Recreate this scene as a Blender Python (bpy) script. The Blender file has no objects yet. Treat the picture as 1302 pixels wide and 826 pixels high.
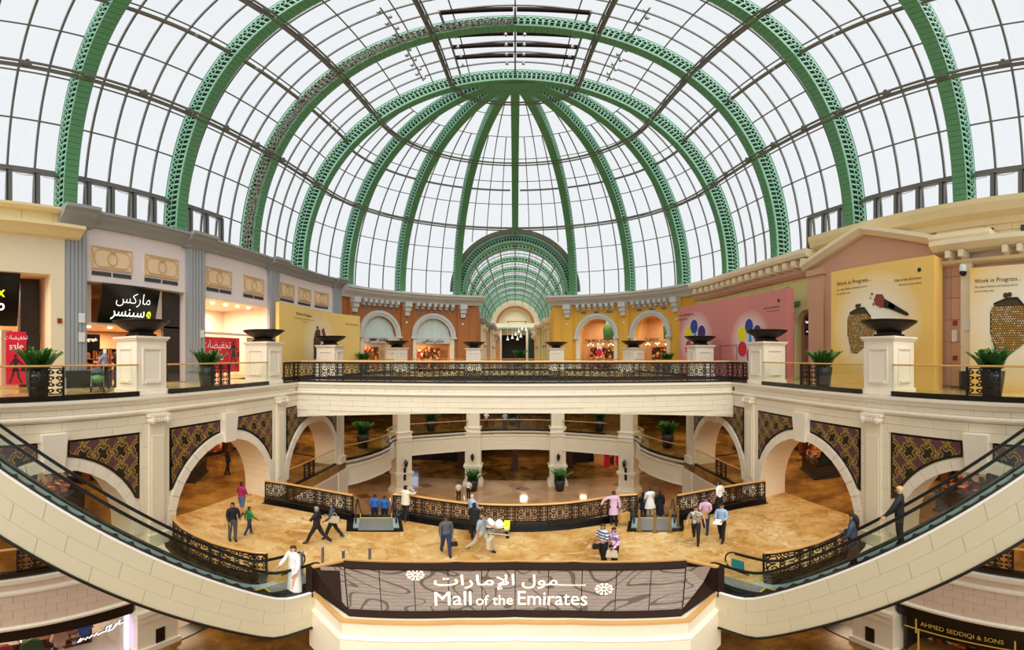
import bpy, bmesh, math, random
from math import sin, cos, pi, radians, sqrt, atan2, tan
from mathutils import Vector, Matrix
random.seed(7)
SC = bpy.context.scene
COL = SC.collection

# ---------------------------------------------------------------- camera, sky, sun, exposure
# the photograph is a stitched panorama: 500 px per radian, horizon at 452 px, straight ahead at 655 px
cd = bpy.data.cameras.new('camera'); cd.type = 'PANO'
cd.panorama_type = 'EQUIRECTANGULAR'
cd.longitude_min = -655/500; cd.longitude_max = 647/500
cd.latitude_min = -(826-452)/500; cd.latitude_max = 452/500
cd.clip_start = .05; cd.clip_end = 500
cam = bpy.data.objects.new('camera', cd); COL.objects.link(cam)
cam.location = (0, 0, 7.3); cam.rotation_euler = (pi/2, 0, 0)
SC.camera = cam

w = bpy.data.worlds.new('overcast_sky'); SC.world = w; w.use_nodes = True
wb = w.node_tree.nodes['Background']
wb.inputs[0].default_value = (.965, .98, 1.0, 1); wb.inputs[1].default_value = .78

def sun(name, energy, rot, angle, col):
    l = bpy.data.lights.new(name, 'SUN'); l.energy = energy; l.angle = radians(angle); l.color = col
    o = bpy.data.objects.new(name, l); COL.objects.link(o); o.rotation_euler = [radians(a) for a in rot]
sun('hazy_sun', 3.3, (38, 0, 8), 70, (1, .97, .92))
SC.view_settings.view_transform = 'Standard'; SC.view_settings.look = 'None'
SC.view_settings.exposure = 0.28; SC.view_settings.gamma = 1.0; SC.view_settings.use_curve_mapping = False
SC.cycles.max_bounces = 7; SC.cycles.diffuse_bounces = 4; SC.cycles.glossy_bounces = 3
SC.cycles.transparent_max_bounces = 12; SC.cycles.transmission_bounces = 3
SC.cycles.caustics_reflective = False; SC.cycles.caustics_refractive = False
SC.cycles.sample_clamp_indirect = 4.0
SC.cycles.use_denoising = True

def area(name, loc, size, energy, col=(1, .72, .42), rot=(0, 0, 0), sy=None):
    l = bpy.data.lights.new(name, 'AREA'); l.energy = energy; l.color = col; l.size = size
    if sy: l.shape = 'RECTANGLE'; l.size_y = sy
    o = bpy.data.objects.new(name, l); COL.objects.link(o); o.location = loc; o.rotation_euler = rot

# ---------------------------------------------------------------- helpers
def srgb(c):
    if isinstance(c, str):
        c = tuple(int(c[i:i+2], 16)/255 for i in (0, 2, 4))
    return tuple(((v/12.92) if v <= .04045 else ((v+.055)/1.055)**2.4) for v in c)

class NT:
    def __init__(s, m): s.t = m.node_tree; s.n = s.t.nodes; s.l = s.t.links
    def add(s, ty, **kw):
        n = s.n.new(ty)
        for k, v in kw.items(): setattr(n, k, v)
        return n
    def lk(s, a, b): s.l.new(a, b)
    def math(s, op, a, b=None, clamp=False):
        n = s.n.new('ShaderNodeMath'); n.operation = op; n.use_clamp = clamp
        for i, v in enumerate((a, b)):
            if v is None: continue
            if isinstance(v, (int, float)): n.inputs[i].default_value = v
            else: s.l.new(v, n.inputs[i])
        return n.outputs[0]
    def mix(s, f, a, b):
        n = s.n.new('ShaderNodeMix'); n.data_type = 'RGBA'
        for i, v in ((0, f), (6, a), (7, b)):
            if isinstance(v, (int, float)): n.inputs[i].default_value = v
            elif isinstance(v, tuple): n.inputs[i].default_value = (*v[:3], 1)
            else: s.l.new(v, n.inputs[i])
        return n.outputs[2]
    def coord(s, scale=(1, 1, 1), out='Object'):
        c = s.n.new('ShaderNodeTexCoord'); m = s.n.new('ShaderNodeMapping'); m.inputs[3].default_value = scale
        s.l.new(c.outputs[out], m.inputs[0]); return m.outputs[0]
    def wcoord(s, scale=(1, 1, 1)):
        c = s.n.new('ShaderNodeNewGeometry'); m = s.n.new('ShaderNodeMapping'); m.inputs[3].default_value = scale
        s.l.new(c.outputs[0], m.inputs[0]); return m.outputs[0]
    def noise(s, vec, scale, detail=3, rough=.5, dist=0, out=0):
        n = s.n.new('ShaderNodeTexNoise'); n.inputs['Scale'].default_value = scale; n.inputs['Detail'].default_value = detail
        n.inputs['Roughness'].default_value = rough; n.inputs['Distortion'].default_value = dist
        s.l.new(vec, n.inputs[0]); return n.outputs[out]
    def ramp(s, f, stops, interp='LINEAR'):
        n = s.n.new('ShaderNodeValToRGB'); n.color_ramp.interpolation = interp
        e = n.color_ramp.elements
        while len(e) < len(stops): e.new(.5)
        for i, (p, c) in enumerate(stops):
            e[i].position = p; e[i].color = (*(c if isinstance(c, tuple) else (c,)*3)[:3], 1)
        s.l.new(f, n.inputs[0]); return n.outputs[0]

M = {}
def mat(name, col, rough=.5, metal=0, var=.12, vscale=1.5, bump=0, bscale=30, spec=.5, emit=None, estr=0, rand=0):
    if name in M: return M[name]
    c = srgb(col)
    m = bpy.data.materials.new(name); m.use_nodes = True; t = NT(m); b = t.n['Principled BSDF']
    b.inputs['Roughness'].default_value = rough; b.inputs['Metallic'].default_value = metal
    b.inputs['Specular IOR Level'].default_value = spec
    wc = t.wcoord()
    nz = t.noise(wc, vscale, 4)
    dark = tuple(v*(1-var) for v in c); light = tuple(min(1, v*(1+var*.6)) for v in c)
    co = t.mix(nz, dark, light)
    if rand:
        oi = t.add('ShaderNodeObjectInfo')
        co = t.mix(t.math('MULTIPLY', oi.outputs['Random'], rand), co, tuple(v*.72 for v in c))
    t.lk(co, b.inputs['Base Color'])
    if bump:
        bn = t.add('ShaderNodeBump'); bn.inputs['Strength'].default_value = bump; bn.inputs['Distance'].default_value = .02
        t.lk(t.noise(wc, bscale, 3), bn.inputs['Height']); t.lk(bn.outputs[0], b.inputs['Normal'])
    if emit:
        b.inputs['Emission Color'].default_value = (*srgb(emit), 1); b.inputs['Emission Strength'].default_value = estr
    M[name] = m; return m

def glass(name, tint, gloss=.06, rough=.02):
    m = bpy.data.materials.new(name); m.use_nodes = True; t = NT(m); t.n.clear()
    tr = t.add('ShaderNodeBsdfTransparent'); tr.inputs[0].default_value = (*tint, 1)
    gl = t.add('ShaderNodeBsdfGlossy'); gl.inputs['Roughness'].default_value = rough
    gl.inputs[0].default_value = (1, 1, 1, 1)
    lw = t.add('ShaderNodeLayerWeight'); lw.inputs[0].default_value = .5
    fr = t.math('MULTIPLY', t.math('POWER', lw.outputs['Facing'], 5), .55)
    mx = t.add('ShaderNodeMixShader'); f = t.math('ADD', fr, gloss, True)
    t.lk(f, mx.inputs[0]); t.lk(tr.outputs[0], mx.inputs[1]); t.lk(gl.outputs[0], mx.inputs[2])
    o = t.add('ShaderNodeOutputMaterial'); t.lk(mx.outputs[0], o.inputs[0]); M[name] = m; return m

class MB:
    def __init__(s): s.v = []; s.f = []; s.m = []
    def face(s, pts, mi=0):
        i = len(s.v); s.v += [tuple(p) for p in pts]; s.f.append(tuple(range(i, i+len(pts)))); s.m.append(mi)
    def hexa(s, p, mi=0):
        i = len(s.v); s.v += [tuple(q) for q in p]
        for f in ((0, 3, 2, 1), (4, 5, 6, 7), (0, 1, 5, 4), (1, 2, 6, 5), (2, 3, 7, 6), (3, 0, 4, 7)):
            s.f.append(tuple(i+k for k in f)); s.m.append(mi)
    def box(s, x0, x1, y0, y1, z0, z1, mi=0):
        s.hexa([(x0, y0, z0), (x1, y0, z0), (x1, y1, z0), (x0, y1, z0), (x0, y0, z1), (x1, y0, z1), (x1, y1, z1), (x0, y1, z1)], mi)
    def bar(s, a, b, w, h, up=(0, 0, 1), mi=0):
        a = Vector(a); b = Vector(b); d = (b-a)
        if d.length < 1e-6: return
        d.normalize(); u = Vector(up); r = d.cross(u)
        if r.length < 1e-4: r = d.cross(Vector((0, 1, 0)))
        r.normalize(); q = r.cross(d).normalized(); r *= w/2; q *= h/2
        s.hexa([a-r-q, a+r-q, b+r-q, b-r-q, a-r+q, a+r+q, b+r+q, b-r+q], mi)
    def bars(s, pts, w, h, up=(0, 0, 1), mi=0, close=False):
        """continuous rectangular bar through points"""
        P = [Vector(p) for p in pts]; n = len(P); base = len(s.v)
        for i in range(n):
            if close: d = P[(i+1) % n]-P[i-1]
            else: d = P[min(i+1, n-1)]-P[max(i-1, 0)]
            d.normalize(); u = Vector(up(P[i]) if callable(up) else up); r = d.cross(u)
            if r.length < 1e-4: r = Vector((1, 0, 0))
            r.normalize(); q = r.cross(d).normalized()
            for a, b in ((-1, -1), (1, -1), (1, 1), (-1, 1)): s.v.append(tuple(P[i]+r*a*w/2+q*b*h/2))
        for i in range(n if close else n-1):
            a = base+4*i; b = base+4*((i+1) % n)
            for k in range(4):
                s.f.append((a+k, a+(k+1) % 4, b+(k+1) % 4, b+k)); s.m.append(mi)
        if not close:
            s.f.append((base+3, base+2, base+1, base)); e = base+4*(n-1); s.f.append((e, e+1, e+2, e+3)); s.m += [mi, mi]
    def tube(s, pts, r, n=6, mi=0, caps=True):
        P = [Vector(p) for p in pts]; base = len(s.v); k = len(P)
        for i in range(k):
            d = P[min(i+1, k-1)]-P[max(i-1, 0)]; d.normalize()
            u = Vector((0, 0, 1)) if abs(d.z) < .9 else Vector((0, 1, 0))
            a = d.cross(u).normalized(); b = a.cross(d); rr = r[i] if isinstance(r, (list, tuple)) else r
            for j in range(n): t = 2*pi*j/n; s.v.append(tuple(P[i]+a*cos(t)*rr+b*sin(t)*rr))
        for i in range(k-1):
            for j in range(n):
                s.f.append((base+i*n+j, base+i*n+(j+1) % n, base+(i+1)*n+(j+1) % n, base+(i+1)*n+j)); s.m.append(mi)
        if caps:
            s.f.append(tuple(base+j for j in reversed(range(n)))); s.f.append(tuple(base+(k-1)*n+j for j in range(n))); s.m += [mi, mi]
    def lathe(s, prof, c=(0, 0, 0), n=20, mi=0, sq=False):
        base = len(s.v); k = len(prof)
        for r, z in prof:
            for j in range(n):
                t = 2*pi*(j+.5)/n; m = 1
                s.v.append((c[0]+r*cos(t)*m, c[1]+r*sin(t)*m, c[2]+z))
        for i in range(k-1):
            for j in range(n):
                s.f.append((base+i*n+j, base+i*n+(j+1) % n, base+(i+1)*n+(j+1) % n, base+(i+1)*n+j)); s.m.append(mi)
        s.f.append(tuple(base+j for j in reversed(range(n)))); s.f.append(tuple(base+(k-1)*n+j for j in range(n))); s.m += [mi, mi]
    def prism(s, pts, off, mi=0):
        """polygon pts (3d) extruded by vector off"""
        i = len(s.v); n = len(pts); o = Vector(off)
        s.v += [tuple(p) for p in pts]+[tuple(Vector(p)+o) for p in pts]
        s.f.append(tuple(i+k for k in range(n))); s.f.append(tuple(i+n+k for k in reversed(range(n)))); s.m += [mi, mi]
        for k in range(n): s.f.append((i+k, i+(k+1) % n, i+n+(k+1) % n, i+n+k)); s.m.append(mi)
    def build(s, name, m, parent=None, sx=1, loc=None, smooth=False):
        me = bpy.data.meshes.new(name)
        L = Vector(parent.get('_w', (0, 0, 0))) if parent is not None else Vector((0, 0, 0))
        o0 = Vector(loc) if loc is not None else L
        if loc is not None: o0 = Vector(loc)
        V = [((x*sx)-o0.x, y-o0.y, z-o0.z) for x, y, z in s.v]
        F = s.f if sx > 0 else [tuple(reversed(f)) for f in s.f]
        me.from_pydata(V, [], F)
        ms = m if isinstance(m, (list, tuple)) else [m]
        for q in ms: me.materials.append(M[q] if isinstance(q, str) else q)
        if len(ms) > 1: me.polygons.foreach_set('material_index', s.m)
        if smooth: me.polygons.foreach_set('use_smooth', [True]*len(me.polygons))
        o = bpy.data.objects.new(name, me); COL.objects.link(o)
        if parent is not None: o.parent = parent
        o.location = (o0 - L) if parent is not None else o0
        o['_w'] = tuple(o0)
        return o

def tag(o, label=None, cat=None, group=None, kind=None):
    if label: o['label'] = label
    if cat: o['category'] = cat
    if group: o['group'] = group
    if kind: o['kind'] = kind
    return o
def empty(name, loc=(0, 0, 0), label=None, cat=None, group=None, kind=None, parent=None):
    o = bpy.data.objects.new(name, None); COL.objects.link(o); o.location = loc; o['_w'] = tuple(loc); o.empty_display_size = .2
    if parent is not None: o.parent = parent
    return tag(o, label, cat, group, kind)
KIDS = {}
def kids(o): return list(o.children)
def copy_tree(src, loc, rz=0, label=None, group=None, scale=None, mirror=False):
    if src.name not in KIDS: KIDS[src.name] = {}
    def rec(o, par):
        c = o.copy(); COL.objects.link(c)
        if par is not None: c.parent = par
        key = o.name
        if key not in KIDS[src.name]: KIDS[src.name][key] = kids(o)
        for ch in KIDS[src.name][key]: rec(ch, c)
        return c
    r = rec(src, None); r.location = loc; r.rotation_euler = (0, 0, rz)
    if scale: r.scale = (scale,)*3 if isinstance(scale, (int, float)) else scale
    if label: r['label'] = label
    if group: r['group'] = group
    return r
def inst(src, parent, loc, rz=0, name=None):
    c = bpy.data.objects.new(name or src.name.split('.')[0], src.data); COL.objects.link(c)
    if parent is not None:
        c.parent = parent; L = Vector(parent['_w']); c.location = Vector(loc)-L
    else: c.location = loc
    c.rotation_euler = (0, 0, rz); return c

class Path:
    """a plan polyline with arc length; o offsets to the right of travel"""
    def __init__(s, pts, s0=0, smooth=True):
        s.p = [Vector(q) for q in pts]; s.smooth = smooth; s.s = [s0]
        for a, b in zip(s.p, s.p[1:]): s.s.append(s.s[-1]+(b-a).length)
        s.sn = []
        for a, b in zip(s.p, s.p[1:]):
            d = (b-a).normalized(); s.sn.append(Vector((d.y, -d.x)))
        s.vn = []
        for i in range(len(s.p)):
            n = s.sn[max(i-1, 0)]+s.sn[min(i, len(s.sn)-1)]; n.normalize()
            c = n.dot(s.sn[min(i, len(s.sn)-1)]); s.vn.append(n/max(c, .5))
        s.len = s.s[-1]
    def seg(s, t):
        i = 0
        while i < len(s.sn)-1 and t > s.s[i+1]: i += 1
        return i
    def P(s, t, o=0, z=0):
        i = s.seg(t); a, b = s.s[i], s.s[i+1]; f = (t-a)/(b-a)
        p = s.p[i].lerp(s.p[i+1], f)
        if s.smooth: fc = min(1, max(0, f)); n = s.vn[i].lerp(s.vn[i+1], fc)
        else: n = s.sn[i]
        return (p.x+n.x*o, p.y+n.y*o, z)
    def ang(s, t):
        i = s.seg(t); d = s.p[i+1]-s.p[i]; return atan2(d.y, d.x)
    def samples(s, a, b, step=.6):
        r = [a]+[q for q in s.s if a+1e-4 < q < b-1e-4]+[b]
        return r
def fbox(mb, P, s0, s1, o0, o1, z0, z1, mi=0, n=None):
    ss = P.samples(s0, s1)
    for a, b in zip(ss, ss[1:]):
        mb.hexa([P.P(a, o0, z0), P.P(a, o1, z0), P.P(b, o1, z0), P.P(b, o0, z0), P.P(a, o0, z1), P.P(a, o1, z1), P.P(b, o1, z1), P.P(b, o0, z1)], mi)
def sweep(mb, P, prof, s0=None, s1=None, mi=0):
    """closed profile [(o,z)] swept along path with mitred corners"""
    s0 = P.s[0] if s0 is None else s0; s1 = P.s[-1] if s1 is None else s1
    ss = P.samples(s0, s1); n = len(prof); base = len(mb.v)
    sm = P.smooth; P.smooth = True
    for q in ss:
        for o, z in prof: mb.v.append(P.P(q, o, z))
    P.smooth = sm
    for i in range(len(ss)-1):
        for j in range(n):
            a = base+i*n; b = a+n; k = (j+1) % n
            mb.f.append((a+j, a+k, b+k, b+j)); mb.m.append(mi)
    mb.f.append(tuple(base+j for j in reversed(range(n)))); mb.f.append(tuple(base+(len(ss)-1)*n+j for j in range(n))); mb.m += [mi, mi]
def wall(mb, P, s0, s1, of, ob, z0, z1, ops=(), mi=0):
    """wall slab with openings; op = (centre, half, spring z, arch?)"""
    br = {s0, s1} | set(P.samples(s0, s1))
    for c, h, zs, arch in ops:
        if arch:
            for k in range(25): br.add(c-h*cos(pi*k/24))
        br |= {c-h, c+h}
    br = sorted(b for b in br if s0-1e-6 <= b <= s1+1e-6)
    zt = z1 if callable(z1) else (lambda q: z1)
    def low(q, mid):
        for c, h, zs, arch in ops:
            if abs(mid-c) < h:
                return zs+(sqrt(max(0, h*h-(q-c)**2)) if arch else 0)
        return z0
    for a, b in zip(br, br[1:]):
        if b-a < 1e-5: continue
        m = (a+b)/2; za, zb = low(a, m), low(b, m)
        mb.hexa([P.P(a, ob, za), P.P(a, of, za), P.P(b, of, zb), P.P(b, ob, zb), P.P(a, ob, zt(a)), P.P(a, of, zt(a)), P.P(b, of, zt(b)), P.P(b, ob, zt(b))], mi)

# Arabic words: contextual glyphs in visual order
_AR = {'ا': (0xFE8D, 0xFE8E), 'إ': (0xFE87, 0xFE88), 'و': (0xFEED, 0xFEEE), 'ر': (0xFEAD, 0xFEAE), 'م': (0xFEE1, 0xFEE2, 0xFEE3, 0xFEE4),
       'ل': (0xFEDD, 0xFEDE, 0xFEDF, 0xFEE0), 'ت': (0xFE95, 0xFE96, 0xFE97, 0xFE98), 'ك': (0xFED9, 0xFEDA, 0xFEDB, 0xFEDC), 'س': (0xFEB1, 0xFEB2, 0xFEB3, 0xFEB4),
       'ب': (0xFE8F, 0xFE90, 0xFE91, 0xFE92), 'ن': (0xFEE5, 0xFEE6, 0xFEE7, 0xFEE8), 'خ': (0xFEA5, 0xFEA6, 0xFEA7, 0xFEA8), 'ف': (0xFED1, 0xFED2, 0xFED3, 0xFED4),
       'ي': (0xFEF1, 0xFEF2, 0xFEF3, 0xFEF4), 'ض': (0xFEBD, 0xFEBE, 0xFEBF, 0xFEC0), 'ـ': (0x640,)*4, 'ﻹ': (0xFEF9, 0xFEFA)}
def arabic(txt):
    out = []
    for i, ch in enumerate(txt):
        if ch == ' ' or ch not in _AR: out.append(ch); continue
        pv = txt[i-1] if i else ' '; nx = txt[i+1] if i+1 < len(txt) else ' '
        jp = pv in _AR and len(_AR[pv]) == 4; jn = nx in _AR and len(_AR[ch]) == 4
        k = (3 if jn else 1) if jp else (2 if jn else 0)
        out.append(chr(_AR[ch][k]))
    return ''.join(reversed(out))
def text_geo(body, size=1, align='CENTER', bold=0.0, sub=0):
    c = bpy.data.curves.new('t', 'FONT'); c.body = body; c.size = size; c.align_x = align; c.offset = bold; c.resolution_u = 3
    o = bpy.data.objects.new('t', c); COL.objects.link(o); dg = bpy.context.evaluated_depsgraph_get()
    me = o.evaluated_get(dg).to_mesh()
    V = [v.co.copy() for v in me.vertices]; F = [tuple(p.vertices) for p in me.polygons]
    o.evaluated_get(dg).to_mesh_clear(); bpy.data.objects.remove(o); bpy.data.curves.remove(c)
    return V, F
def text_on(name, body, size, fn, m, parent, align='CENTER', bold=0.0, sx_=1.0, sy_=1.0, thick=None):
    """text mesh mapped by fn(u, v) -> 3d point"""
    V, F = text_geo(body, size, align, bold)
    def put(fs, nm):
        used = sorted({i for f in fs for i in f}); mp = {i: q for q, i in enumerate(used)}; mb = MB()
        mb.v = [tuple(fn(V[i].x*sx_, V[i].y*sy_)) for i in used]; mb.f = [tuple(mp[i] for i in f) for f in fs]; mb.m = [0]*len(fs)
        return mb.build(nm, m, parent)
    if size < .3 or '\ufe8d' in body and size < .5: return tag(put(F, name), kind='stuff')
    # one object per letter: connected pieces, dots joined to the stroke they sit over
    par = list(range(len(V)))
    def find(a):
        while par[a] != a: par[a] = par[par[a]]; a = par[a]
        return a
    for f in F:
        for q in f[1:]: par[find(q)] = find(f[0])
    gr = {}
    for f in F: gr.setdefault(find(f[0]), []).append(f)
    cl = []
    for fs in gr.values():
        us = {i for f in fs for i in f}; cl.append([min(V[i].x for i in us), max(V[i].x for i in us), fs])
    cl.sort(key=lambda c: c[0]-c[1]); out = []
    for a, b, fs in cl:
        for o in out:
            if min(b, o[1])-max(a, o[0]) > .6*(b-a): o[2] += fs; break
        else: out.append([a, b, list(fs)])
    for a, b, fs in out: r = put(fs, 'letter')
    return r
# ---------------------------------------------------------------- materials
mat('stone', 'EEE2C8', .42, var=.06, vscale=.8, bump=.05, rand=.05)
mat('stone_joint', 'BDB195', .7, var=.1)
mat('stone_white', 'F1E7D4', .35, var=.05)
mat('stone_pink', 'DEC8B4', .45, var=.07, rand=.12)
mat('carved', 'EBD0A6', .5, var=.1)
mat('carved_line', 'D2AE7E', .6)
mat('pinkwall', 'EADDDA', .6, var=.04)
mat('greystone', 'A2A6AA', .5, var=.08)
mat('greylight', 'CDCDCA', .5, var=.05)
mat('greycornice', '9A9DA0', .5, var=.08)
mat('cream_wall', 'EFE0BE', .6, var=.05)
mat('yellowcream', 'EDD8A4', .55, var=.06, rand=.06)
mat('paleyellow', 'E9DE92', .6, var=.06, rand=.06)
mat('ochre', 'E6B03C', .6, var=.1)
mat('brownwall', 'AE6A34', .6, var=.12)
mat('terracotta', 'CFA083', .6, var=.07, rand=.08)
mat('hoard_yellow', 'F3CF80', .55, var=.03)
mat('hoard_glow', 'F2E6BC', .55, var=.03)
mat('hoard_pink', 'D48C82', .55, var=.03)
mat('green_light', '8CC4A4', .45, var=.1)
mat('green', '58915F', .4, var=.15)
mat('green_dark', '1C3E29', .5, var=.15)
mat('frame_grey', '6E6C66', .45, var=.1)
mat('purlin', '6F6858', .5, var=.15)
mat('cable', '94887A', .6, var=.3, vscale=6)
mat('dark_metal', '2A2018', .38, .6, var=.3, vscale=4)
mat('wrought_iron', '241B15', .45, .3, var=.3)
mat('black', '0D0C0B', .3, var=.2)
mat('black_stone', '15120F', .18, var=.3, vscale=6)
mat('black_rubber', '0A0A0B', .4, var=.1)
mat('gold_rail', 'D9A663', .3, .15, var=.1)
mat('brass', 'A8905A', .3, .8, var=.1)
mat('steel', 'A9ABAB', .3, .8, var=.1)
mat('steel_light', 'C6DADF', .25, .35, var=.08)
mat('plate', '9C9C98', .4, .5, var=.2, vscale=12, bump=.2, bscale=60)
mat('tread', '2B2A28', .5, .4, var=.2)
mat('yellow_line', 'E0C820', .5)
mat('cladding', 'D0C5A6', .35, var=.04, rand=.04)
mat('bronze_frame', '2A1A12', .75, 0, var=.2, spec=.15)
mat('white_paint', 'F4F1EA', .5, var=.03)
mat('screen_black', '0C0D0C', .12, var=.2)
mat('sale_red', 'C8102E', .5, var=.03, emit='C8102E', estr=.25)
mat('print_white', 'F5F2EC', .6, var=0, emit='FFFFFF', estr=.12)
mat('sign_white', 'FFFFFF', .5, var=0, emit='FFFFFF', estr=1.1)
mat('sign_cream', 'FFF3D0', .5, var=0, emit='FFF0CC', estr=.75)
mat('sign_lime', 'D6E021', .5, var=0, emit='D6E021', estr=.9)
mat('gold_text', 'C9A24B', .4, .3, var=.1, emit='C9A24B', estr=.25)
mat('print_black', '26221C', .7)
mat('lamp_warm', 'FFD9A0', .5, var=0, emit='FFC680', estr=9)
mat('shop_warm', 'EDBE8A', .6, var=.15, vscale=2)
mat('shop_white', 'EADCCB', .6, var=.06)
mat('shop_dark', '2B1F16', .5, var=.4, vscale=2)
mat('shop_floor', 'B98A55', .25, var=.3)
mat('wood', '6A3A1E', .35, var=.3, vscale=5)
mat('glass_white', 'CFE0DC', .3, var=.04)
mat('vent', '5E6163', .5, .3)
mat('notice_white', 'E6E6E2', .5)
mat('alarm_red', '9A2320', .5)
mat('pot', '2B2C2C', .5, var=.2)
mat('pot_brown', '241B16', .4, var=.2)
mat('leaf', '4E8C42', .45, var=.4, vscale=9)
mat('leaf_dark', '315A2A', .45, var=.4, vscale=9)
mat('soil', '2A1D13', .9)
mat('violet_light', 'B9A7F0', .5, var=0, emit='B9A7F0', estr=2.2)
mat('screen_blue', 'CFE0FF', .5, var=0, emit='CFE0FF', estr=2.0)
for n_, c_ in dict(pr_blue='1F3F8F', pr_purple='3C1F6E', pr_yellow='E6D21C', pr_red='C8262E', pr_magenta='C41E63', pr_sky='2E95C4', pr_rim='D4D7DA', pr_glow='E9C9CF',
                   pr_gold='B98B2E', pr_golddark='4A3210', pr_black='1C1714', pr_bristle='8A3A2C', pr_silver='C9B9A0').items(): mat(n_, c_, .6, var=.03)
glass('sky_glass', (.975, .985, .99), .01)
glass('rail_glass', (.945, .965, .935), .02)
glass('shop_glass', (.96, .975, .965), .02)

def marble(name, stops, scale, rough, patches=False, vein='5A2E0C', spec=.5, fleck=False):
    m = bpy.data.materials.new(name); m.use_nodes = True; t = NT(m); b = t.n['Principled BSDF']
    wc = t.wcoord()
    warp = t.noise(wc, scale*.6, 3, out=1)
    vm = t.add('ShaderNodeVectorMath', operation='MULTIPLY_ADD'); t.lk(warp, vm.inputs[0]); vm.inputs[1].default_value = (1.2, 1.2, 1.2); t.lk(wc, vm.inputs[2])
    n1 = t.noise(vm.outputs[0], scale, 8, .62)
    col = t.ramp(n1, stops)
    n2 = t.noise(vm.outputs[0], scale*.5, 4, .5, 1.5)
    v = t.math('ABSOLUTE', t.math('SUBTRACT', n2, .5)); v = t.math('LESS_THAN', v, .006)
    n3 = t.noise(wc, scale*.7, 2); v = t.math('MULTIPLY', v, t.math('GREATER_THAN', n3, .52))
    col = t.mix(t.math('MULTIPLY', v, .35), col, srgb(vein))
    if patches:
        # inlaid marble patchwork: stripes and diamonds of other stones
        sp = t.add('ShaderNodeSeparateXYZ'); t.lk(wc, sp.inputs[0])
        a = t.math('ADD', sp.outputs[0], sp.outputs[1]); d = t.math('SUBTRACT', sp.outputs[0], sp.outputs[1])
        fa = t.math('FRACT', t.math('MULTIPLY', a, .11)); fd = t.math('FRACT', t.math('MULTIPLY', d, .11))
        s1 = t.math('LESS_THAN', fa, .16); s2 = t.math('LESS_THAN', fd, .16)
        col = t.mix(t.math('MULTIPLY', s1, .75), col, srgb('B58A6A'))
        col = t.mix(t.math('MULTIPLY', s2, .75), col, srgb('C9A98A'))
        col = t.mix(t.math('MULTIPLY', t.math('MULTIPLY', s1, s2), .9), col, srgb('33313A'))
        vz = t.add('ShaderNodeTexVoronoi', feature='F1'); vz.inputs['Scale'].default_value = .35; t.lk(wc, vz.inputs[0])
        col = t.mix(.35, col, t.ramp(vz.outputs['Color'], [(0, srgb('7A4A2C')), (.5, srgb('B58550')), (1, srgb('C9AE95'))]))
    if fleck:
        f2 = t.ramp(t.noise(vm.outputs[0], 2.2, 8, .7, 1.0), [(.36, 1.0), (.48, 0.0)])
        col = t.mix(t.math('MULTIPLY', f2, .6), col, srgb('A8641E'))
        f3 = t.ramp(t.noise(wc, 1.1, 5, .6, 2.0), [(.55, 0.0), (.66, 1.0)])
        col = t.mix(t.math('MULTIPLY', f3, .45), col, srgb('F2DDB0'))
    t.lk(col, b.inputs['Base Color']); b.inputs['Roughness'].default_value = rough; b.inputs['Specular IOR Level'].default_value = spec
    M[name] = m
marble('marble_gold', [(.25, srgb('9A6528')), (.40, srgb('BC8E4A')), (.52, srgb('CFA768')), (.7, srgb('DDBE88'))], .55, .16, spec=.25, fleck=True)
marble('marble_upper', [(.25, srgb('9A7B3C')), (.5, srgb('D2B778')), (.75, srgb('E6D3A0'))], .6, .12, spec=.4)
marble('marble_brown', [(.25, srgb('2E1C0A')), (.45, srgb('7C5626')), (.6, srgb('A47838')), (.8, srgb('BC9A5C'))], .5, .2, spec=.35)
marble('marble_patch', [(.25, srgb('8A6240')), (.5, srgb('C59A70')), (.75, srgb('D8BE9C'))], .5, .1, True)

# arabesque mosaic print (gold scrolls on aubergine and black)
m = bpy.data.materials.new('mosaic'); m.use_nodes = True; t = NT(m); b = t.n['Principled BSDF']
sp = t.add('ShaderNodeSeparateXYZ'); t.lk(t.wcoord(), sp.inputs[0]); Y, Z = sp.outputs[1], sp.outputs[2]
def c_(v, k, ph=0): return t.math('COSINE', t.math('ADD', t.math('MULTIPLY', v, k), ph))
def s_(v, k, ph=0): return t.math('SINE', t.math('ADD', t.math('MULTIPLY', v, k), ph))
k1, k2 = 2*pi/.72, 2*pi/.8
f = t.math('ADD', t.math('ADD', c_(Y, k1), c_(Z, k2)), t.math('MULTIPLY', t.math('MULTIPLY', c_(Y, 2*k1), c_(Z, k2*2)), .9))
f = t.math('ADD', f, t.math('MULTIPLY', t.math('MULTIPLY', s_(Y, 3*k1), s_(Z, 3*k2)), .5))
lines = t.math('LESS_THAN', t.math('ABSOLUTE', t.math('SUBTRACT', t.math('ABSOLUTE', f), .62)), .27)
dark = t.math('GREATER_THAN', f, .55)
nz = t.noise(t.wcoord(), 14, 3)
col = t.mix(dark, t.mix(nz, srgb('4A2A30'), srgb('6B444A')), srgb('1D1A18'))
col = t.mix(lines, col, t.mix(nz, srgb('8A7020'), srgb('C4A63C')))
t.lk(col, b.inputs['Base Color']); b.inputs['Roughness'].default_value = .35; M['mosaic'] = m

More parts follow.
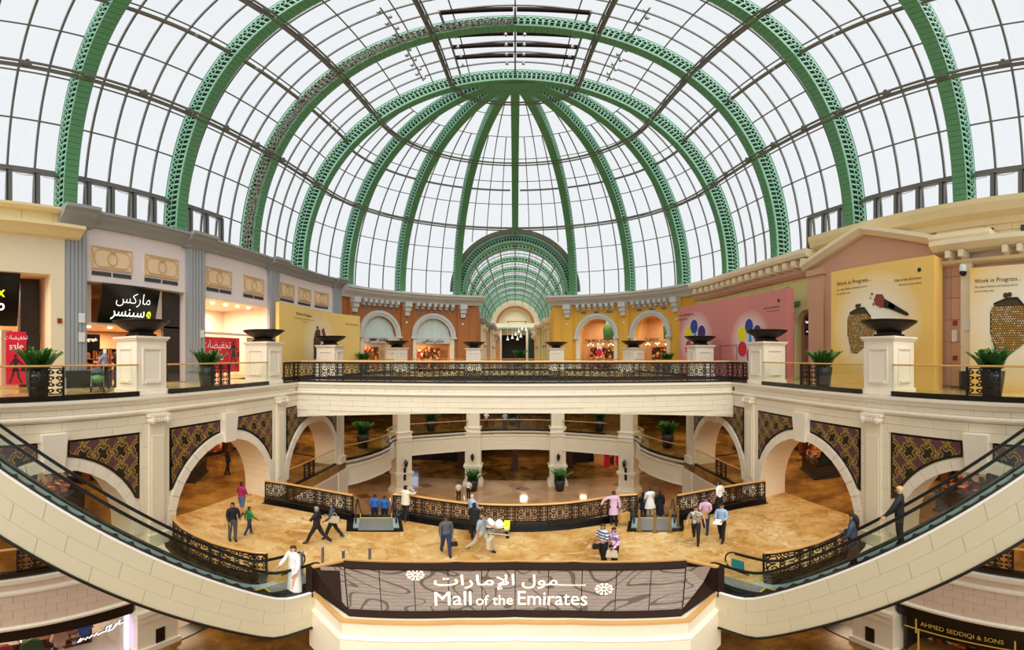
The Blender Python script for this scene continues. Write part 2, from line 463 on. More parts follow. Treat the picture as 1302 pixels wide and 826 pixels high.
# slatted display: taupe planks with brown woodgrain contour lines
m = bpy.data.materials.new('display_print'); m.use_nodes = True; t = NT(m); b = t.n['Principled BSDF']
sp = t.add('ShaderNodeSeparateXYZ'); t.lk(t.wcoord(), sp.inputs[0])
cb = t.add('ShaderNodeCombineXYZ'); t.lk(t.math('MULTIPLY', sp.outputs[0], .42), cb.inputs[0]); t.lk(t.math('MULTIPLY', sp.outputs[1], 1.1), cb.inputs[1])
n1 = t.noise(cb.outputs[0], 1.0, 1, .4, .6)
n1 = t.math('ADD', n1, 0)
ww = t.math('FRACT', t.math('MULTIPLY', n1, 10.0)); ln = t.math('LESS_THAN', ww, t.math('ADD', .05, t.math('MULTIPLY', t.noise(cb.outputs[0], 2.5, 1), .22)))
sl = t.math('LESS_THAN', t.math('FRACT', t.math('MULTIPLY', sp.outputs[2], 17)), .12)
nn = t.noise(t.wcoord((1, 8, 8)), 3, 3)
col = t.mix(nn, srgb('67554A'), srgb('94806E'))
col = t.mix(t.math('MULTIPLY', sl, .6), col, srgb('2A1E14')); col = t.mix(t.math('MULTIPLY', ln, .9), col, srgb('3E2C0C'))
t.lk(col, b.inputs['Base Color']); b.inputs['Roughness'].default_value = .35
b.inputs['Emission Strength'].default_value = .06; t.lk(col, b.inputs['Emission Color']); M['display_print'] = m

# goods on shop shelves, read as speckled colour from afar
def goods(name, cols, scale, estr=0):
    m = bpy.data.materials.new(name); m.use_nodes = True; t = NT(m); b = t.n['Principled BSDF']
    v = t.add('ShaderNodeTexVoronoi', feature='F1'); v.inputs['Scale'].default_value = scale; t.lk(t.wcoord(), v.inputs[0])
    sp = t.add('ShaderNodeSeparateColor'); t.lk(v.outputs['Color'], sp.inputs[0])
    n = len(cols); col = t.ramp(sp.outputs[0], [(i/n, srgb(c)) for i, c in enumerate(cols)], 'CONSTANT')
    t.lk(col, b.inputs['Base Color']); b.inputs['Roughness'].default_value = .5
    if estr: t.lk(col, b.inputs['Emission Color']); b.inputs['Emission Strength'].default_value = estr
    M[name] = m
goods('goods_warm', ['3A1E10', '8A4A20', 'D88A3C', '2A1810', 'B03A22', 'E8C48A', '55301A'], 4)
goods('goods_mixed', ['2A2320', 'B9A28A', 'D8C7B0', '5A3A2A', 'A02A2A', '3A4A6A', '1C1917'], 3)

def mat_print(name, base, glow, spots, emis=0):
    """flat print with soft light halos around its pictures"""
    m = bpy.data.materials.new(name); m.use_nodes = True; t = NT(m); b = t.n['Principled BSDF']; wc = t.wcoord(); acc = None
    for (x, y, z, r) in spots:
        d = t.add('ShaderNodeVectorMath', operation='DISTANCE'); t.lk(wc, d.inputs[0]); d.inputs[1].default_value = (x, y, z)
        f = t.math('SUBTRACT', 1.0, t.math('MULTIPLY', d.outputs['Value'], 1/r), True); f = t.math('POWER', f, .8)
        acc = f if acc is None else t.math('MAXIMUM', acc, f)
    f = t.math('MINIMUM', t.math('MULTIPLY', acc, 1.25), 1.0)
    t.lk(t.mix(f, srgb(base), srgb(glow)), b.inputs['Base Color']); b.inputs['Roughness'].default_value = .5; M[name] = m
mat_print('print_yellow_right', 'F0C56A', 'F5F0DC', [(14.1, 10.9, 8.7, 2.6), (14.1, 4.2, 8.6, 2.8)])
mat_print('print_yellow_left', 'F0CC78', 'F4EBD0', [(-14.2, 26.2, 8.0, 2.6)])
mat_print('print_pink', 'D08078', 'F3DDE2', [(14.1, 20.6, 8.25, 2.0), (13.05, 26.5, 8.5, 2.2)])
# ================================================================ THE GLASS VAULT
ZS = 13.7; RV = 16.0; YD = 26.0            # spring height, radius, centre of the half dome
RIBY = [.9, 7.2, 13.5, 19.8, 26.0]
STEP = radians(26.5/3)
def pol(r, th): return (-r*cos(th), r*sin(th))     # x, z in the plane of an arch

def rib_meshes(th0, th1, key, rin=15.35, rout=16.45, hw=.26, st=.31, detail=True):
    dth = st/((rin+rout)/2); n = max(2, int((th1-th0)/dth)); dth = (th1-th0)/n
    lat = MB()
    for y in (-hw, hw):
        def band(r0, r1, t=.05):
            base = len(lat.v)
            for k in range(n+1):
                th = th0+k*dth
                for r, dy in ((r0, -t/2), (r1, -t/2), (r1, t/2), (r0, t/2)):
                    x, z = pol(r, th); lat.v.append((x, y+dy, z))
            for k in range(n):
                a = base+4*k
                for j in range(4): lat.f.append((a+j, a+(j+1) % 4, a+4+(j+1) % 4, a+4+j)); lat.m.append(0)
        H = rout-rin
        band(rin, rin+.14*H); band(rout-.09*H, rout); 
        if detail: band(rin+.50*H, rin+.55*H, .03)
        for k in range(n+1):
            th = th0+k*dth
            a = pol(rin+.12*H, th); c = pol(rin+.52*H, th)
            lat.bar((a[0], y, a[1]), (c[0], y, c[1]), .095, .05, up=(0, 1, 0))
            if detail:
                P = []
                for j in range(7):
                    t_ = pi*j/6
                    P.append(pol(rin+.45*H+.47*H*sin(t_), th+dth*(-cos(t_))))
                lat.bars([(p[0], y, p[1]) for p in P], .055, .06, up=(0, 1, 0))
    if detail:
        base = len(lat.v); t = .03      # dark sheet added between the two lattices, standing in for shade in the slots
        for k in range(n+1):
            th = th0+k*dth
            for r, dy in ((rin+.28*H, -t/2), (rin+.92*H, -t/2), (rin+.92*H, t/2), (rin+.28*H, t/2)):
                x, z = pol(r, th); lat.v.append((x, dy, z))
        for k in range(n):
            a = base+4*k
            for j in range(4): lat.f.append((a+j, a+(j+1) % 4, a+4+(j+1) % 4, a+4+j)); lat.m.append(1)
    bot = MB(); top = MB()
    for k in range(n):
        a0 = th0+k*dth; a1 = a0+dth*.94; am = a0+dth*.97
        for mb, r0, r1, w in ((bot, rin-.07, rin, hw+.06), (top, rout, rout+.06, hw+.03)):
            q = []
            for yy in (-w, w):
                for th, r in ((a0, r0), (a1, r0), (a1, r1), (a0, r1)):
                    x, z = pol(r, th); q.append((x, yy, z))
            mb.hexa(q)
        q = []
        for yy in (-hw, hw):
            for th, r in ((a1, rin-.03), (a0+dth, rin-.03), (a0+dth, rin), (a1, rin)):
                x, z = pol(r, th); q.append((x, yy, z))
        bot.hexa(q, 1)
    return lat, bot, top

RIB = {}
def make_rib(name, loc, rz, label, group, key, *a, **k):
    e = empty(name, loc, label, 'arch rib', group)
    if key not in RIB:
        lat, bot, top = rib_meshes(*a, key, **k)
        lo = lat.build('lattice_web', ['green_light', 'green_dark'], None, loc=(0, 0, 0)); bo = bot.build('soffit_plate', ['green', 'green_dark'], None, loc=(0, 0, 0)); to = top.build('top_plate', 'green_dark', None, loc=(0, 0, 0))
        for o in (lo, bo, to): o.parent = e; o.location = (0, 0, 0)
        RIB[key] = (lo, bo, to)
    else:
        for src in RIB[key]:
            c = src.copy(); COL.objects.link(c); c.parent = e; c.location = (0, 0, 0)
    e.rotation_euler = (0, 0, rz); return e
barrel_lab = ['green lattice arch crossing overhead at the near end of the vault, above the frame',
              'outermost visible green lattice arch, leaving the top of the picture on both sides',
              'second green lattice arch from the outside, spanning the whole vault',
              'third green lattice arch, with brown cable bundles clipped to its left half',
              'fourth green lattice arch, where the barrel vault meets the ribbed half dome']
arches = []
for i, y in enumerate(RIBY):
    arches.append(make_rib('arch_rib', (0, y, ZS), 0, barrel_lab[i], 'green arches of the vault', 'barrel', 0, pi))
# seven quarter ribs of the half dome
names7 = ['first', 'second', 'third', 'middle', 'fifth', 'sixth', 'last']
for i in range(1, 8):
    side = 'left' if i < 4 else ('right' if i > 4 else 'centre')
    lab = {1: 'curved dome rib beside the fourth arch on the left', 2: 'second curved dome rib counted from the left', 3: 'curved dome rib just left of the straight middle rib',
           4: 'straight green dome rib running down the centre onto the small tunnel arch', 5: 'curved dome rib just right of the straight middle rib',
           6: 'second curved dome rib counted from the right', 7: 'curved dome rib beside the fourth arch on the right'}[i]
    make_rib('dome_rib', (0, YD, ZS), -i*pi/8, lab, 'ribs of the half dome', 'dome' if i != 4 else 'dome4', radians(0 if i != 4 else 25.5), radians(88.5))
hub = empty('dome_hub', (0, YD, ZS+15.2), 'ribbed green fan plate at the crown where all the dome ribs meet', 'hub')
for k in range(18):
    mb = MB(); a0 = pi*k/18; a1 = a0+pi/18*.93; R1 = 1.25
    for (r, z0, z1) in ((R1, -.05, .1),):
        mb.hexa([(0, YD, ZS+15.12), (r*cos(a0), YD+r*sin(a0), ZS+15.2), (r*cos(a1), YD+r*sin(a1), ZS+15.2), (0, YD, ZS+15.12),
                 (0, YD, ZS+15.3), (r*cos(a0), YD+r*sin(a0), ZS+15.3), (r*cos(a1), YD+r*sin(a1), ZS+15.3), (0, YD, ZS+15.3)])
    mb.build('fan_plate', 'green', hub)


# cable bundle on the third arch, left half
cb = empty('cable_bundle', (-16, 19.5, ZS), 'brown cable trays and wires clipped along the left half of the third arch', 'cables')
for j, (r, yy, rr) in enumerate(((15.6, 19.42, .05), (15.85, 19.4, .04), (16.1, 19.42, .035), (15.42, 19.45, .035))):
    mb = MB()
    P = [(pol(r+.07*sin(k*1.7+j), radians(2+88*k/90)) ) for k in range(91)]
    mb.tube([(p[0], yy+.06*sin(k*2.3+j*2), ZS+p[1]) for k, p in enumerate(P)], rr, 5); mb.build('cable', 'cable', cb)
mb = MB()
for k in range(75):
    th = radians(2+88*k/75); a = pol(15.45, th); b = pol(16.1, th+.006); mb.bar((a[0], 19.4, ZS+a[1]), (b[0], 19.4, ZS+b[1]), .05, .05, (0, 1, 0))
mb.build('tray_rung', 'cable', cb)

# purlin rings: straight along the barrel, around the half dome
def ringpath(r, th, y0=.3, dome=True, n=36):
    z = ZS+r*sin(th); q = r*cos(th)
    if th > 1.2:      # the top ring opens out to meet purlins set lower on the barrel
        q2 = r*cos(th-.09); z2 = ZS+r*sin(th-.09); P = [(-q2, y0, z2), (-q2, YD-.6, z2), (-q2*.97, YD-.1, z2)]
        for k in range(1, n): a = pi*k/n; P.append((-q2*.93*cos(a), YD+q*sin(a), z2+(z-z2)*sin(a)))
        return P+[(q2*.97, YD-.1, z2), (q2, YD-.6, z2), (q2, y0, z2)]
    P = [(-q, y0, z), (-q, YD, z)]
    if dome:
        for k in range(1, n): a = pi*k/n; P.append((-q*cos(a), YD+q*sin(a), z))
    P += [(q, YD, z), (q, y0, z)]
    return P
ring_lab = {1: 'lowest twin-tube purlin, running round the half dome just above the small tunnel arch',
            2: 'middle twin-tube purlin, running along both sides and round the half dome halfway up',
            3: 'highest twin-tube purlin, closing tightly round the dome below the hub'}
for i in (1, 2, 3):
    th = STEP*3*i
    e = empty('purlin_ring', (-15.3*cos(th), .3, ZS+15.3*sin(th)), ring_lab[i], 'purlin', 'purlins of the vault')
    for dr, dth, w_ in ((15.3, -.009, .08), (15.3, .009, .08)):
        mb = MB(); mb.bars(ringpath(dr, th+dth), w_, .11); mb.build('rail_tube', 'purlin', e)
    mb = MB(); mb.bars(ringpath(15.5, th), .16, .03); mb.build('web_plate', 'frame_grey', e)
    for s in (-1, 1):
        for k in range(9):
            y = 2+k*2.6
            x = s*15.1*cos(th-(.09 if i == 3 else 0)); z = ZS+15.1*sin(th-(.09 if i == 3 else 0))
            m2 = MB(); m2.box(x-.06, x+.06, y-.22, y+.22, z-.02, z+.1); m2.box(x-.08, x+.08, y-.05, y+.1, z+.08, z+.22); m2.build('lamp_bracket', 'frame_grey', e)
th = radians(42.5)
for sx in (-1, 1):
    e = empty('side_purlin', (sx*15.9*cos(th), .3, ZS+15.9*sin(th)), 'single dark purlin between the two lower twin-tube purlins, %s side of the barrel vault' % ('left' if sx < 0 else 'right'), 'purlin')
    mb = MB(); mb.bar((sx*15.9*cos(th), .3, ZS+15.9*sin(th)), (sx*15.9*cos(th), YD, ZS+15.9*sin(th)), .16, .16); mb.build('rail_tube', 'purlin', e)
    for k in range(6): mb = MB(); y = 3+k*4; mb.lathe([(.05, .1), (.09, 0), (.07, -.1)], (sx*15.7*cos(th), y, ZS+15.6*sin(th)), 8); mb.build('small_lamp', 'steel', e)
# second, thinner twin line (crop shows a double line above each purlin in the barrel)
def bar_obj(name, m_, pts, w_, h_, parent, up=(0, 0, 1)):
    b_ = MB(); b_.bars(pts, w_, h_, up); return b_.build(name, m_, parent)

# glazing, bay by bay: curved mullions, transoms and panes
rows = [STEP*k for k in range(10)]+[pi/2]
rows = rows+[pi-a for a in reversed(rows[:-1])]
RG = 16.62
bay_lab = ['glazed vault bay nearest the camera, outside the first green arch', 'glazed vault bay between the first and second green arches',
           'glazed vault bay between the second and third green arches', 'glazed vault bay between the third and fourth green arches']
PANE = {}
for bi in range(4):
    y0, y1 = RIBY[bi], RIBY[bi+1]
    bay = tag(empty('ceiling', (0, y0, ZS)), bay_lab[bi], kind='structure')
    W = (y1-y0)/5
    for j in range(1, 5):
        y = y0+W*j
        P = [pol(RG-.1, pi*k/60) for k in range(61)]
        b_ = MB(); b_.bars([(p[0], y, ZS+p[1]) for p in P], .12, .09, up=(0, 1, 0)); b_.build('mullion', 'frame_grey', bay)
    for a in rows:
        x, z = pol(RG-.06, a); b_ = MB(); b_.bar((x, y0+.2, ZS+z), (x, y1-.2, ZS+z), .065, .065, up=(0, 0, 1)); b_.build('transom', 'frame_grey', bay)
    for k in range(len(rows)-1):
        key = (bi == 3, round(rows[k+1]-rows[k], 5))
        for j in range(5):
            ya = y0+W*j+.03; yb = y0+W*(j+1)-.03
            a0 = rows[k]+.003; a1 = rows[k+1]-.003
            b_ = MB(); q = []
            for r in (RG, RG+.02):
                for th, y in ((a0, ya), (a1, ya), (a1, yb), (a0, yb)):
                    x, z = pol(r, th); q.append((x, y, ZS+z))
            b_.hexa(q); b_.build('glass_pane', 'sky_glass', bay)
# half dome sectors
dome_lab = ['dome glazing between the fourth arch and the first rib, left side', 'dome glazing between the first and second ribs from the left', 'dome glazing between the second and third ribs from the left', 'dome glazing left of the middle rib, above the small arch',
            'dome glazing right of the middle rib, above the small arch', 'dome glazing between the second and third ribs from the right', 'dome glazing between the first and second ribs from the right', 'dome glazing between the fourth arch and the last rib, right side']
for s in range(8):
    e = tag(empty('ceiling', (0, YD, ZS)), dome_lab[s], kind='structure')
    A0 = pi*s/8
    def D(r, th, az): return (-r*cos(th)*cos(az), YD+r*cos(th)*sin(az), ZS+r*sin(th))
    low = [0]*4
    for k in range(9):
        nb = 4 if k < 7 else 2
        th0, th1 = rows[k], rows[k+1]
        for j in range(nb):
            a0 = A0+pi/8*j/nb; a1 = A0+pi/8*(j+1)/nb; am = (a0+a1)/2
            # leave the opening of the tunnel vault free
            if s in (3, 4):
                c = D(RG, (th0+th1)/2, am)
                if abs(c[0]) < 6.3 and (c[2]-14.2)**2+c[0]**2 < 6.6**2: continue
            b_ = MB(); g = .0025/max(cos(th0), .2)
            q = [D(r, th, az) for r in (RG, RG+.02) for th, az in ((th0+.002, a0+g), (th1-.002, a0+g), (th1-.002, a1-g), (th0+.002, a1-g))]
            b_.hexa(q); b_.build('glass_pane', 'sky_glass', e)
        t_ = rows[k+1]
        if s in (3, 4) and k < 2:
            xs = [a for a in [A0+pi/8*q/8 for q in range(9)] if (lambda c: (c[2]-14.2)**2+c[0]**2 > 6.7**2)(D(RG, t_, a))]
        else: xs = [A0+pi/8*q/8 for q in range(9)]
        if len(xs) > 1:
            b_ = MB(); b_.bars([D(RG-.05, t_, a) for a in xs], .06, .06); b_.build('transom', 'frame_grey', e)
    for j in range(1, 4):
        a = A0+pi/8*j/4; top = rows[7] if j != 2 else rows[9]
        ks = [top*q/24 for q in range(25)]
        if s in (3, 4): ks = [q for q in ks if (lambda c: (c[2]-14.2)**2+c[0]**2 > 6.7**2)(D(RG, q, a))]
        b_ = MB(); b_.bars([D(RG-.09, q, a) for q in ks], .07, .12, up=lambda p: (Vector(p)-Vector((0, YD, ZS)))); b_.build('mullion', 'frame_grey', e)
# dark blind bars hung at 41 degrees round the dome
e = empty('blind_rail', (0, YD, ZS+10), 'row of dark roller-blind bars hung between the dome ribs at half height', 'blind')
th = radians(41.5)
for s in range(8):
    A0 = pi*s/8
    b_ = MB(); b_.bars([(-15.9*cos(th)*cos(A0+pi/8*q), YD+15.9*cos(th)*sin(A0+pi/8*q), ZS+15.9*sin(th)) for q in (.1, .3, .5, .7, .9)], .16, .14); b_.build('blind_bar', 'frame_grey', e)
# crown louvres between the third and fourth arches, dark frames
e = empty('crown_louvre', (0, 20.5, ZS+16.3), 'dark framed opening louvres with spot lamps at the crown between the third and fourth arches', 'louvre')
for y in (18.6, 21.05, 22.3, 23.55):
    for x in (-3.6, .08):
        b_ = MB(); b_.box(x, x+3.5, y-.14, y+.14, ZS+RG-.62, ZS+RG-.38); b_.build('louvre_blade', 'bronze_frame', e)
for x in (-3.65, -.05, 3.55):
    b_ = MB(); b_.box(x, x+.1, 18.4, 25.6, ZS+RG-.65, ZS+RG-.4); b_.build('louvre_frame', 'frame_grey', e)
for x in (-3.2, -.5, .5, 3.2):
    for k in range(4):
        b_ = MB(); y = 20.7+k*1.1; b_.tube([(x, y, ZS+15.8), (x, y, ZS+15.55)], [.06, .11], 8); b_.bar((x, y, ZS+15.8), (x, y+.5, ZS+15.9), .04, .04); b_.build('spot_lamp', 'steel', e)
# hanging strings of spot lamps either side of the crown
for sx in (-1, 1):
    e = empty('lamp_string', (sx*6.2, 21, ZS+14.5), 'ladder of small spot lamps hung %s of the crown, crossing the third arch' % ('left' if sx < 0 else 'right'), 'spot lamps')
    b_ = MB(); b_.bar((sx*5.9, 16.5, ZS+15.0), (sx*5.9, 24.8, ZS+15.0), .07, .07); b_.build('lamp_rail', 'frame_grey', e)
    for k in range(14):
        if 4 < k < 7: continue
        y = 16.8+k*.58; b_ = MB(); b_.lathe([(.06, .2), (.12, .05), (.13, -.05), (.09, -.1)], (sx*5.9+(.16 if k % 2 else -.16), y, ZS+14.9), 8); b_.build('spot_lamp', 'steel', e)
# heavy clerestory frames at the foot of the vault
for sx in (-1, 1):
    side = 'left' if sx < 0 else 'right'
    for bi, (ya, yb, cols) in enumerate(((.9, 7.2, 5), (7.2, 13.5, 5), (13.5, 17.3, 3))):
        W = (yb-ya)/cols
        e = tag(empty('window_%d' % (bi+1+(3 if sx > 0 else 0)), (sx*16.2, ya, ZS)), 'dark framed vent windows at the foot of the %s glazing, %s bay' % (side, ('nearest', 'second', 'third')[bi]), kind='structure')
        for k in range(1, cols+1):
            if k == cols and bi < 2: continue
            y = ya+W*k; b_ = MB(); b_.box(sx*16.05-.14, sx*16.05+.14, y-.11, y+.11, ZS-.1, ZS+2.15); b_.build('window_post', 'bronze_frame' if 0 else 'frame_grey', e)
            b_ = MB(); b_.box(sx*15.9-.03, sx*15.9+.03, y-.16, y-.1, ZS, ZS+2.1); b_.build('black_gasket', 'black', e)
        b_ = MB(); b_.box(sx*16.0-.12, sx*16.0+.12, ya+.35, yb-(.2 if bi < 2 else 0), ZS+2.1, ZS+2.24); b_.build('window_head', 'frame_grey', e)
        for k in range(cols):
            y = ya+W*(k+.5); b_ = MB(); b_.bar((sx*15.9, y-.4, ZS+1.95), (sx*15.7, y, ZS+1.8), .03, .03); b_.bar((sx*15.7, y, ZS+1.8), (sx*15.9, y+.4, ZS+1.95), .03, .03); b_.build('vent_stay', 'steel', e)

# ---------------------------------------------------------------- small tunnel vault beyond the dome
TZ = 14.15
front = empty('tunnel_mouth_arch', (0, 41.6, TZ), 'deep green lattice arch framing the mouth of the small tunnel vault', 'arch rib')
def tpol(r, th): return (-r*cos(th), r*sin(th))
b_ = MB(); b_.bars([(tpol(6.5, pi*k/40)[0], 41.3, TZ+tpol(6.5, pi*k/40)[1]) for k in range(41)], .8, .22, up=(0, 1, 0)); b_.build('outer_flashing', 'purlin', front)
lat, bot, top = rib_meshes(0, pi, 't', rin=5.35, rout=6.3, hw=.35, st=.3)
for mb_, n_, m_ in ((lat, 'lattice_web', ['green_light', 'green_dark']), (bot, 'soffit_plate', ['green', 'green_dark']), (top, 'top_plate', 'green_dark')):
    mb_.v = [(x, y+41.5, z+TZ) for x, y, z in mb_.v]; mb_.build(n_, m_, front)
lat, bot, top = rib_meshes(0, pi, 't2', rin=5.45, rout=6.0, hw=.25, st=.4)
proto = None
for k in range(8):
    y = 44.0+k*6.1
    e = empty('tunnel_rib', (0, y, TZ), 'green lattice arch inside the small tunnel vault, %s from its mouth' % ('first second third fourth fifth sixth seventh last'.split()[k]), 'arch rib', 'ribs of the tunnel vault')
    if proto is None:
        proto = []
        for mb_, n_, m_ in ((lat, 'lattice_web', ['green_light', 'green_dark']), (bot, 'soffit_plate', ['green', 'green_dark'])):
            o = mb_.build(n_, m_, None, loc=(0, 0, 0)); o.parent = e; proto.append(o)
    else:
        for src in proto: c = src.copy(); COL.objects.link(c); c.parent = e
tv = tag(empty('ceiling', (0, 42, TZ)), 'glazing of the small tunnel vault beyond the dome', kind='structure')
b_ = MB()
for k in range(12):
    for j in range(24):
        y0 = 42+k*4; a0 = pi*j/24
        q = [(tpol(r, th)[0], y, TZ+tpol(r, th)[1]) for r in (6.1, 6.12) for th, y in ((a0+.01, y0), (a0+pi/24-.01, y0), (a0+pi/24-.01, y0+3.95), (a0+.01, y0+3.95))]
        b_.hexa(q)
tag(b_.build('glass_pane', 'sky_glass', tv), kind='stuff')
b_ = MB()
for k in range(32):
    y = 42.5+k*1.5; b_.bars([(tpol(6.05, pi*j/30)[0], y, TZ+tpol(6.05, pi*j/30)[1]) for j in range(31)], .1, .06, up=(0, 1, 0))
tag(b_.build('glazing_bar', 'frame_grey', tv), kind='stuff')
for j in range(1, 10):
    a = pi*j/10; b_ = MB(); x, z = tpol(5.4, a); b_.bar((x, 42, TZ+z), (x, 88, TZ+z), .12, .12); b_.build('purlin', 'purlin', tv)
# ================================================================ UPPER LEVEL
ZF = 5.9                                   # gallery floor
def SIDE(sx): return 'left' if sx < 0 else 'right'
def MS(sx): return -sx                    # geometry is drawn for the left (x<0) and mirrored for the right
arc = lambda r, a0, a1, n=24, cy=YD: [(-r*cos(radians(a0+(a1-a0)*k/n)), cy+r*sin(radians(a0+(a1-a0)*k/n))) for k in range(n+1)]
def frame(P):
    return lambda s, o, z: Vector(P.P(s, o, z))

# void edge of the gallery: straight wall then the bridge
VX = 11.3
edgeL = Path([(-VX, -2), (-VX, 18.2)], s0=-2, smooth=False)
def bridge_y(x): return 18.2+1.6*(1-(x/VX)**2)
bridge_pts = [(-VX+VX*2*k/24, bridge_y(-VX+VX*2*k/24)) for k in range(25)]
bridgeP = Path(bridge_pts)

# gallery floor slabs (left, right, bridge, back ring)
fl = tag(empty('floor', (0, 0, ZF)), 'polished beige marble floor of the upper gallery', kind='structure')
mb = MB()
ys = [-3, 2, 8, 14, 18.2, 20.5, 23, 26]
for a, b in zip(ys, ys[1:]):
    for s in (-1, 1): mb.box(min(s*VX, s*24), max(s*VX, s*24), a, b, ZF-.5, ZF)
mb.build('gallery_slab', 'marble_upper', fl)
mb = MB()
n = 24
for k in range(n):
    x0, y0 = bridge_pts[k]; x1, y1 = bridge_pts[k+1]
    mb.hexa([(x0, y0, ZF-.5), (x1, y1, ZF-.5), (x1, y1+3.2, ZF-.5), (x0, y0+3.2, ZF-.5), (x0, y0, ZF), (x1, y1, ZF), (x1, y1+3.2, ZF), (x0, y0+3.2, ZF)])
mb.build('bridge_slab', 'marble_upper', fl)
# ring around the second void: from the void edge out to the curved facade
voidB = [(-VX, 18), (-VX, 24.2), (-10.9, 27), (-10.6, 30), (-10.1, 33.6), (-8.0, 35.2), (-6, 36.4), (-4, 37.3), (-2, 37.85), (0, 38.0)]
voidB = voidB+[(-x, y) for x, y in reversed(voidB[:-1])]
mb = MB()
outer = [(-24, 18), (-24, 24.2), (-24, 28), (-24, 36), (-20, 46), (-14, 50), (-10, 50), (-7, 50), (-3.9, 50), (0, 50)]
outer = outer+[(-x, y) for x, y in reversed(outer[:-1])]
for k in range(len(voidB)-1):
    a, b = voidB[k], voidB[k+1]; c, d = outer[k+1], outer[k]
    mb.hexa([(*a, ZF-.5), (*b, ZF-.5), (*c, ZF-.5), (*d, ZF-.5), (*a, ZF), (*b, ZF), (*c, ZF), (*d, ZF)])
mb.box(-5, 5, 50, 92, ZF-.5, ZF)
mb.build('back_slab', 'marble_upper', fl)

# ---------------------------------------------------------------- facades, left and right
PF = Path([(-15.7, -4), (-15.7, YD)]+arc(15.7, 2.5, 75, 29)+[(-3.9, 41.4)], s0=-4)
AR = 15.7*pi/180                          # arc length per degree
def sA(deg): return YD+deg*AR
CO = frame(PF)
cornice = lambda z0, z1, d, ob=-.1: [(ob, z0), (d*.25, z0), (d*.3, z0+.12*(z1-z0)), (d*.42, z0+.3*(z1-z0)), (d*.75, z0+.55*(z1-z0)), (d*.8, z0+.72*(z1-z0)), (d, z0+.8*(z1-z0)), (d, z1), (ob, z1)]

def opening_room(parent, s0, s1, zt, depth, mats, sx, name='shop_interior'):
    """shallow shop interior: side walls, ceiling, back wall, floor"""
    mb = MB(); t = .06
    P = PF
    fbox(mb, P, s0-.1, s0, -depth, -.45, ZF, zt, 0); fbox(mb, P, s1, s1+.1, -depth, -.45, ZF, zt, 0)
    fbox(mb, P, s0, s1, -depth, -.45, zt, zt+.1, 0)
    fbox(mb, P, s0-.1, s1+.1, -depth-.1, -depth, ZF, zt, 0)
    mb.build(name, mats[0], parent, MS(sx))
    mb = MB(); fbox(mb, P, s0, s1, -depth, .0, ZF, ZF+.02, 0); mb.build('shop_floor', mats[1], parent, MS(sx))

def pilaster(parent, s0, s1, zb, zt, sx, m='greystone', flutes=5, o=.22, base=True):
    mb = MB(); fbox(mb, PF, s0, s1, -.1, o, zb, zt)
    n = flutes; w_ = (s1-s0-.16)/n
    for k in range(n):
        a = s0+.08+w_*k+w_*.12; fbox(mb, PF, a, a+w_*.76, o, o+.05, zb+.55, zt-.12)
    if base:
        fbox(mb, PF, s0-.06, s1+.06, o, o+.09, zb, zb+.45)
    return mb.build('pilaster', m, parent, MS(sx))
def vents(parent, spans, z0, z1, sx, o=.0, P=PF):
    for a, b in spans:
        mb = MB(); fbox(mb, P, a, b, o, o+.03, z0, z1)
        n = max(3, int((b-a)/.09))
        for k in range(n): c = a+(b-a)*(k+.3)/n; fbox(mb, P, c, c+.03, o+.03, o+.045, z0+.03, z1-.03, 1)
        mb.build('vent_grille', ['vent', 'black'], parent, MS(sx))
def carved_panel(parent, a, b, z0, z1, sx):
    mb = MB(); fbox(mb, PF, a, b, 0, .05, z0, z1)
    def pt(s, z, o=.06): return CO(s, o, z)
    i = .16; c = .2; cs = (a+b)/2; cz = (z0+z1)/2
    out = [(a+i+c, z0+i), (b-i-c, z0+i), (b-i, z0+i+c), (b-i, z1-i-c), (b-i-c, z1-i), (a+i+c, z1-i), (a+i, z1-i-c), (a+i, z0+i+c)]
    mb.bars([pt(*q) for q in out], .045, .04, up=(1, 0, 0), close=True)
    mb.bars([pt(*q) for q in ((a+.06, z0+.06), (b-.06, z0+.06), (b-.06, z1-.06), (a+.06, z1-.06))], .05, .05, up=(1, 0, 0), close=True)
    R = .31
    mb.bars([pt(cs+R*.8*cos(2*pi*k/20), cz+R*sin(2*pi*k/20)) for k in range(20)], .05, .05, up=(1, 0, 0), close=True)
    mb.bars([pt(cs-.16, z1-.1), pt(cs-.07, z1-.3), pt(cs+.07, z1-.3), pt(cs+.16, z1-.1)], .05, .05, up=(1, 0, 0))
    mb.m = [0]*6*len(PF.samples(a, b)[1:])+[1]*(len(mb.f)-6*len(PF.samples(a, b)[1:])); return mb.build('carved_panel', ['carved', 'carved_line'], parent, MS(sx))

# ===== LEFT facade
wl = tag(empty('wall_left', (-15.7, 0, ZF)), 'left upper shop facade, pink-white wall between grey fluted pilasters', kind='structure')
mb = MB()
wall(mb, PF, 8.1, 14.1, 0, -.45, ZF, 13.4, [(11.1, 2.99, 10.72, False)])
wall(mb, PF, 15.4, 21.5, 0, -.45, ZF, 13.4, [(18.45, 3.04, 10.57, False)])
wall(mb, PF, 22.7, sA(15.5), 0, -.45, ZF, 13.4)
mb.build('upper_wall', 'pinkwall', wl)
mb = MB(); wall(mb, PF, -4, 7.0, .25, -.45, ZF, 12.55, [(3.1, 3.25, 10.8, False)]); mb.build('portal_wall', 'cream_wall', wl)
for r in range(2):
    for k in range(8):
        mb = MB(); a = -4+k*1.4+(.7 if r else 0); fbox(mb, PF, a+.01, min(a+1.39, 7.0), -.3, .1, 12.62+r*.55, 13.16+r*.55-.01); mb.build('stone_tile', 'yellowcream', wl)
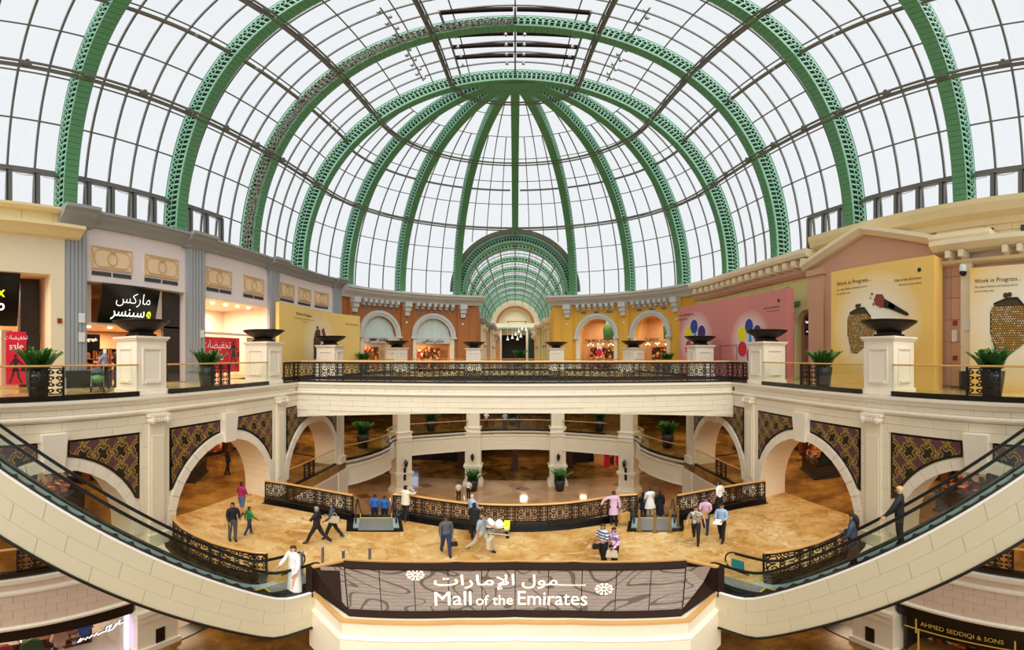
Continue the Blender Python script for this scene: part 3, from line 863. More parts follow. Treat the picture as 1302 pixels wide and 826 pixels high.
mb = MB(); sweep(mb, PF, [(.1, 12.45), (.5, 12.5), (.75, 12.72), (1.0, 12.8), (1.0, 12.95), (.1, 12.95)], -4, 7.65); mb.build('portal_cornice', 'yellowcream', wl)
mb = MB(); sweep(mb, PF, [(-.3, 13.7), (.3, 13.7), (.45, 13.8), (.45, 13.92), (-.3, 13.92)], -4, 6.75); mb.build('parapet_cap', 'yellowcream', wl)
for a, b in ((7.0, 8.1), (14.1, 15.4), (21.5, 22.7), (sA(15.5), sA(19))): pilaster(wl, a, b, ZF, 13.3, -1)
mb = MB(); sweep(mb, PF, cornice(13.3, 13.92, .75, -.5), 6.8, sA(19)); mb.build('cornice', 'greycornice', wl)
for a, b in ((6.75, 8.4), (13.85, 15.65), (21.25, 22.95), (sA(15), sA(19.4))):
    mb = MB(); sweep(mb, PF, cornice(13.2, 13.97, 1.05), a, b); mb.build('pilaster_cap', 'greycornice', wl)
for a, b in ((8.4, 10.65), (11.35, 13.6), (15.65, 17.85), (18.9, 21.1)):
    carved_panel(wl, a, b, 11.3, 12.45, -1); vents(wl, [(a+.05, (a+b)/2-.05), ((a+b)/2+.05, b-.05)], 11.02, 11.22, -1)
for a, b in ((23.0, 24.9), (25.4, 27.3), (27.8, 29.7)):
    carved_panel(wl, a, b, 11.5, 12.6, -1); vents(wl, [(a+.05, b-.05)], 11.25, 11.42, -1)
# dark plinth band of the pilaster zone
mb = MB(); fbox(mb, PF, 7.05, 9.3, .02, .4, ZF, ZF+.75); mb.build('plinth', 'pot', wl)
for z in (7.9, 8.75):
    mb = MB(); fbox(mb, PF, 7.65, 7.95, .27, .33, z, z+.42); tag(mb.build('wall_notice', 'notice_white', None), 'small white notice plate on the first grey pilaster, %s one' % ('lower' if z < 8 else 'upper'), 'notice')
mb = MB(); fbox(mb, PF, 6.65, 6.85, .25, .32, 8.7, 8.9); tag(mb.build('fire_alarm', 'alarm_red', None), 'small red fire alarm on the cream portal left of the first grey pilaster', 'alarm')
for s_c in (15.1,):
    mb = MB(); fbox(mb, PF, s_c-.12, s_c+.12, .27, .33, 8.3, 8.7); tag(mb.build('wall_notice', 'notice_white', None), 'white notice plate on the second grey pilaster', 'notice')

# shop interiors on the left
def shelf_unit(name, label, cat, x0, x1, y0, y1, z0, z1, n, m_body, m_goods, face='x+', group=None):
    e = empty(name, ((x0+x1)/2, (y0+y1)/2, z0), label, cat, group)
    mb = MB(); mb.box(x0, x1, y0, y0+.05, z0, z1); mb.box(x0, x1, y1-.05, y1, z0, z1)
    mb.box(x0, x1, y0, y1, z1-.04, z1)
    if face == 'x+': mb.box(x0, x0+.04, y0, y1, z0, z1)
    elif face == 'x-': mb.box(x1-.04, x1, y0, y1, z0, z1)
    else: mb.box(x0, x1, y1-.04, y1, z0, z1)
    mb.build('cabinet_frame', m_body, e)
    for k in range(n):
        z = z0+(z1-z0)*k/n; mb = MB(); mb.box(x0+.02, x1-.02, y0+.05, y1-.05, z, z+.04); mb.build('shelf', m_body, e)
    mb = MB()
    for k in range(n):
        z = z0+(z1-z0)*k/n+.04; hh = (z1-z0)/n-.14
        ax = (y0+.1, y1-.1) if face[0] == 'x' else (x0+.1, x1-.1)
        t = ax[0]
        while t < ax[1]-.15:
            w_ = random.uniform(.12, .3); h_ = hh*random.uniform(.5, 1)
            if face[0] == 'x': mb.box(x0+.1, x1-.1, t, t+w_*.85, z, z+h_)
            else: mb.box(t, t+w_*.85, y0+.1, y1-.1, z, z+h_)
            t += w_
    tag(mb.build('goods', m_goods, e), kind='stuff')
    return e

sh = tag(empty('shop_room', (-18, 3, ZF)), 'clothes shop room behind the cream portal at the left edge', kind='structure')
opening_room(sh, -.2, 6.4, 10.8, 5, ('shop_warm', 'shop_floor'), -1)
sh2 = tag(empty('shop_room', (-18, 11, ZF)), 'clothes shop room under the black Arabic sign', kind='structure')
opening_room(sh2, 8.1, 14.1, 10.72, 5, ('shop_warm', 'shop_floor'), -1)
sh3 = tag(empty('shop_room', (-18, 18, ZF)), 'bright shop window room between the second and third grey pilasters', kind='structure')
opening_room(sh3, 15.4, 21.5, 10.57, 4, ('shop_white', 'shop_floor'), -1)
area('shop_lamp_left_a', (-18.2, 3.4, 10.6), 2.5, 260, (1, .85, .68)); area('shop_lamp_left_b', (-18.2, 11, 8.7), 2.5, 330, (1, .82, .6)); area('shop_lamp_left_c', (-17.8, 18.4, 10.4), 2.5, 380, (1, .8, .6))
# bay 0: tilted sign (only its end is in view) and banner
e = empty('shop_sign', (-15.6, 3.0, 8.9), 'black tilted sign board cut by the left picture edge, lime and white letters', 'sign')
def bd(a, b, z0, z1, o0, o1, th=.12):     # tilted board
    m_ = MB(); m_.hexa([CO(a, o0-th, z0), CO(a, o0, z0), CO(b, o0, z0), CO(b, o0-th, z0), CO(a, o1-th, z1), CO(a, o1, z1), CO(b, o1, z1), CO(b, o1-th, z1)]); return m_
bd(-1.5, 5.0, 8.55, 10.75, -.2, .25).build('sign_board', 'screen_black', e)
def signfn(s0, z0, zb, zt, o0, o1, sgn=1, off=.03):
    return lambda u, v: CO(s0+sgn*u, o0+(o1-o0)*((z0+v)-zb)/(zt-zb)+off, z0+v)
text_on('lettering', 'M&S x', .6, signfn(4.36, 9.75, 8.55, 10.75, -.2, .25), 'sign_lime', e, 'RIGHT', .01)
text_on('lettering', 'Spencer o', .6, signfn(4.4, 9.2, 8.55, 10.75, -.2, .25), 'sign_white', e, 'RIGHT', .01)
mb = MB(); fbox(mb, PF, 4.75, 5.3, -2.2, -1.9, ZF, 8.5); fbox(mb, PF, 5.4, 6.3, -1.4, -1.0, 8.3, 10.8, 1); mb.build('display_pier', ['shop_white', 'shop_dark'], sh)
mb = MB(); fbox(mb, PF, 5.35, 6.3, -1.1, -.9, ZF, 8.3); mb.build('dark_doorway', 'shop_dark', sh)
e = empty('sale_banner', (-15.9, 4.6, 6.1), 'tall red sale banner with a black walking silhouette beside the left planter', 'banner')
ban = lambda u, v: CO(4.65+u, .12, 6.1+v)
mb = MB(); fbox(mb, PF, 4.42, 5.3, .05, .1, 6.1, 8.3); mb.build('banner_sheet', 'sale_red', e)
text_on('lettering', arabic('تخفيضات'), .25, lambda u, v: CO(4.86+u, .12, 7.98+v), 'print_white', e)
text_on('lettering', 'sale', .42, lambda u, v: CO(4.86+u, .12, 7.55+v), 'print_white', e)
def silhouette(fn, parent, s=1.0):
    """striding woman with a bag, flat print"""
    polys = [[(0, 1.3), (.07, 1.36), (.08, 1.46), (0, 1.52), (-.08, 1.46), (-.07, 1.36)], [(-.12, 1.3), (.12, 1.3), (.1, .95), (.2, .62), (-.2, .62), (-.1, .95)],
             [(-.16, .62), (-.05, .62), (-.16, .32), (-.3, .02), (-.38, .02), (-.25, .32)], [(.05, .62), (.16, .62), (.22, .3), (.38, .04), (.3, 0), (.12, .3)],
             [(.1, 1.28), (.14, 1.22), (.42, 1.0), (.4, .95), (.1, 1.12)], [(-.1, 1.28), (-.3, 1.02), (-.38, .85), (-.33, .82), (-.24, .98), (-.08, 1.15)],
             [(.3, .9), (.52, .9), (.52, .62), (.3, .62)]]
    m_ = MB()
    for p in polys: m_.face([fn(x*s, y*s) for x, y in p])
    return m_.build('silhouette', 'print_black', parent)
silhouette(lambda u, v: CO(4.83+u, .125, 6.15+v), e, .8)

# bay 1: black tilted sign in Arabic
e = empty('shop_sign', (-15.6, 10.5, 8.9), 'large black tilted sign with white and lime Arabic lettering over the second shop', 'sign')
bd(8.95, 12.25, 8.85, 10.6, -.3, .2).build('sign_board', 'screen_black', e)
text_on('lettering', arabic('ماركس'), .72, signfn(10.75, 9.82, 8.85, 10.6, -.3, .2), 'sign_white', e, 'CENTER', -.012)
text_on('lettering', arabic('سبنسر'), .72, signfn(10.55, 9.2, 8.85, 10.6, -.3, .2), 'sign_white', e, 'CENTER')
text_on('lettering', arabic('و'), .72, signfn(11.75, 9.25, 8.85, 10.6, -.3, .2), 'sign_lime', e, 'CENTER', .02)
mb = MB(); fbox(mb, PF, 8.1, 8.75, -1.5, -.6, 8.8, 10.7); fbox(mb, PF, 12.3, 12.9, -1.2, -.5, 8.8, 10.7); mb.build('textured_pier', 'shop_white', sh2)
mb = MB(); fbox(mb, PF, 12.9, 14.05, -.6, -.4, ZF, 10.6); mb.build('dark_glazing', 'shop_dark', sh2)
mb = MB(); fbox(mb, PF, 8.1, 14.0, -4.5, -.4, 8.75, 8.85); mb.build('dropped_ceiling', 'shop_white', sh2)
e = empty('shop_fascia', (-17, 9.5, 8), 'dark interior sign board lettered Autograph inside the second shop', 'sign')
mb = MB(); fbox(mb, PF, 8.5, 10.0, -2.1, -2, 7.55, 8.4); mb.build('board', 'screen_black', e); text_on('lettering', 'Autograph', .25, lambda u, v: CO(9.3+u, -1.98, 8.05+v), 'sign_cream', e)
for k in range(5):
    y = 8.6+k*.95
    shelf_unit('clothes_rack', 'clothes rack in the shop under the Arabic sign, %s from the picture edge' % ('first second third fourth fifth'.split()[k]), 'shelf', -19.5, -19.0, y, y+.85, ZF, 7.7, 3, 'wood', 'goods_warm', 'x+', 'clothes racks in the second shop')
for k in range(4):
    m_ = MB(); y = 9.0+k*1.2; m_.lathe([(.02, .1), (.12, 0), (.1, -.05)], (-17.0, y, 8.72), 8); tag(m_.build('downlight', 'lamp_warm', None), 'small warm downlight in the second shop ceiling, %s from the picture edge' % 'first second third fourth'.split()[k], 'lamp', 'downlights of the second shop')
# bay 2: bright window with sale poster
e = empty('sale_banner', (-16.3, 17.5, 6.4), 'wide red sale poster with a walking silhouette between the second and third grey pilasters', 'banner')
mb = MB(); fbox(mb, PF, 15.9, 19.0, -.38, -.34, 6.3, 8.4); mb.build('banner_sheet', 'sale_red', e)
text_on('lettering', arabic('تخفيضات'), .62, lambda u, v: CO(16.9+u, -.32, 7.75+v), 'print_white', e)
text_on('lettering', 'sale', .8, lambda u, v: CO(16.9+u, -.32, 7.05+v), 'print_white', e)
silhouette(lambda u, v: CO(18.4+u, -.31, 6.55+v), e, 1.1)
mb = MB(); fbox(mb, PF, 15.45, 21.4, -.5, -.3, 8.55, 8.7); fbox(mb, PF, 19.9, 21.3, -.6, -.5, ZF, 8.5); mb.build('window_rail', 'shop_white', sh3)
for k in range(5):
    m_ = MB(); y = 16+k*1.15; m_.lathe([(.02, .1), (.14, 0), (.1, -.05)], (-16.6, y, 10.5), 8); tag(m_.build('downlight', 'lamp_warm', None), 'small warm downlight over the red sale poster window, %s from the second grey pilaster' % 'first second third fourth fifth'.split()[k], 'lamp', 'downlights of the poster window')
for k in range(4):
    m_ = MB(); y = 15.45+k*1.49; fbox(m_, PF, y+.02, y+1.47, -.2, -.18, ZF+.1, 8.5); m_.build('glass_pane', 'shop_glass', sh3)
# yellow hoarding, left
e = empty('hoarding', (-14.1, 26, ZF), 'yellow hoarding with a shoe and handbag picture between the third and fourth grey pilasters', 'hoarding')
PH = Path([(-14.1, 20.6), (-14.2, 25)]+arc(14.3, 3, 23, 6), s0=0, smooth=False)
HL = PH.len
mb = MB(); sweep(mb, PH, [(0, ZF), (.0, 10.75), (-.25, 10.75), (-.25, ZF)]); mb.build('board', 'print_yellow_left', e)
hp = lambda s, z, o=.02: Vector(PH.P(s, o, z))
def print_poly(parent, fn, polys, name='print'):
    for pts, m_ in polys:
        b_ = MB(); b_.face([fn(*p) for p in pts]); b_.build(name, m_, parent)
def ell(cx, cy, rx, ry, n=24, a0=0, rot=0):
    return [(cx+rx*cos(a0+2*pi*k/n)*cos(rot)-ry*sin(a0+2*pi*k/n)*sin(rot), cy+rx*cos(a0+2*pi*k/n)*sin(rot)+ry*sin(a0+2*pi*k/n)*cos(rot)) for k in range(n)]
text_on('lettering', 'Work in Progress...', .3, lambda u, v: hp(3.3+u, 10.1+v), 'print_black', e)
for k in range(2): text_on('lettering', 'Our latest fashion and beauty stores are on their way' if k == 0 else 'to you this season', .13, lambda u, v, k=k: hp(3.3+u, 9.85-k*.18+v), 'print_black', e)
sbag = HL*.5
print_poly(e, lambda u, v: hp(u, v, .03), [([(sbag-.9, 7.0), (sbag-.95, 8.5), (sbag-.6, 9.2), (sbag+.1, 9.3), (sbag+.3, 8.4), (sbag, 7.3)], 'pr_golddark'), (ell(sbag-.3, 9.4, .14, .14), 'pr_black'), ([(sbag+.35, 9.2), (sbag+.75, 9.5), (sbag+1.1, 8.8), (sbag+.7, 8.7)], 'pr_bristle'), ([(sbag+.9, 8.9), (sbag+1.5, 8.0), (sbag+1.3, 7.9)], 'pr_black')])
text_on('lettering', 'Mall of the Emirates', .2, lambda u, v: hp(HL-1.0+u, 9.9+v), 'print_black', e)

# ===== RIGHT facade (drawn mirrored: build on the left, flip)
wr = tag(empty('wall_right', (15.7, 0, ZF)), 'right upper facade: terracotta gable, cream cornices and pale yellow wall', kind='structure')
R = -1
def rb(mb, name, m_, parent=wr): return mb.build(name, m_, parent, -1)
mb = MB(); wall(mb, PF, 16.2, sA(16), 0, -.5, ZF, 12.6, [(17.1, 1.05, 9.0, True)]); rb(mb, 'pale_yellow_wall', 'paleyellow')
for r in range(8):
    k = 0; s = 18.4+(.5 if r % 2 else 0)
    while s < sA(14):
        mb = MB(); fbox(mb, PF, s, s+.98, 0, .03, 9.6+r*.36, 9.95+r*.36); rb(mb, 'stone_tile', 'paleyellow'); s += 1.0
for r in range(4):
    mb = MB(); fbox(mb, PF, 18.35, 18.95, 0, .03, 6.0+r*.8, 6.78+r*.8); rb(mb, 'stone_tile', 'paleyellow')
mb = MB()
P_ = []
for k in range(19): a = pi*k/18; P_.append(CO(17.1-1.1*cos(a), .04, 9.0+1.1*sin(a)))
P_ = [CO(16.0, .04, ZF)]+P_+[CO(18.2, .04, ZF)]
mb.bars(P_, .12, .1, up=(1, 0, 0)); rb(mb, 'door_arch_trim', 'cream_wall')
mb = MB(); fbox(mb, PF, 15.9, 18.3, -3.5, -3.4, ZF, 10.6, 0); fbox(mb, PF, 15.9, 16.05, -3.4, -.5, ZF, 10.6, 0); fbox(mb, PF, 18.15, 18.3, -3.4, -.5, ZF, 10.6, 0); fbox(mb, PF, 15.9, 18.3, -3.5, -.5, 10.5, 10.6); rb(mb, 'passage_walls', 'terracotta')
mb = MB(); fbox(mb, PF, 16.6, 17.6, -3.4, -3.3, ZF, 8.4); rb(mb, 'passage_door', 'wood')
e = empty('direction_sign', (15.5, 16.5, 9), 'small black direction sign hung beside the arched doorway on the right', 'sign')
mb = MB(); mb.box(14.9, 15.7, 16.35, 16.45, 8.95, 9.45); mb.box(14.9, 15.7, 16.35, 16.45, 8.45, 8.9); mb.build('sign_box', 'screen_black', e)
text_on('lettering', 'WC  ATM', .2, lambda u, v: (15.3+u, 16.33, 9.12+v), 'sign_white', e); text_on('lettering', 'PRAYER ROOM', .11, lambda u, v: (15.3+u, 16.33, 8.62+v), 'sign_white', e)
mb = MB(); mb.box(15.6, 15.7, 17.7, 18.3, 10.35, 10.6); tag(mb.build('exit_sign', 'green', None), 'tiny green exit sign above the arched doorway on the right', 'sign')
# dentil cornice over pink hoarding
mb = MB(); sweep(mb, PF, [(-.6, 13.0), (.9, 13.0), (1.0, 13.2), (1.0, 13.45), (-.6, 13.45)], 16.2, sA(16)); rb(mb, 'cornice', 'cream_wall')
mb = MB(); sweep(mb, PF, [(-.1, 12.0), (.25, 12.0), (.4, 12.2), (.4, 12.45), (.1, 12.5), (-.1, 12.5)], 16.2, sA(16)); rb(mb, 'cornice_bed', 'terracotta')
s = 16.45
while s < sA(15.5):
    mb = MB(); fbox(mb, PF, s, s+.38, .0, .8, 12.5, 12.95); fbox(mb, PF, s+.04, s+.34, .8, .86, 12.6, 12.9); rb(mb, 'dentil', 'cream_wall'); s += .82
s = 18.8
for k in range(9):
    vents(wr, [(s, s+.28)], 11.35, 11.6, 1, .03); s += .55 if k % 2 else 1.6
# terracotta gable section, 0.45 m proud
P2 = Path([(-15.2, -4), (-15.2, 30)], s0=-4)
C2 = frame(P2)
mb = MB(); fbox(mb, P2, 7.6, 16.2, -.6, 0, ZF, 12.3); 
for a, b in ((8.8, 12.1), (12.1, 16.4)): pass
mb.prism([C2(8.4, -.6, 12.3), C2(16.4, -.6, 12.3), C2(12.3, -.6, 13.55)], C2(8.4, 0, 12.3)-C2(8.4, -.6, 12.3)); rb(mb, 'gable_wall', 'terracotta')
mb = MB(); fbox(mb, P2, 15.1, 16.3, 0, .15, ZF, 11.9); fbox(mb, P2, 15.0, 16.4, 0, .25, 11.8, 12.15); rb(mb, 'corner_pier', 'terracotta')
for r in range(6):
    for c in range(2):
        mb = MB(); fbox(mb, P2, 6.95+c*.62 if c else 6.95, 7.55 if not c else 8.2, 0, .04, ZF+.1+r*.95, ZF+1.03+r*.95); rb(mb, 'stone_tile', 'terracotta')
def rake(a, za, b, zb, dz=.42, d=.55):
    m_ = MB()
    prof = [(0, -.0), (d*.5, .0), (d, .22), (d, dz), (-.5, dz), (-.5, 0)]
    A = [C2(a, o, za+z) for o, z in prof]; B = [C2(b, o, zb+z) for o, z in prof]
    i = len(m_.v); m_.v += A+B; n_ = 6
    for k in range(n_): m_.f.append((i+k, i+(k+1) % n_, i+n_+(k+1) % n_, i+n_+k)); m_.m.append(0)
    m_.f += [tuple(i+k for k in reversed(range(n_))), tuple(i+n_+k for k in range(n_))]; m_.m += [0, 0]
    return m_
rb(rake(8.3, 12.25, 12.3, 13.5), 'gable_cornice', 'cream_wall'); rb(rake(12.3, 13.5, 16.6, 12.15), 'gable_cornice', 'cream_wall'); rb(rake(5.6, 12.2, 8.4, 12.2), 'gable_cornice', 'cream_wall')
# top cream cornice along the whole near part
mb = MB(); sweep(mb, PF, [(-.9, 13.1), (.05, 13.1), (.1, 13.4), (.55, 13.55), (.72, 13.9), (.75, 14.15), (-.9, 14.15)], -4, 16.25); rb(mb, 'top_cornice', 'yellowcream')
mb = MB(); fbox(mb, PF, -4, 16.2, -.9, -.3, 12.0, 13.2); rb(mb, 'parapet_wall', 'yellowcream')
for r in range(2):
    s = -4+(.6 if r else 0)
    while s < 8.2:
        mb = MB(); fbox(mb, PF, s, s+1.18, -.3, -.02, 12.45+r*.35, 12.78+r*.35); rb(mb, 'stone_tile', 'yellowcream'); s += 1.2
# near right pier with capital and bracketed ledge
mb = MB(); fbox(mb, PF, -4, 8.3, -.3, .3, ZF, 12.0); rb(mb, 'pier_wall', 'stone_pink')
mb = MB(); fbox(mb, P2, 6.5, 7.0, 0, .25, ZF, 11.3); rb(mb, 'column', 'stone')
mb = MB(); fbox(mb, P2, 6.45, 7.05, .25, .3, ZF, ZF+.75); rb(mb, 'column_base', 'pot')
mb = MB(); sweep(mb, P2, [(0, 11.75), (.5, 11.8), (.85, 12.0), (.85, 12.2), (0, 12.2)], -4, 8.2); rb(mb, 'ledge', 'cream_wall')
mb = MB(); sweep(mb, P2, [(0, 11.2), (.35, 11.25), (.5, 11.35), (0, 11.4)], -4, 8.0); rb(mb, 'ledge', 'cream_wall')
for s in (1.5, 4.2, 4.8, 6.7, 7.3):
    mb = MB(); fbox(mb, P2, s, s+.22, 0, .7, 11.45, 11.75); fbox(mb, P2, s+.02, s+.2, 0, .4, 11.3, 11.5); rb(mb, 'bracket', 'cream_wall')
vents(wr, [(5.8, 7.3), (3.2, 4.6)], 12.6, 12.95, 1, -.01)
for z, nm, m_, lb in ((8.6, 'fire_alarm', 'alarm_red', 'upper of two small red alarms on the terracotta pier'), (7.9, 'wall_notice', 'notice_white', 'white notice plate on the terracotta pier between two alarms'), (7.1, 'fire_alarm', 'alarm_red', 'lower of two small red alarms on the terracotta pier')):
    mb = MB(); fbox(mb, P2, 7.25, 7.45 if nm != 'wall_notice' else 7.5, .04, .1, z, z+(.2 if nm != 'wall_notice' else .5)); tag(mb.build(nm, m_, None, -1), lb, nm.split('_')[1])
mb = MB(); fbox(mb, P2, 6.55, 6.85, .25, .35, 8.35, 8.85); tag(mb.build('wall_notice', 'notice_white', None, -1), 'white intercom plate on the stone column beside the right hoarding', 'notice')
e = empty('security_camera', (14.6, 6.9, 10.9), 'white dome security camera on the stone column at upper right', 'camera')
mb = MB(); mb.lathe([(.14, .35), (.17, .2), (.17, .05)], (14.65, 6.75, 10.75), 12); mb.bar((14.95, 6.75, 11.05), (14.6, 6.75, 11.1), .06, .06); mb.build('housing', 'notice_white', e)
mb = MB(); mb.lathe([(.16, .05), (.14, -.06), (.07, -.14)], (14.65, 6.75, 10.75), 12); mb.build('lens_dome', 'black', e)

# hoardings on the right
def hoard_purse(s0, s1, zt, x, label, variant):
    P = Path([(-x, -4), (-x, 30)], s0=-4); C = frame(P)
    e = empty('hoarding', (x, s0, ZF), label, 'hoarding')
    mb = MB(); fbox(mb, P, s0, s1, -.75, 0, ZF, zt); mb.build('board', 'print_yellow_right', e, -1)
    f = lambda o: (lambda s, z: (lambda p: Vector((-p.x, p.y, p.z)))(C(s, o, z)))
    return e, f
def purse(e, f, cs, cz, S):
    # clasp purse of gold scales, printed
    g = lambda o: (lambda u, v: f(o)(cs-u*S, cz+v*S))
    body = [(-.95, .55), (-.75, .85), (-.2, 1.0), (.1, 1.0), (.55, .45), (.75, 0), (.45, -.55), (-.35, -1.1), (-.7, -1.05), (-.95, -.2)]
    print_poly(e, g(.018), [(body, 'pr_golddark')])
    m_ = MB(); from_in = lambda u, v: (-.93 < u < .7 and -1.05 < v < .78 and v < .95-1.1*max(0, u-.05) and v > -1.1+.0*u+max(0, (u+.35))*.72 and not (u < -.8 and v < -.5))
    v = -1.0; r = 0
    while v < .8:
        u = -.92+(.045 if r % 2 else 0)
        while u < .75:
            if from_in(u, v): m_.face([g(.024)(*q) for q in ell(u+.04, v, .038, .04, 6)], random.choice((0, 0, 1)))
            u += .09
        v += .085; r += 1
    m_.build('print', ['pr_gold', 'pr_silver'], e)
    print_poly(e, g(.026), [([(-.85, .8), (-.8, .88), (-.3, 1.06), (.1, 1.06), (.5, .6), (.44, .56), (.05, .97), (-.3, .97)], 'pr_black'), (ell(-.35, 1.14, .1, .1), 'pr_golddark'), (ell(-.2, 1.16, .09, .09), 'pr_golddark')])
def brush(e, f, cs, cz, S):
    g = lambda o: (lambda u, v: f(o)(cs-u*S, cz+v*S))
    print_poly(e, g(.03), [([(.0, .1), (.35, -.1), (1.25, -.62), (1.3, -.72), (1.15, -.74), (.3, -.4), (-.05, -.3)], 'pr_black'), ([(.25, -.05), (.62, -.26), (.5, -.42), (.2, -.3)], 'pr_silver'),
                            ([(.0, .12), (-.1, .3), (-.45, .35), (-.6, .1), (-.5, -.15), (-.2, -.3), (.0, -.28)], 'pr_bristle'), (ell(-.7, .38, .07, .05, 8), 'pr_bristle'), (ell(-.62, -.1, .05, .07, 8), 'pr_bristle'), (ell(-.78, .2, .05, .04, 8), 'pr_bristle')])
e, f = hoard_purse(7.8, 13.6, 11.52, 14.1, 'large yellow hoarding with gold purse and make-up brush under the terracotta gable', 0)
purse(e, f, 11.55, 8.5, 1.0); brush(e, f, 10.3, 9.75, 1.0)
def rt(e, f, txt, size, s, z, al='LEFT', m_='print_black'): text_on('lettering', txt, size, lambda u, v: f(.02)(s-u, z+v), m_, e, al)
rt(e, f, 'Work in Progress...', .27, 13.2, 10.75)
rt(e, f, 'Our latest fashion and beauty stores', .13, 13.2, 10.5); rt(e, f, 'are on their way', .13, 13.2, 10.3)
rt(e, f, 'Mall of the Emirates', .17, 8.4, 10.55, 'RIGHT'); rt(e, f, 'Moments in the making', .12, 8.4, 10.35, 'RIGHT')
print_poly(e, f(.02), [(ell(8.5, 10.95, .1, .1, 8), 'print_black')])
e, f = hoard_purse(-2, 6.2, 10.78, 14.1, 'yellow hoarding with a big gold purse, cut by the right picture edge', 1)
purse(e, f, 4.35, 8.4, 1.05)
rt(e, f, 'Work in Progress...', .24, 6.0, 10.15); rt(e, f, 'Our latest fashion and beauty stores', .12, 6.0, 9.95); rt(e, f, 'are on their way', .12, 6.0, 9.78)
# pink hoarding
e = empty('hoarding', (14.1, 20, ZF), 'long pink hoarding with two flowers of coloured paint pots on the right', 'hoarding')
PP = Path([(-14.1, 17.0), (-14.0, 21), (-13.3, 25), (-12.7, 28.6)], s0=0, smooth=False); CP = frame(PP)
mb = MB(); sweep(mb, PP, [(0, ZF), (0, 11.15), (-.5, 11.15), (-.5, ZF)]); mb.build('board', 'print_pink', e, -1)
fp = lambda o: (lambda s, z: (lambda p: Vector((-p.x, p.y, p.z)))(CP(s, o, z)))
def pots(cs, cz, S):
    for k, (a, c) in enumerate(((95, 'pr_blue'), (30, 'pr_purple'), (150, 'pr_yellow'), (215, 'pr_red'), (275, 'pr_magenta'), (335, 'pr_sky'))):
        u = cs-1.0*S*cos(radians(a)); v = cz+1.0*S*sin(radians(a))
        print_poly(e, fp(.02), [(ell(u, v, .55*S, .6*S), 'pr_rim')]); print_poly(e, fp(.03), [(ell(u, v, .47*S, .53*S), c)])
    print_poly(e, fp(.035), [([(cs-.3*S, cz-.2*S), (cs-.1*S, cz+.55*S), (cs+.05*S, cz+.5*S), (cs+.1*S, cz-.1*S)], 'pr_sky'), ([(cs+.1*S, cz+.5*S), (cs+.3*S, cz+.45*S), (cs+.35*S, cz-.4*S), (cs+.15*S, cz-.5*S)], 'pr_rim')])
pots(3.6, 8.25, .92); pots(9.6, 8.5, 1.0)
def pt(txt, size, s, z, al='LEFT'): text_on('lettering', txt, size, lambda u, v: fp(.02)(s-u, z+v), 'print_black', e, al)
pt('Work in Progress...', .3, 12.0, 10.4); pt('Something colourful', .18, 12.0, 10.1); pt('Mall of the Emirates', .18, .7, 10.1, 'RIGHT'); pt('Moments in the making', .12, .7, 9.9, 'RIGHT')
print_poly(e, fp(.02), [(ell(.75, 10.5, .1, .12, 8), 'print_black')])
mb = MB(); mb.bars([CP(s, .02, z) for s, z in ((4.9, ZF), (4.9, 8.0), (6.6, 8.0), (6.6, ZF))], .02, .02, up=(1, 0, 0)); mb.build('service_door', 'print_black', e, -1)

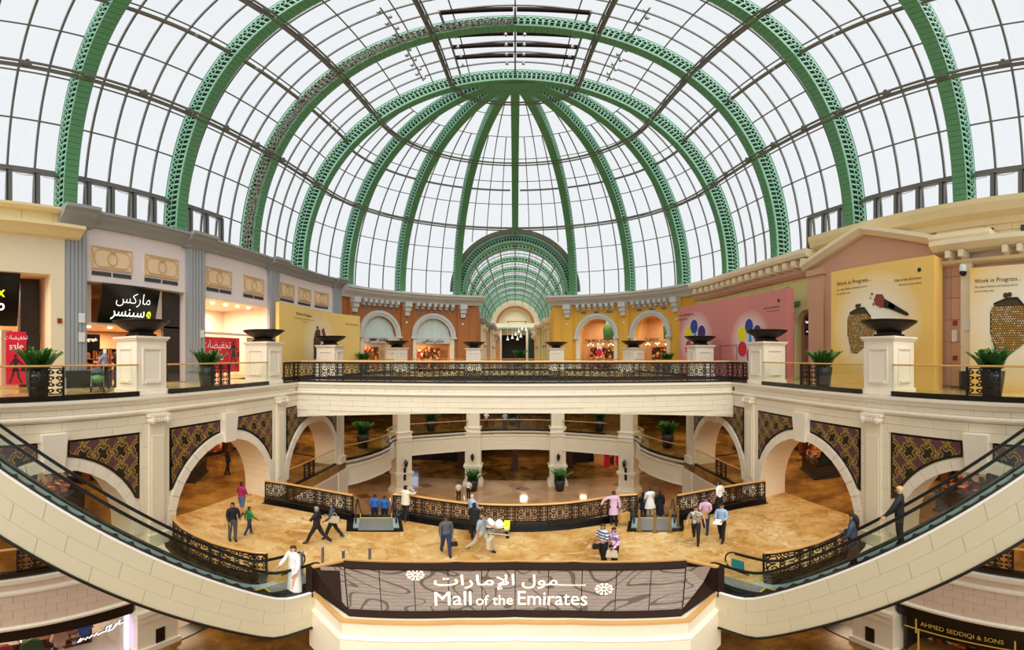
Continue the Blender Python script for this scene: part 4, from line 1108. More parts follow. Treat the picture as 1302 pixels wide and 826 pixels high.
# ===== curved end facades: brown on the left, ochre on the right
arch_c = [(36, 'first'), (58, 'second')]
for sx, mw, nm in ((-1, 'brownwall', 'wall_back_left'), (1, 'ochre', 'wall_back_right')):
    e = tag(empty(nm, (sx*9, 38, ZF)), ('curved brown' if sx < 0 else 'curved ochre')+' end facade with two arched shopfronts', kind='structure')
    f0 = sA(19) if sx < 0 else sA(16); ops = [(sA(a), 1.9, 9.2, True) for a, _ in arch_c]
    mb = MB(); wall(mb, PF, f0, PF.len-4+0 if False else PF.s[-1], 0, -.6, ZF, 12.9, ops); mb.build('facade_wall', mw, e, MS(sx))
    mb = MB(); sweep(mb, PF, cornice(12.55, 13.5, 1.1, -.6), f0, PF.s[-1]); mb.build('cornice', 'greylight', e, MS(sx))
    for pc in (24.5, 47, 69.5):
        mb = MB(); fbox(mb, PF, sA(pc)-.55, sA(pc)+.55, 0, .18, ZF+.6, 12.5); mb.build('pilaster', mw, e, MS(sx))
        mb = MB(); fbox(mb, PF, sA(pc)-.62, sA(pc)+.62, 0, .28, ZF, ZF+.6); mb.build('pilaster_base', 'glass_white', e, MS(sx))
        mb = MB(); fbox(mb, PF, sA(pc)-.4, sA(pc)+.4, .1, .75, 12.1, 12.6); fbox(mb, PF, sA(pc)-.33, sA(pc)+.33, .1, .6, 11.7, 12.1); fbox(mb, PF, sA(pc)-.25, sA(pc)+.25, .1, .45, 11.25, 11.7); mb.build('big_bracket', 'greylight', e, MS(sx))
        mb = MB(); fbox(mb, PF, sA(pc)-.08, sA(pc)+.08, .18, .24, 10.5, 10.7); mb.build('wall_lamp', 'notice_white', e, MS(sx))
    for a0, a1 in ((27.5, 44), (50, 66.5)):
        for k in range(7):
            a = a0+(a1-a0)*(k+.5)/7
            mb = MB(); s = sA(a); fbox(mb, PF, s-.17, s+.17, 0, .62, 12.25, 12.6); fbox(mb, PF, s-.14, s+.14, 0, .35, 12.0, 12.25); mb.build('bracket', 'greylight', e, MS(sx))
        for k in range(3):
            a = a0+(a1-a0)*(k+.6)/3.2; s = sA(a); mb = MB(); fbox(mb, PF, s-.32, s+.32, 0, .04, 11.62, 11.85); fbox(mb, PF, s-.26, s+.26, .04, .05, 11.67, 11.8, 1); mb.build('vent_grille', ['greycornice', 'vent'], e, MS(sx))
    for idx, (ac, nth) in enumerate(arch_c):
        sc = sA(ac)
        def AP(r, t, o): return CO(sc-r*cos(t), o, 9.2+r*sin(t))
        for q, (ra, rb_, oo) in enumerate(((1.9, 2.12, .14), (2.12, 2.42, .22))):
            mb = MB(); i0 = len(mb.v)
            for k in range(25):
                t = pi*k/24
                for r, o in ((ra, 0), (ra, oo), (rb_, oo), (rb_, 0)): mb.v.append(tuple(AP(r, t, o)))
            for k in range(24):
                for j in range(4): mb.f.append((i0+4*k+j, i0+4*k+(j+1) % 4, i0+4*k+4+(j+1) % 4, i0+4*k+4+j)); mb.m.append(0)
            mb.build('archivolt', 'greylight', e, MS(sx))
        for sg in (-1, 1):
            mb = MB(); a, b = sorted((sc+sg*1.85, sc+sg*2.52)); fbox(mb, PF, a, b, -.3, .28, 9.0, 9.22); mb.build('impost', 'greylight', e, MS(sx))
            mb = MB(); a, b = sorted((sc+sg*1.86, sc+sg*2.25)); fbox(mb, PF, a, b, -.3, .1, ZF, 9.0); mb.build('jamb', 'stone', e, MS(sx))
        # shop behind the arch
        mb = MB(); fbox(mb, PF, sc-2.5, sc+2.5, -4, -3.9, ZF, 11.4); fbox(mb, PF, sc-2.5, sc-2.4, -4, -.6, ZF, 11.4); fbox(mb, PF, sc+2.4, sc+2.5, -4, -.6, ZF, 11.4); fbox(mb, PF, sc-2.5, sc+2.5, -4, -.6, 11.3, 11.4)
        if sx < 0: fbox(mb, PF, sc-2.1, sc+2.1, -1.2, -.7, 8.9, 9.0)
        mb.build('shop_interior', 'shop_warm' if not (sx < 0 and idx == 0) else 'shop_white', e, MS(sx))
        if sx < 0:
            for k in range(4):
                a = sc-1.9+k*.95; m_ = MB(); N = 6
                pts = [CO(a+.01+(.93)*q/N, -.3, 9.2+sqrt(max(0, 1.89**2-(a+.01+.93*q/N-sc)**2))) for q in range(N+1)]
                m_.prism([CO(a+.01, -.3, 9.05)]+pts+[CO(a+.94, -.3, 9.05)], (.0, 0.06, 0)); m_.build('frosted_pane', 'glass_white', e, MS(sx))
        m_ = MB(); fbox(m_, PF, sc-1.88, sc+1.88, -.2, -.1, 8.55, 9.1 if sx < 0 else 8.62); so = tag(m_.build('shop_sign', 'greylight' if sx < 0 else 'terracotta', None, MS(sx)), {(-1, 0): 'pale fascia with dark capitals over the first arched shop of the brown facade', (-1, 1): 'pale fascia with dark Arabic script over the second arched shop of the brown facade', (1, 1): 'thin fascia with dark capitals across the ochre arch nearer the centre', (1, 0): 'thin fascia with dark letters across the ochre arch nearer the pink hoarding'}[(sx, idx)], 'sign')
        word = {(-1, 0): 'JIMMY CHOO', (-1, 1): arabic('مارسي سكاف'), (1, 1): 'TOMMY ATLAS', (1, 0): 'CLARKS'}[(sx, idx)]
        word = {(-1, 0): 'JIMMY AKIRA', (-1, 1): arabic('ماركس سكافين'), (1, 1): 'TIM MEN ATLAS', (1, 0): 'CLARION'}[(sx, idx)]
        text_on('lettering', word, .42, (lambda u, v, sc=sc, sx=sx: (lambda p: Vector((p.x*(-sx), p.y, p.z)))(CO(sc+(-sx)*u, -.08, 8.68+v))), 'print_black', so, 'CENTER', .012, .9)
        for k in range(4):
            s0 = sc-1.5+k*.8
            m_ = MB(); fbox(m_, PF, s0, s0+.7, -3.6, -3.0, ZF, 8.2)
            m_.build('display_case', 'goods_warm', e, MS(sx))
        px, py, _ = PF.P(sc, -2); area('shop_lamp', (px*(-sx), py, 8.8 if sx < 0 else 11.0), 1.6, 95, (1, .82, .6))
        if sx > 0:
            m_ = MB(); m_.prism([CO(sc+u, -2.5, 9.0+v) for u, v in ((.1, 0), (.2, 1.2), (-.2, 2.0), (-1.2, 1.9), (-.9, 1.0), (-.8, 0))], (0, .1, 0)); m_.build('green_drape', 'leaf_dark', e, MS(sx))
            m_ = MB()
            for k in range(9): q = CO(sc-1.4+.35*k, -.8-.3*(k % 3), 8.4+.12*(k % 2)); m_.lathe([(.03, .06), (.06, 0), (.03, -.05)], tuple(q), 6)
            m_.build('ceiling_spots', 'lamp_warm', e, MS(sx))
            m_ = MB(); fbox(m_, PF, sc-.3 if idx else sc+.0, sc+.2 if idx else sc+.3, -.6, -.55, 7.1, 8.5); 
            if idx: m_.build('white_sale_poster', 'print_white', e, MS(sx)); m_ = MB(); m_.face([CO(sc-.05+.3*cos(q*pi/8), -.5, 7.6+.45*sin(q*pi/8)) for q in range(16)]); m_.build('red_poster_disc', 'sale_red', e, MS(sx))
    # passage side walls toward the far end
    PW = Path([(-3.9, 41.6), (-3.9, 52), (-3.4, 52), (-3.4, 60), (-4.2, 60), (-4.2, 88)], smooth=False)
    cols = ['brownwall', 'yellowcream', 'cream_wall', 'terracotta', 'ochre'] if sx < 0 else ['ochre', 'ochre', 'yellowcream', 'paleyellow', 'terracotta']
    seglen = [0, 3, 6, 10.5, 19, PW.len]
    for k in range(5):
        m_ = MB(); fbox(m_, PW, seglen[k], seglen[k+1], -.5, 0, ZF, 12.2 if k == 0 else 11.0+.35*(k % 2)); m_.build('passage_wall', cols[k], e, MS(sx))
    for k, sk in enumerate((3.3, 7, 12, 16, 22, 30, 38)):
        m_ = MB(); fbox(m_, PW, sk, sk+.5, 0, .25, ZF, 10.4); fbox(m_, PW, sk-.15, sk+.65, 0, .5, 10.4, 10.9); m_.build('passage_pilaster', 'stone' if sx < 0 else 'yellowcream', e, MS(sx))
        if k < 5: m_ = MB(); fbox(m_, PW, sk+1, sk+2.6, 0, .08, 8.6, 10.1); fbox(m_, PW, sk+.9, sk+2.7, 0, .35, 8.3, 8.6); m_.build('passage_window', 'greycornice', e, MS(sx))
    m_ = MB(); sweep(m_, PW, [(0, 10.9), (.5, 11.0), (.7, 11.3), (.7, 11.6), (-.5, 11.6)], 3, PW.len); m_.build('passage_cornice', 'cream_wall' if sx > 0 else 'greycornice', e, MS(sx))
    m_ = MB(); 
    for k in range(48):
        pass
# far end wall
e = tag(empty('wall_back', (0, 88, ZF)), 'cream arched end wall at the far end of the tunnel vault', kind='structure')
PE = Path([(-8, 88), (8, 88)]); CE = frame(PE)
mb = MB(); wall(mb, PE, 0, 16, 0, -.6, 14.6, lambda s: 14.6+sqrt(max(.01, 5.9**2-(s-8)**2)) if abs(s-8) < 5.9 else 14.61, [(8, 4.0, 14.2, True)]); mb.build('tympanum', 'cream_wall', e)
mb = MB(); mb.bars([CE(8-4.05*cos(pi*k/24), .1, 14.2+4.05*sin(pi*k/24)) for k in range(25)], .5, .5, up=(0, 1, 0)); mb.build('tympanum_arch', 'brownwall', e)
mb = MB(); fbox(mb, PE, 4, 12, -1.5, -1.2, 12, 18.4); mb.build('lunette', 'hoard_glow', e)
mb = MB(); fbox(mb, PE, 2.5, 13.5, 0, .8, 13.5, 14.5); mb.build('beam', 'cream_wall', e)
for k in range(16):
    m_ = MB(); fbox(m_, PE, 4.2+k*.48, 4.5+k*.48, .8, 1.0, 13.2, 13.6); m_.build('dentil', 'green_light', e)
mb = MB(); fbox(mb, PE, 0, 4.6, -.5, .3, ZF, 13.5); fbox(mb, PE, 11.6, 16, -.5, .3, ZF, 13.5); mb.build('end_pier', 'terracotta', e)
mb = MB(); fbox(mb, PE, 4.6, 5.0, -.2, .5, ZF, 13.2); fbox(mb, PE, 10.4, 10.9, -.2, .5, ZF, 13.2); mb.build('door_jamb', 'cream_wall', e)
mb = MB(); fbox(mb, PE, 10.9, 12.8, -.1, .4, ZF, 12.2); mb.build('green_shutter', 'green_dark', e)
mb = MB(); fbox(mb, PE, 4.4, 11, -6, -5.9, ZF, 14); fbox(mb, PE, 4.4, 4.5, -6, 0, ZF, 14); fbox(mb, PE, 10.9, 11, -6, 0, ZF, 14); fbox(mb, PE, 4.4, 11, -6, 0, 13.4, 13.5); mb.build('dark_hall', 'shop_dark', e)
e = empty('bell_chandelier', (0, 84, 13), 'cluster of white bell-shaped lamps hanging in the far passage', 'chandelier')
for k, (x, y, z) in enumerate(((-.6, 84, 10.9), (.1, 84.3, 11.6), (.8, 84, 12.2), (1.5, 84.4, 12.8), (.5, 83.6, 10.6), (1.2, 83.7, 11.2), (-1.6, 84.3, 10.6), (2.3, 84.0, 12.6))):
    m_ = MB(); m_.lathe([(.06, .9), (.12, .6), (.28, .1), (.34, 0)], (x, y, z), 10); m_.bar((x, y, z+.9), (x, y, 14.6), .03, .03); m_.build('bell_lamp', 'white_paint', e)

m_ = MB(); m_.bar((-1.8, 84, 14.62), (2.6, 84, 14.62), .1, .1); m_.bar((-1.5, 84, 14.62), (-1.5, 88.2, 14.62), .1, .1); m_.bar((2.3, 84, 14.62), (2.3, 88.2, 14.62), .1, .1); m_.build('hanging_frame', 'bronze_frame', e)
# ================================================================ ARCADE WALL UNDER THE GALLERY, RAILS, PIERS
def scroll_mesh(W, H, name, dense=True):
    mb = MB(); wd = .042; dp = .02
    def strip(pts, w_=wd): mb.bars([(u, 0, v) for u, v in pts], dp, w_, up=(0, 1, 0)) if False else mb.bars([(u, 0, v) for u, v in pts], w_, dp, up=(0, 1, 0))
    def spiral(cx, cy, r0, r1, a0, turns, n=13):
        return [(cx+(r0+(r1-r0)*k/n)*cos(a0+turns*2*pi*k/n), cy+(r0+(r1-r0)*k/n)*sin(a0+turns*2*pi*k/n)) for k in range(n+1)]
    mb.box(0, W, -.015, .015, 0, .035); mb.box(0, W, -.015, .015, H-.035, H)
    cy = H/2
    if W > .6:
        for sx in (-1, 1):
            for sy in (-1, 1):
                X = lambda u: W/2+sx*u
                Yv = lambda v: cy+sy*v
                strip([(X(u), Yv(v)) for u, v in spiral(.235, .19, .19, .035, -pi/2-.3, 1.35)])
                strip([(X(u), Yv(v)) for u, v in spiral(.385, .30, .085, .02, pi, -1.0, 9)])
                strip([(X(u), Yv(v)) for u, v in spiral(.09, .33, .085, .02, 0, 1.1, 9)])
                strip([(X(u), Yv(v)) for u, v in ((0, .02), (.06, .10), (.05, .2), (0, .26))])
                strip([(X(u), Yv(v)) for u, v in ((.42, .02), (.40, .10), (.44, .18))])
        strip([(W/2-.07, cy), (W/2, cy+.1), (W/2+.07, cy), (W/2, cy-.1), (W/2-.07, cy)])
    else:
        for sy in (-1, 1):
            for sx in (-1, 1):
                X = lambda u: W/2+sx*u; Yv = lambda v: cy+sy*v
                strip([(X(u), Yv(v)) for u, v in spiral(.065, .10, .075, .015, -pi/2, 1.1, 9)])
                strip([(X(u), Yv(v)) for u, v in spiral(.07, .29, .075, .015, pi/2, -1.1, 9)])
    return mb.build(name, 'wrought_iron', None, loc=(0, 0, 0))
PH_ = .84
SW = scroll_mesh(.92, PH_, 'scroll_panel'); SN = scroll_mesh(.30, PH_, 'scroll_panel')
USED = {SW: 0, SN: 0}
def put_panel(src, parent, loc, rz, flen):
    """first use moves the source itself"""
    if USED[src] == 0:
        o = src; o.parent = parent; USED[src] = 1
    else:
        o = src.copy(); COL.objects.link(o); o.parent = parent
    o.location = Vector(loc)-Vector(parent['_w']); o.rotation_euler = (0, 0, rz); o.scale = (flen, 1, 1); return o
def iron_rail(pts, z, label, group, kerb=.14, gold=True, name='ornate_railing', border=0, bars_end=None, start_wide=True, s_end=None):
    P = Path(pts); L = P.len
    e = empty(name, (pts[0][0], pts[0][1], z), label, 'railing', group)
    mb = MB(); sweep(mb, P, [(-.05, z+1.06), (.05, z+1.06), (.065, z+1.1), (.05, z+1.13), (-.05, z+1.13), (-.065, z+1.1)]); mb.build('handrail', 'gold_rail' if gold else 'wrought_iron', e)
    mb = MB(); sweep(mb, P, [(-.12, z), (.12, z), (.12, z+kerb), (-.12, z+kerb)]); mb.build('kerb', 'black_stone', e)
    mb = MB(); sweep(mb, P, [(-.025, z+kerb+.04), (.025, z+kerb+.04), (.025, z+kerb+.075), (-.025, z+kerb+.075)]); mb.build('bottom_bar', 'wrought_iron', e)
    mb = MB(); sweep(mb, P, [(-.03, z+1.0), (.03, z+1.0), (.03, z+1.06), (-.03, z+1.06)]); mb.build('top_bar', 'wrought_iron', e)
    unit = 1.30; n = max(1, round(L/unit)); u = L/n
    hp_ = 1.0-kerb-.075
    for k in range(n):
        a = k*u; spans = ((SW, a+.03, a+u*.745), (SN, a+u*.745+.03, a+u))
        for src, s0, s1 in spans:
            p = P.P(s0, 0, z+kerb+.075); q = P.P(s1, 0, 0)
            d = sqrt((q[0]-p[0])**2+(q[1]-p[1])**2); o = put_panel(src, e, p, atan2(q[1]-p[1], q[0]-p[0]), d/(.92 if src is SW else .30))
            o.scale = (o.scale[0], 1, hp_/PH_)
    for k in range(n+1):
        for s in ((k*u,) if k == n else (k*u, k*u+u*.745+.015)):
            p = P.P(min(s, L), 0, 0); m_ = MB(); m_.box(p[0]-.025, p[0]+.025, p[1]-.025, p[1]+.025, z+kerb, z+1.06); m_.build('post', 'wrought_iron', e)
    return e
def glass_rail(pts, z, label, group, ornate=(), m_base='black_stone', pane=1.35, smooth=True, hbase=.16):
    P = Path(pts, smooth=smooth); L = P.len
    e = empty('glass_balustrade', (pts[0][0], pts[0][1], z), label, 'railing', group)
    mb = MB(); sweep(mb, P, [(-.03, z+1.05), (.03, z+1.05), (.04, z+1.08), (.03, z+1.11), (-.03, z+1.11), (-.04, z+1.08)]); mb.build('handrail', 'gold_rail', e)
    mb = MB(); sweep(mb, P, [(-.07, z-.0), (.09, z-.0), (.09, z+hbase), (-.07, z+hbase)]); mb.build('base_channel', m_base, e)
    n = max(1, round(L/pane)); u = L/n
    for k in range(n):
        a, b = k*u+.012, (k+1)*u-.012
        if any(a0-.1 < (a+b)/2 < a1+.1 for a0, a1 in ornate): continue
        m_ = MB(); sweep(m_, P, [(-.008, z+hbase), (.008, z+hbase), (.008, z+1.05), (-.008, z+1.05)], a, b); m_.build('glass_pane', 'rail_glass', e)
    for a0, a1 in ornate:
        nn = max(1, round((a1-a0)/.53)); w_ = (a1-a0)/nn
        for k in range(nn):
            p = P.P(a0+k*w_, 0, z+hbase+.02); q = P.P(a0+(k+1)*w_, 0, 0)
            o = put_panel(SN if w_ < .6 else SW, e, p, atan2(q[1]-p[1], q[0]-p[0]), w_/(.30 if w_ < .6 else .92)); o.scale = (o.scale[0], 1, (1.0-hbase)/PH_)
        for k in range(nn+1):
            p = P.P(a0+k*w_, 0, 0); m_ = MB(); m_.box(p[0]-.03, p[0]+.03, p[1]-.03, p[1]+.03, z+hbase, z+1.06); m_.build('post', 'wrought_iron', e)
    return e

ARC_C = [4.7, 12.6, 20.1]; ARC_R = [3.04, 3.04, 2.85]; ZC = .62
ORD = ['nearest', 'middle', 'farthest']
for sx in (-1, 1):
    sd = SIDE(sx); F = MS(sx)
    PA = Path([(-VX, -3), (-VX, 24.2)], s0=-3, smooth=False); CA = frame(PA)
    e = tag(empty('wall_'+sd, (sx*VX, 0, 0)), 'cream stone arcade wall below the %s gallery, with three tall arches' % sd, kind='structure')
    mb = MB(); wall(mb, PA, -3, 24.2, 0, -1.5, 0, ZF-.5, [(ARC_C[i], ARC_R[i], ZC, True) for i in range(3)]); mb.build('arcade_body', 'stone', e, F)
    # ledge mouldings
    mb = MB(); sweep(mb, PA, [(-.5, ZF-.3), (.10, ZF-.3), (.14, ZF-.2), (.22, ZF-.12), (.22, ZF-.02), (-.5, ZF-.02)], -3, 18.0); mb.build('coping', 'stone_white', e, F)
    mb = MB(); sweep(mb, PA, [(-.1, 5.22), (.1, 5.22), (.17, 5.3), (.17, 5.36), (.08, 5.4), (-.1, 5.4)], -3, 18.0); mb.build('string_course', 'stone_white', e, F)
    s = -1.2
    while s < 17.9:
        mb = MB(); fbox(mb, PA, s+.005, s+.595, 0, .07, 5.41, 5.59); mb.build('stone_tile', 'stone', e, F); s += .6
    for r in range(2):
        s = -1.2+(.62 if r else 0)
        while s < 17.6:
            mb = MB(); fbox(mb, PA, s+.006, s+1.234, 0, .05, 5.19-.30*(r+1), 5.19-.30*r-.01); mb.build('stone_tile', 'stone', e, F); s += 1.24
    # pilasters between the arches
    for pi_, (a, b) in enumerate(((.1, 1.4), (8.05, 9.3), (15.85, 17.05), (23.05, 24.2))):
        top = 5.2
        for k in range(6):
            z0 = .0+k*.8; 
            for (c, d) in ((a, a+.28), (b-.28, b)):
                mb = MB(); fbox(mb, PA, c+.004, d-.004, 0, .06, z0+.005, min(z0+.795, 4.6)); mb.build('stone_tile', 'stone', e, F)
        mb = MB(); fbox(mb, PA, a+.28, b-.28, 0, .16, 0, 4.9); fbox(mb, PA, a+.36, b-.36, .16, .2, 1.0, 4.4); fbox(mb, PA, a+.18, b-.18, 0, .28, 0, .5); mb.build('pilaster_shaft', 'stone', e, F)
        # carved capital: a scrolled block
        mb = MB(); fbox(mb, PA, a+.16, b-.16, 0, .34, 5.12, 5.22); fbox(mb, PA, a+.24, b-.24, 0, .3, 4.93, 5.12)
        for c in (a+.3, b-.3):
            mb.tube([CA(c, .12, 5.0), CA(c, .38, 5.0)], .12, 10); mb.tube([CA(c, .38, 5.0), CA(c, .42, 5.0)], .06, 8)
        for k in range(4): c = a+.42+k*(b-a-.84)/3; mb.tube([CA(c, .3, 4.95), CA(c, .36, 5.08)], [.05, .03], 6)
        mb.build('carved_capital', 'stone_white', e, F)
    for i in range(3):
        c, r0 = ARC_C[i], ARC_R[i]
        # voussoirs
        n = 17
        for k in range(n):
            a0 = pi*k/n+.003; a1 = pi*(k+1)/n-.003
            if abs((a0+a1)/2-pi/2) < .09: continue
            m_ = MB()
            q = [CA(c-r*cos(t_), o, ZC+r*sin(t_)) for o in (.0, .1) for r, t_ in ((r0-.01, a0), (r0-.01, a1), (r0+.36, a1), (r0+.36, a0))]
            m_.hexa(q); m_.build('voussoir', 'stone_white', e, F)
        m_ = MB(); m_.hexa([CA(c-.33, 0, ZC+r0-.08), CA(c+.33, 0, ZC+r0-.08), CA(c+.33, .2, ZC+r0-.08), CA(c-.33, .2, ZC+r0-.08), CA(c-.43, 0, 4.86), CA(c+.43, 0, 4.86), CA(c+.43, .26, 4.86), CA(c-.43, .26, 4.86)])
        m_.build('keystone', 'stone_white', e, F)
        # pairs of mosaic spandrels with a black border
        for sg in (-1, 1):
            for (mm, o1, ins, rr) in (('black_stone', .03, 0, r0+.40), ('mosaic', .05, .09, r0+.50)):
                m_ = MB(); se = c+sg*(3.27 if i < 2 else 2.98); k0 = c+sg*(.5+ins*.8); se -= sg*ins; zt = 4.6-ins
                N = 16; S_ = [se+(k0-se)*q/N for q in range(N+1)]
                up_ = [CA(s_, o1, zt) for s_ in S_]
                def zl(s_):
                    d = rr*rr-(s_-c)**2
                    return min(zt-.01, ZC+sqrt(d)) if d > 0 else ZC+.1
                lo_ = [CA(s_, o1, max(2.05+ins*1.6, zl(s_))) for s_ in S_]
                for q in range(N): m_.face([lo_[q], lo_[q+1], up_[q+1], up_[q]])
                bk = CA(0, 0, 0)
                for q in range(N):
                    m_.face([lo_[q]+Vector((-.05, 0, 0)), lo_[q], lo_[q+1], lo_[q+1]+Vector((-.05, 0, 0))])
                m_.build('spandrel_border' if mm != 'mosaic' else 'mosaic_panel', mm, e, F)
    # wall lining blocks inside the arches read as stone
    # glass rails on the gallery edge
    grp = 'glass balustrades of the upper gallery'
    def R_(pts): return [(x*F, y) for x, y in pts]
    glass_rail(R_([(-VX+.05, -1.5), (-VX+.05, 7.9)]), ZF, 'gold-capped glass balustrade at the %s edge, nearer than the first stone pier' % sd, grp, [(5.45, 6.55)])
    glass_rail(R_([(-VX+.05, 9.25), (-VX+.05, 15.45)]), ZF, 'gold-capped glass balustrade between the two near stone piers on the %s' % sd, grp, [(2.35, 3.4)])
    # piers with bowls
def pier_mesh():
    e = empty('stone_pier', (0, 0, 0))
    mb = MB(); h = .67
    mb.box(-h, h, -h, h, 0, 1.95); mb.build('pier_body', 'stone_white', e)
    mb = MB()
    for s_ in (0, 1, 2, 3):
        R90 = Matrix.Rotation(s_*pi/2, 3, 'Z')
        def bx(a, b, c, d, o0, o1, mi=0):
            q = [(x, -h-o, z) for o in (o0, o1) for x, z in ((a, c), (b, c), (b, d), (a, d))]
            mb.hexa([R90 @ Vector(p) for p in q], mi)
        bx(-.42, .42, 1.62, 1.7, 0, .05); bx(-.42, -.36, .45, 1.62, 0, .04); bx(.36, .42, .45, 1.62, 0, .04); bx(-.42, .42, .4, .46, 0, .04)
        bx(-.3, .3, .42, .52, 0, .08); bx(-.3, .3, .58, 1.5, 0, .015)
    mb.build('panel_moulding', 'stone_white', e)
    mb = MB(); mb.box(-h-.05, h+.05, -h-.05, h+.05, 1.95, 2.02); mb.box(-h-.1, h+.1, -h-.1, h+.1, 2.02, 2.1); mb.build('cap_slab', 'stone_white', e)
    mb = MB(); mb.box(-h-.06, h+.06, -h-.06, h+.06, 0, .18); mb.build('base_slab', 'stone_white', e)
    return e
def bowl_mesh():
    e = empty('fire_bowl', (0, 0, 0))
    mb = MB(); mb.lathe([(.0, .16), (.42, .17), (.75, .33), (1.0, .5), (1.08, .56), (1.08, .6), (.98, .56), (.7, .4), (.3, .3), (.0, .28)], (0, 0, 0), 28); mb.build('bowl', 'dark_metal', e, smooth=True)
    mb = MB(); mb.box(-.42, .42, -.42, .42, 0, .1); mb.box(-.34, .34, -.34, .34, .1, .2); mb.build('foot', 'dark_metal', e)
    return e
pier0 = pier_mesh(); bowl0 = bowl_mesh()
spots = [(-12.0, 8.56, 'nearest'), (-12.0, 16.13, 'second'), (-12.0, 23.6, 'third'), (-10.3, 33.2, 'fourth'), (-3.9, 37.2, 'fifth')]
first = True
for sx in (-1, 1):
    for x, y, nth in spots:
        sd = SIDE(sx)
        lp = {'nearest': 'tall panelled stone pier at the %s end of the nearest glass balustrade', 'second': 'panelled stone pier at the %s end of the long iron bridge railing', 'third': 'panelled stone pier behind the %s end of the bridge railing',
              'fourth': 'small stone pier on the far rim, outer %s one', 'fifth': 'small stone pier on the far rim, inner %s one'}[nth] % sd
        rz = 0 if nth != 'fourth' else sx*.5
        if first: p = pier0; p.location = (x*-sx, y, ZF); tag(p, lp, 'pier', 'stone piers with bowls'); b = bowl0; b.location = (x*-sx, y, ZF+2.1); first = False
        else: p = copy_tree(pier0, (x*-sx, y, ZF), rz, lp); b = copy_tree(bowl0, (x*-sx, y, ZF+2.1), rz)
        lb = 'dark bronze bowl on the %s' % lp.replace('tall panelled ', '').replace('panelled ', '').replace('the nearest glass balustrade', 'the near glass').replace('of the long iron bridge railing', 'of the iron bridge railing').replace(' on the far gallery rim,', ' on the far rim,')
        p['label'] = lp; tag(b, lb[:110], 'bowl', 'bronze bowls on the piers'); p['category'] = 'pier'; p['group'] = 'stone piers with bowls'

# ---------------------------------------------------------------- the bridge
e = tag(empty('wall_back', (0, 19.8, 4)), 'long cream stone fascia of the curved bridge across the atrium', kind='structure')
P = bridgeP; L = P.len
zb = lambda s: 3.95+.43*(1-((s-L/2)/(L/2))**2)
mb = MB(); ss = [L*k/40 for k in range(41)]
for a, b in zip(ss, ss[1:]):
    mb.hexa([P.P(a, -.5, zb(a)), P.P(a, 0, zb(a)), P.P(b, 0, zb(b)), P.P(b, -.5, zb(b)), P.P(a, -.5, ZF-.02), P.P(a, 0, ZF-.02), P.P(b, 0, ZF-.02), P.P(b, -.5, ZF-.02)])
mb.build('fascia_body', 'stone', e)
mb = MB(); sweep(mb, P, [(-.2, ZF-.3), (.10, ZF-.3), (.14, ZF-.2), (.22, ZF-.12), (.22, ZF-.02), (-.2, ZF-.02)]); mb.build('coping', 'stone_white', e)
mb = MB(); sweep(mb, P, [(-.1, 5.22), (.1, 5.22), (.17, 5.3), (.17, 5.36), (.08, 5.4), (-.1, 5.4)]); mb.build('string_course', 'stone_white', e)
s = .01
while s < L-.3:
    mb = MB(); fbox(mb, P, s+.005, min(s+.6, L)-.005, 0, .07, 5.41, 5.59); mb.build('stone_tile', 'stone', e); s += .6
for r in range(4):
    s = .01 if r % 2 == 0 else .62
    while s < L-.4:
        z1 = 5.2-.28*r-.006; z0 = z1-.27; s1 = min(s+1.24, L)
        if z0 > max(zb(s), zb(s1)):
            mb = MB(); fbox(mb, P, s+.006, s1-.006, 0, .04, z0, z1); mb.build('stone_tile', 'stone', e)
        s += 1.24
mb = MB()
for a, b in zip(ss, ss[1:]):
    mb.hexa([P.P(a, -3.2, zb(a)-.0), P.P(a, -.5, zb(a)), P.P(b, -.5, zb(b)), P.P(b, -3.2, zb(b)), P.P(a, -3.2, zb(a)+.1), P.P(a, -.5, zb(a)+.1), P.P(b, -.5, zb(b)+.1), P.P(b, -3.2, zb(b)+.1)])
mb.build('bridge_soffit', 'stone', e)
iron_rail([(-VX+.05, 16.85), (-VX+.05, 17.6)]+[(x*.985, y+.1) for x, y in bridge_pts]+[(VX-.05, 17.6), (VX-.05, 16.85)], ZF, 'long dark scrollwork railing with gold handrail running the whole width of the upper bridge', 'scrollwork railings', .08)
glass_rail([(x*.99, y+3.3) for x, y in bridge_pts], ZF, 'gold-capped glass balustrade along the rear edge of the bridge', 'glass balustrades of the upper gallery', pane=2.0)
vb = [p for p in voidB if True]
for nm, a, b in (('left', 0, 5), ('middle', 7, 12), ('right', 14, 19)):
    seg = [p for p in vb if (p[1] > 24 and ((nm == 'left' and p[0] <= -10) or (nm == 'middle' and abs(p[0]) <= 4.1) or (nm == 'right' and p[0] >= 10)))]
    glass_rail(seg, ZF, 'distant glass balustrade on the far rim of the upper opening, %s stretch' % nm, 'glass balustrades of the upper gallery', pane=2.0)
for sx in (-1, 1):
    seg = [(sx*9.3, 34.3), (sx*8.0, 35.2), (sx*6, 36.4), (sx*4.8, 36.95)]
    glass_rail(seg, ZF, 'distant glass balustrade on the far rim between the small piers, %s half' % SIDE(sx), 'glass balustrades of the upper gallery', pane=2.0)

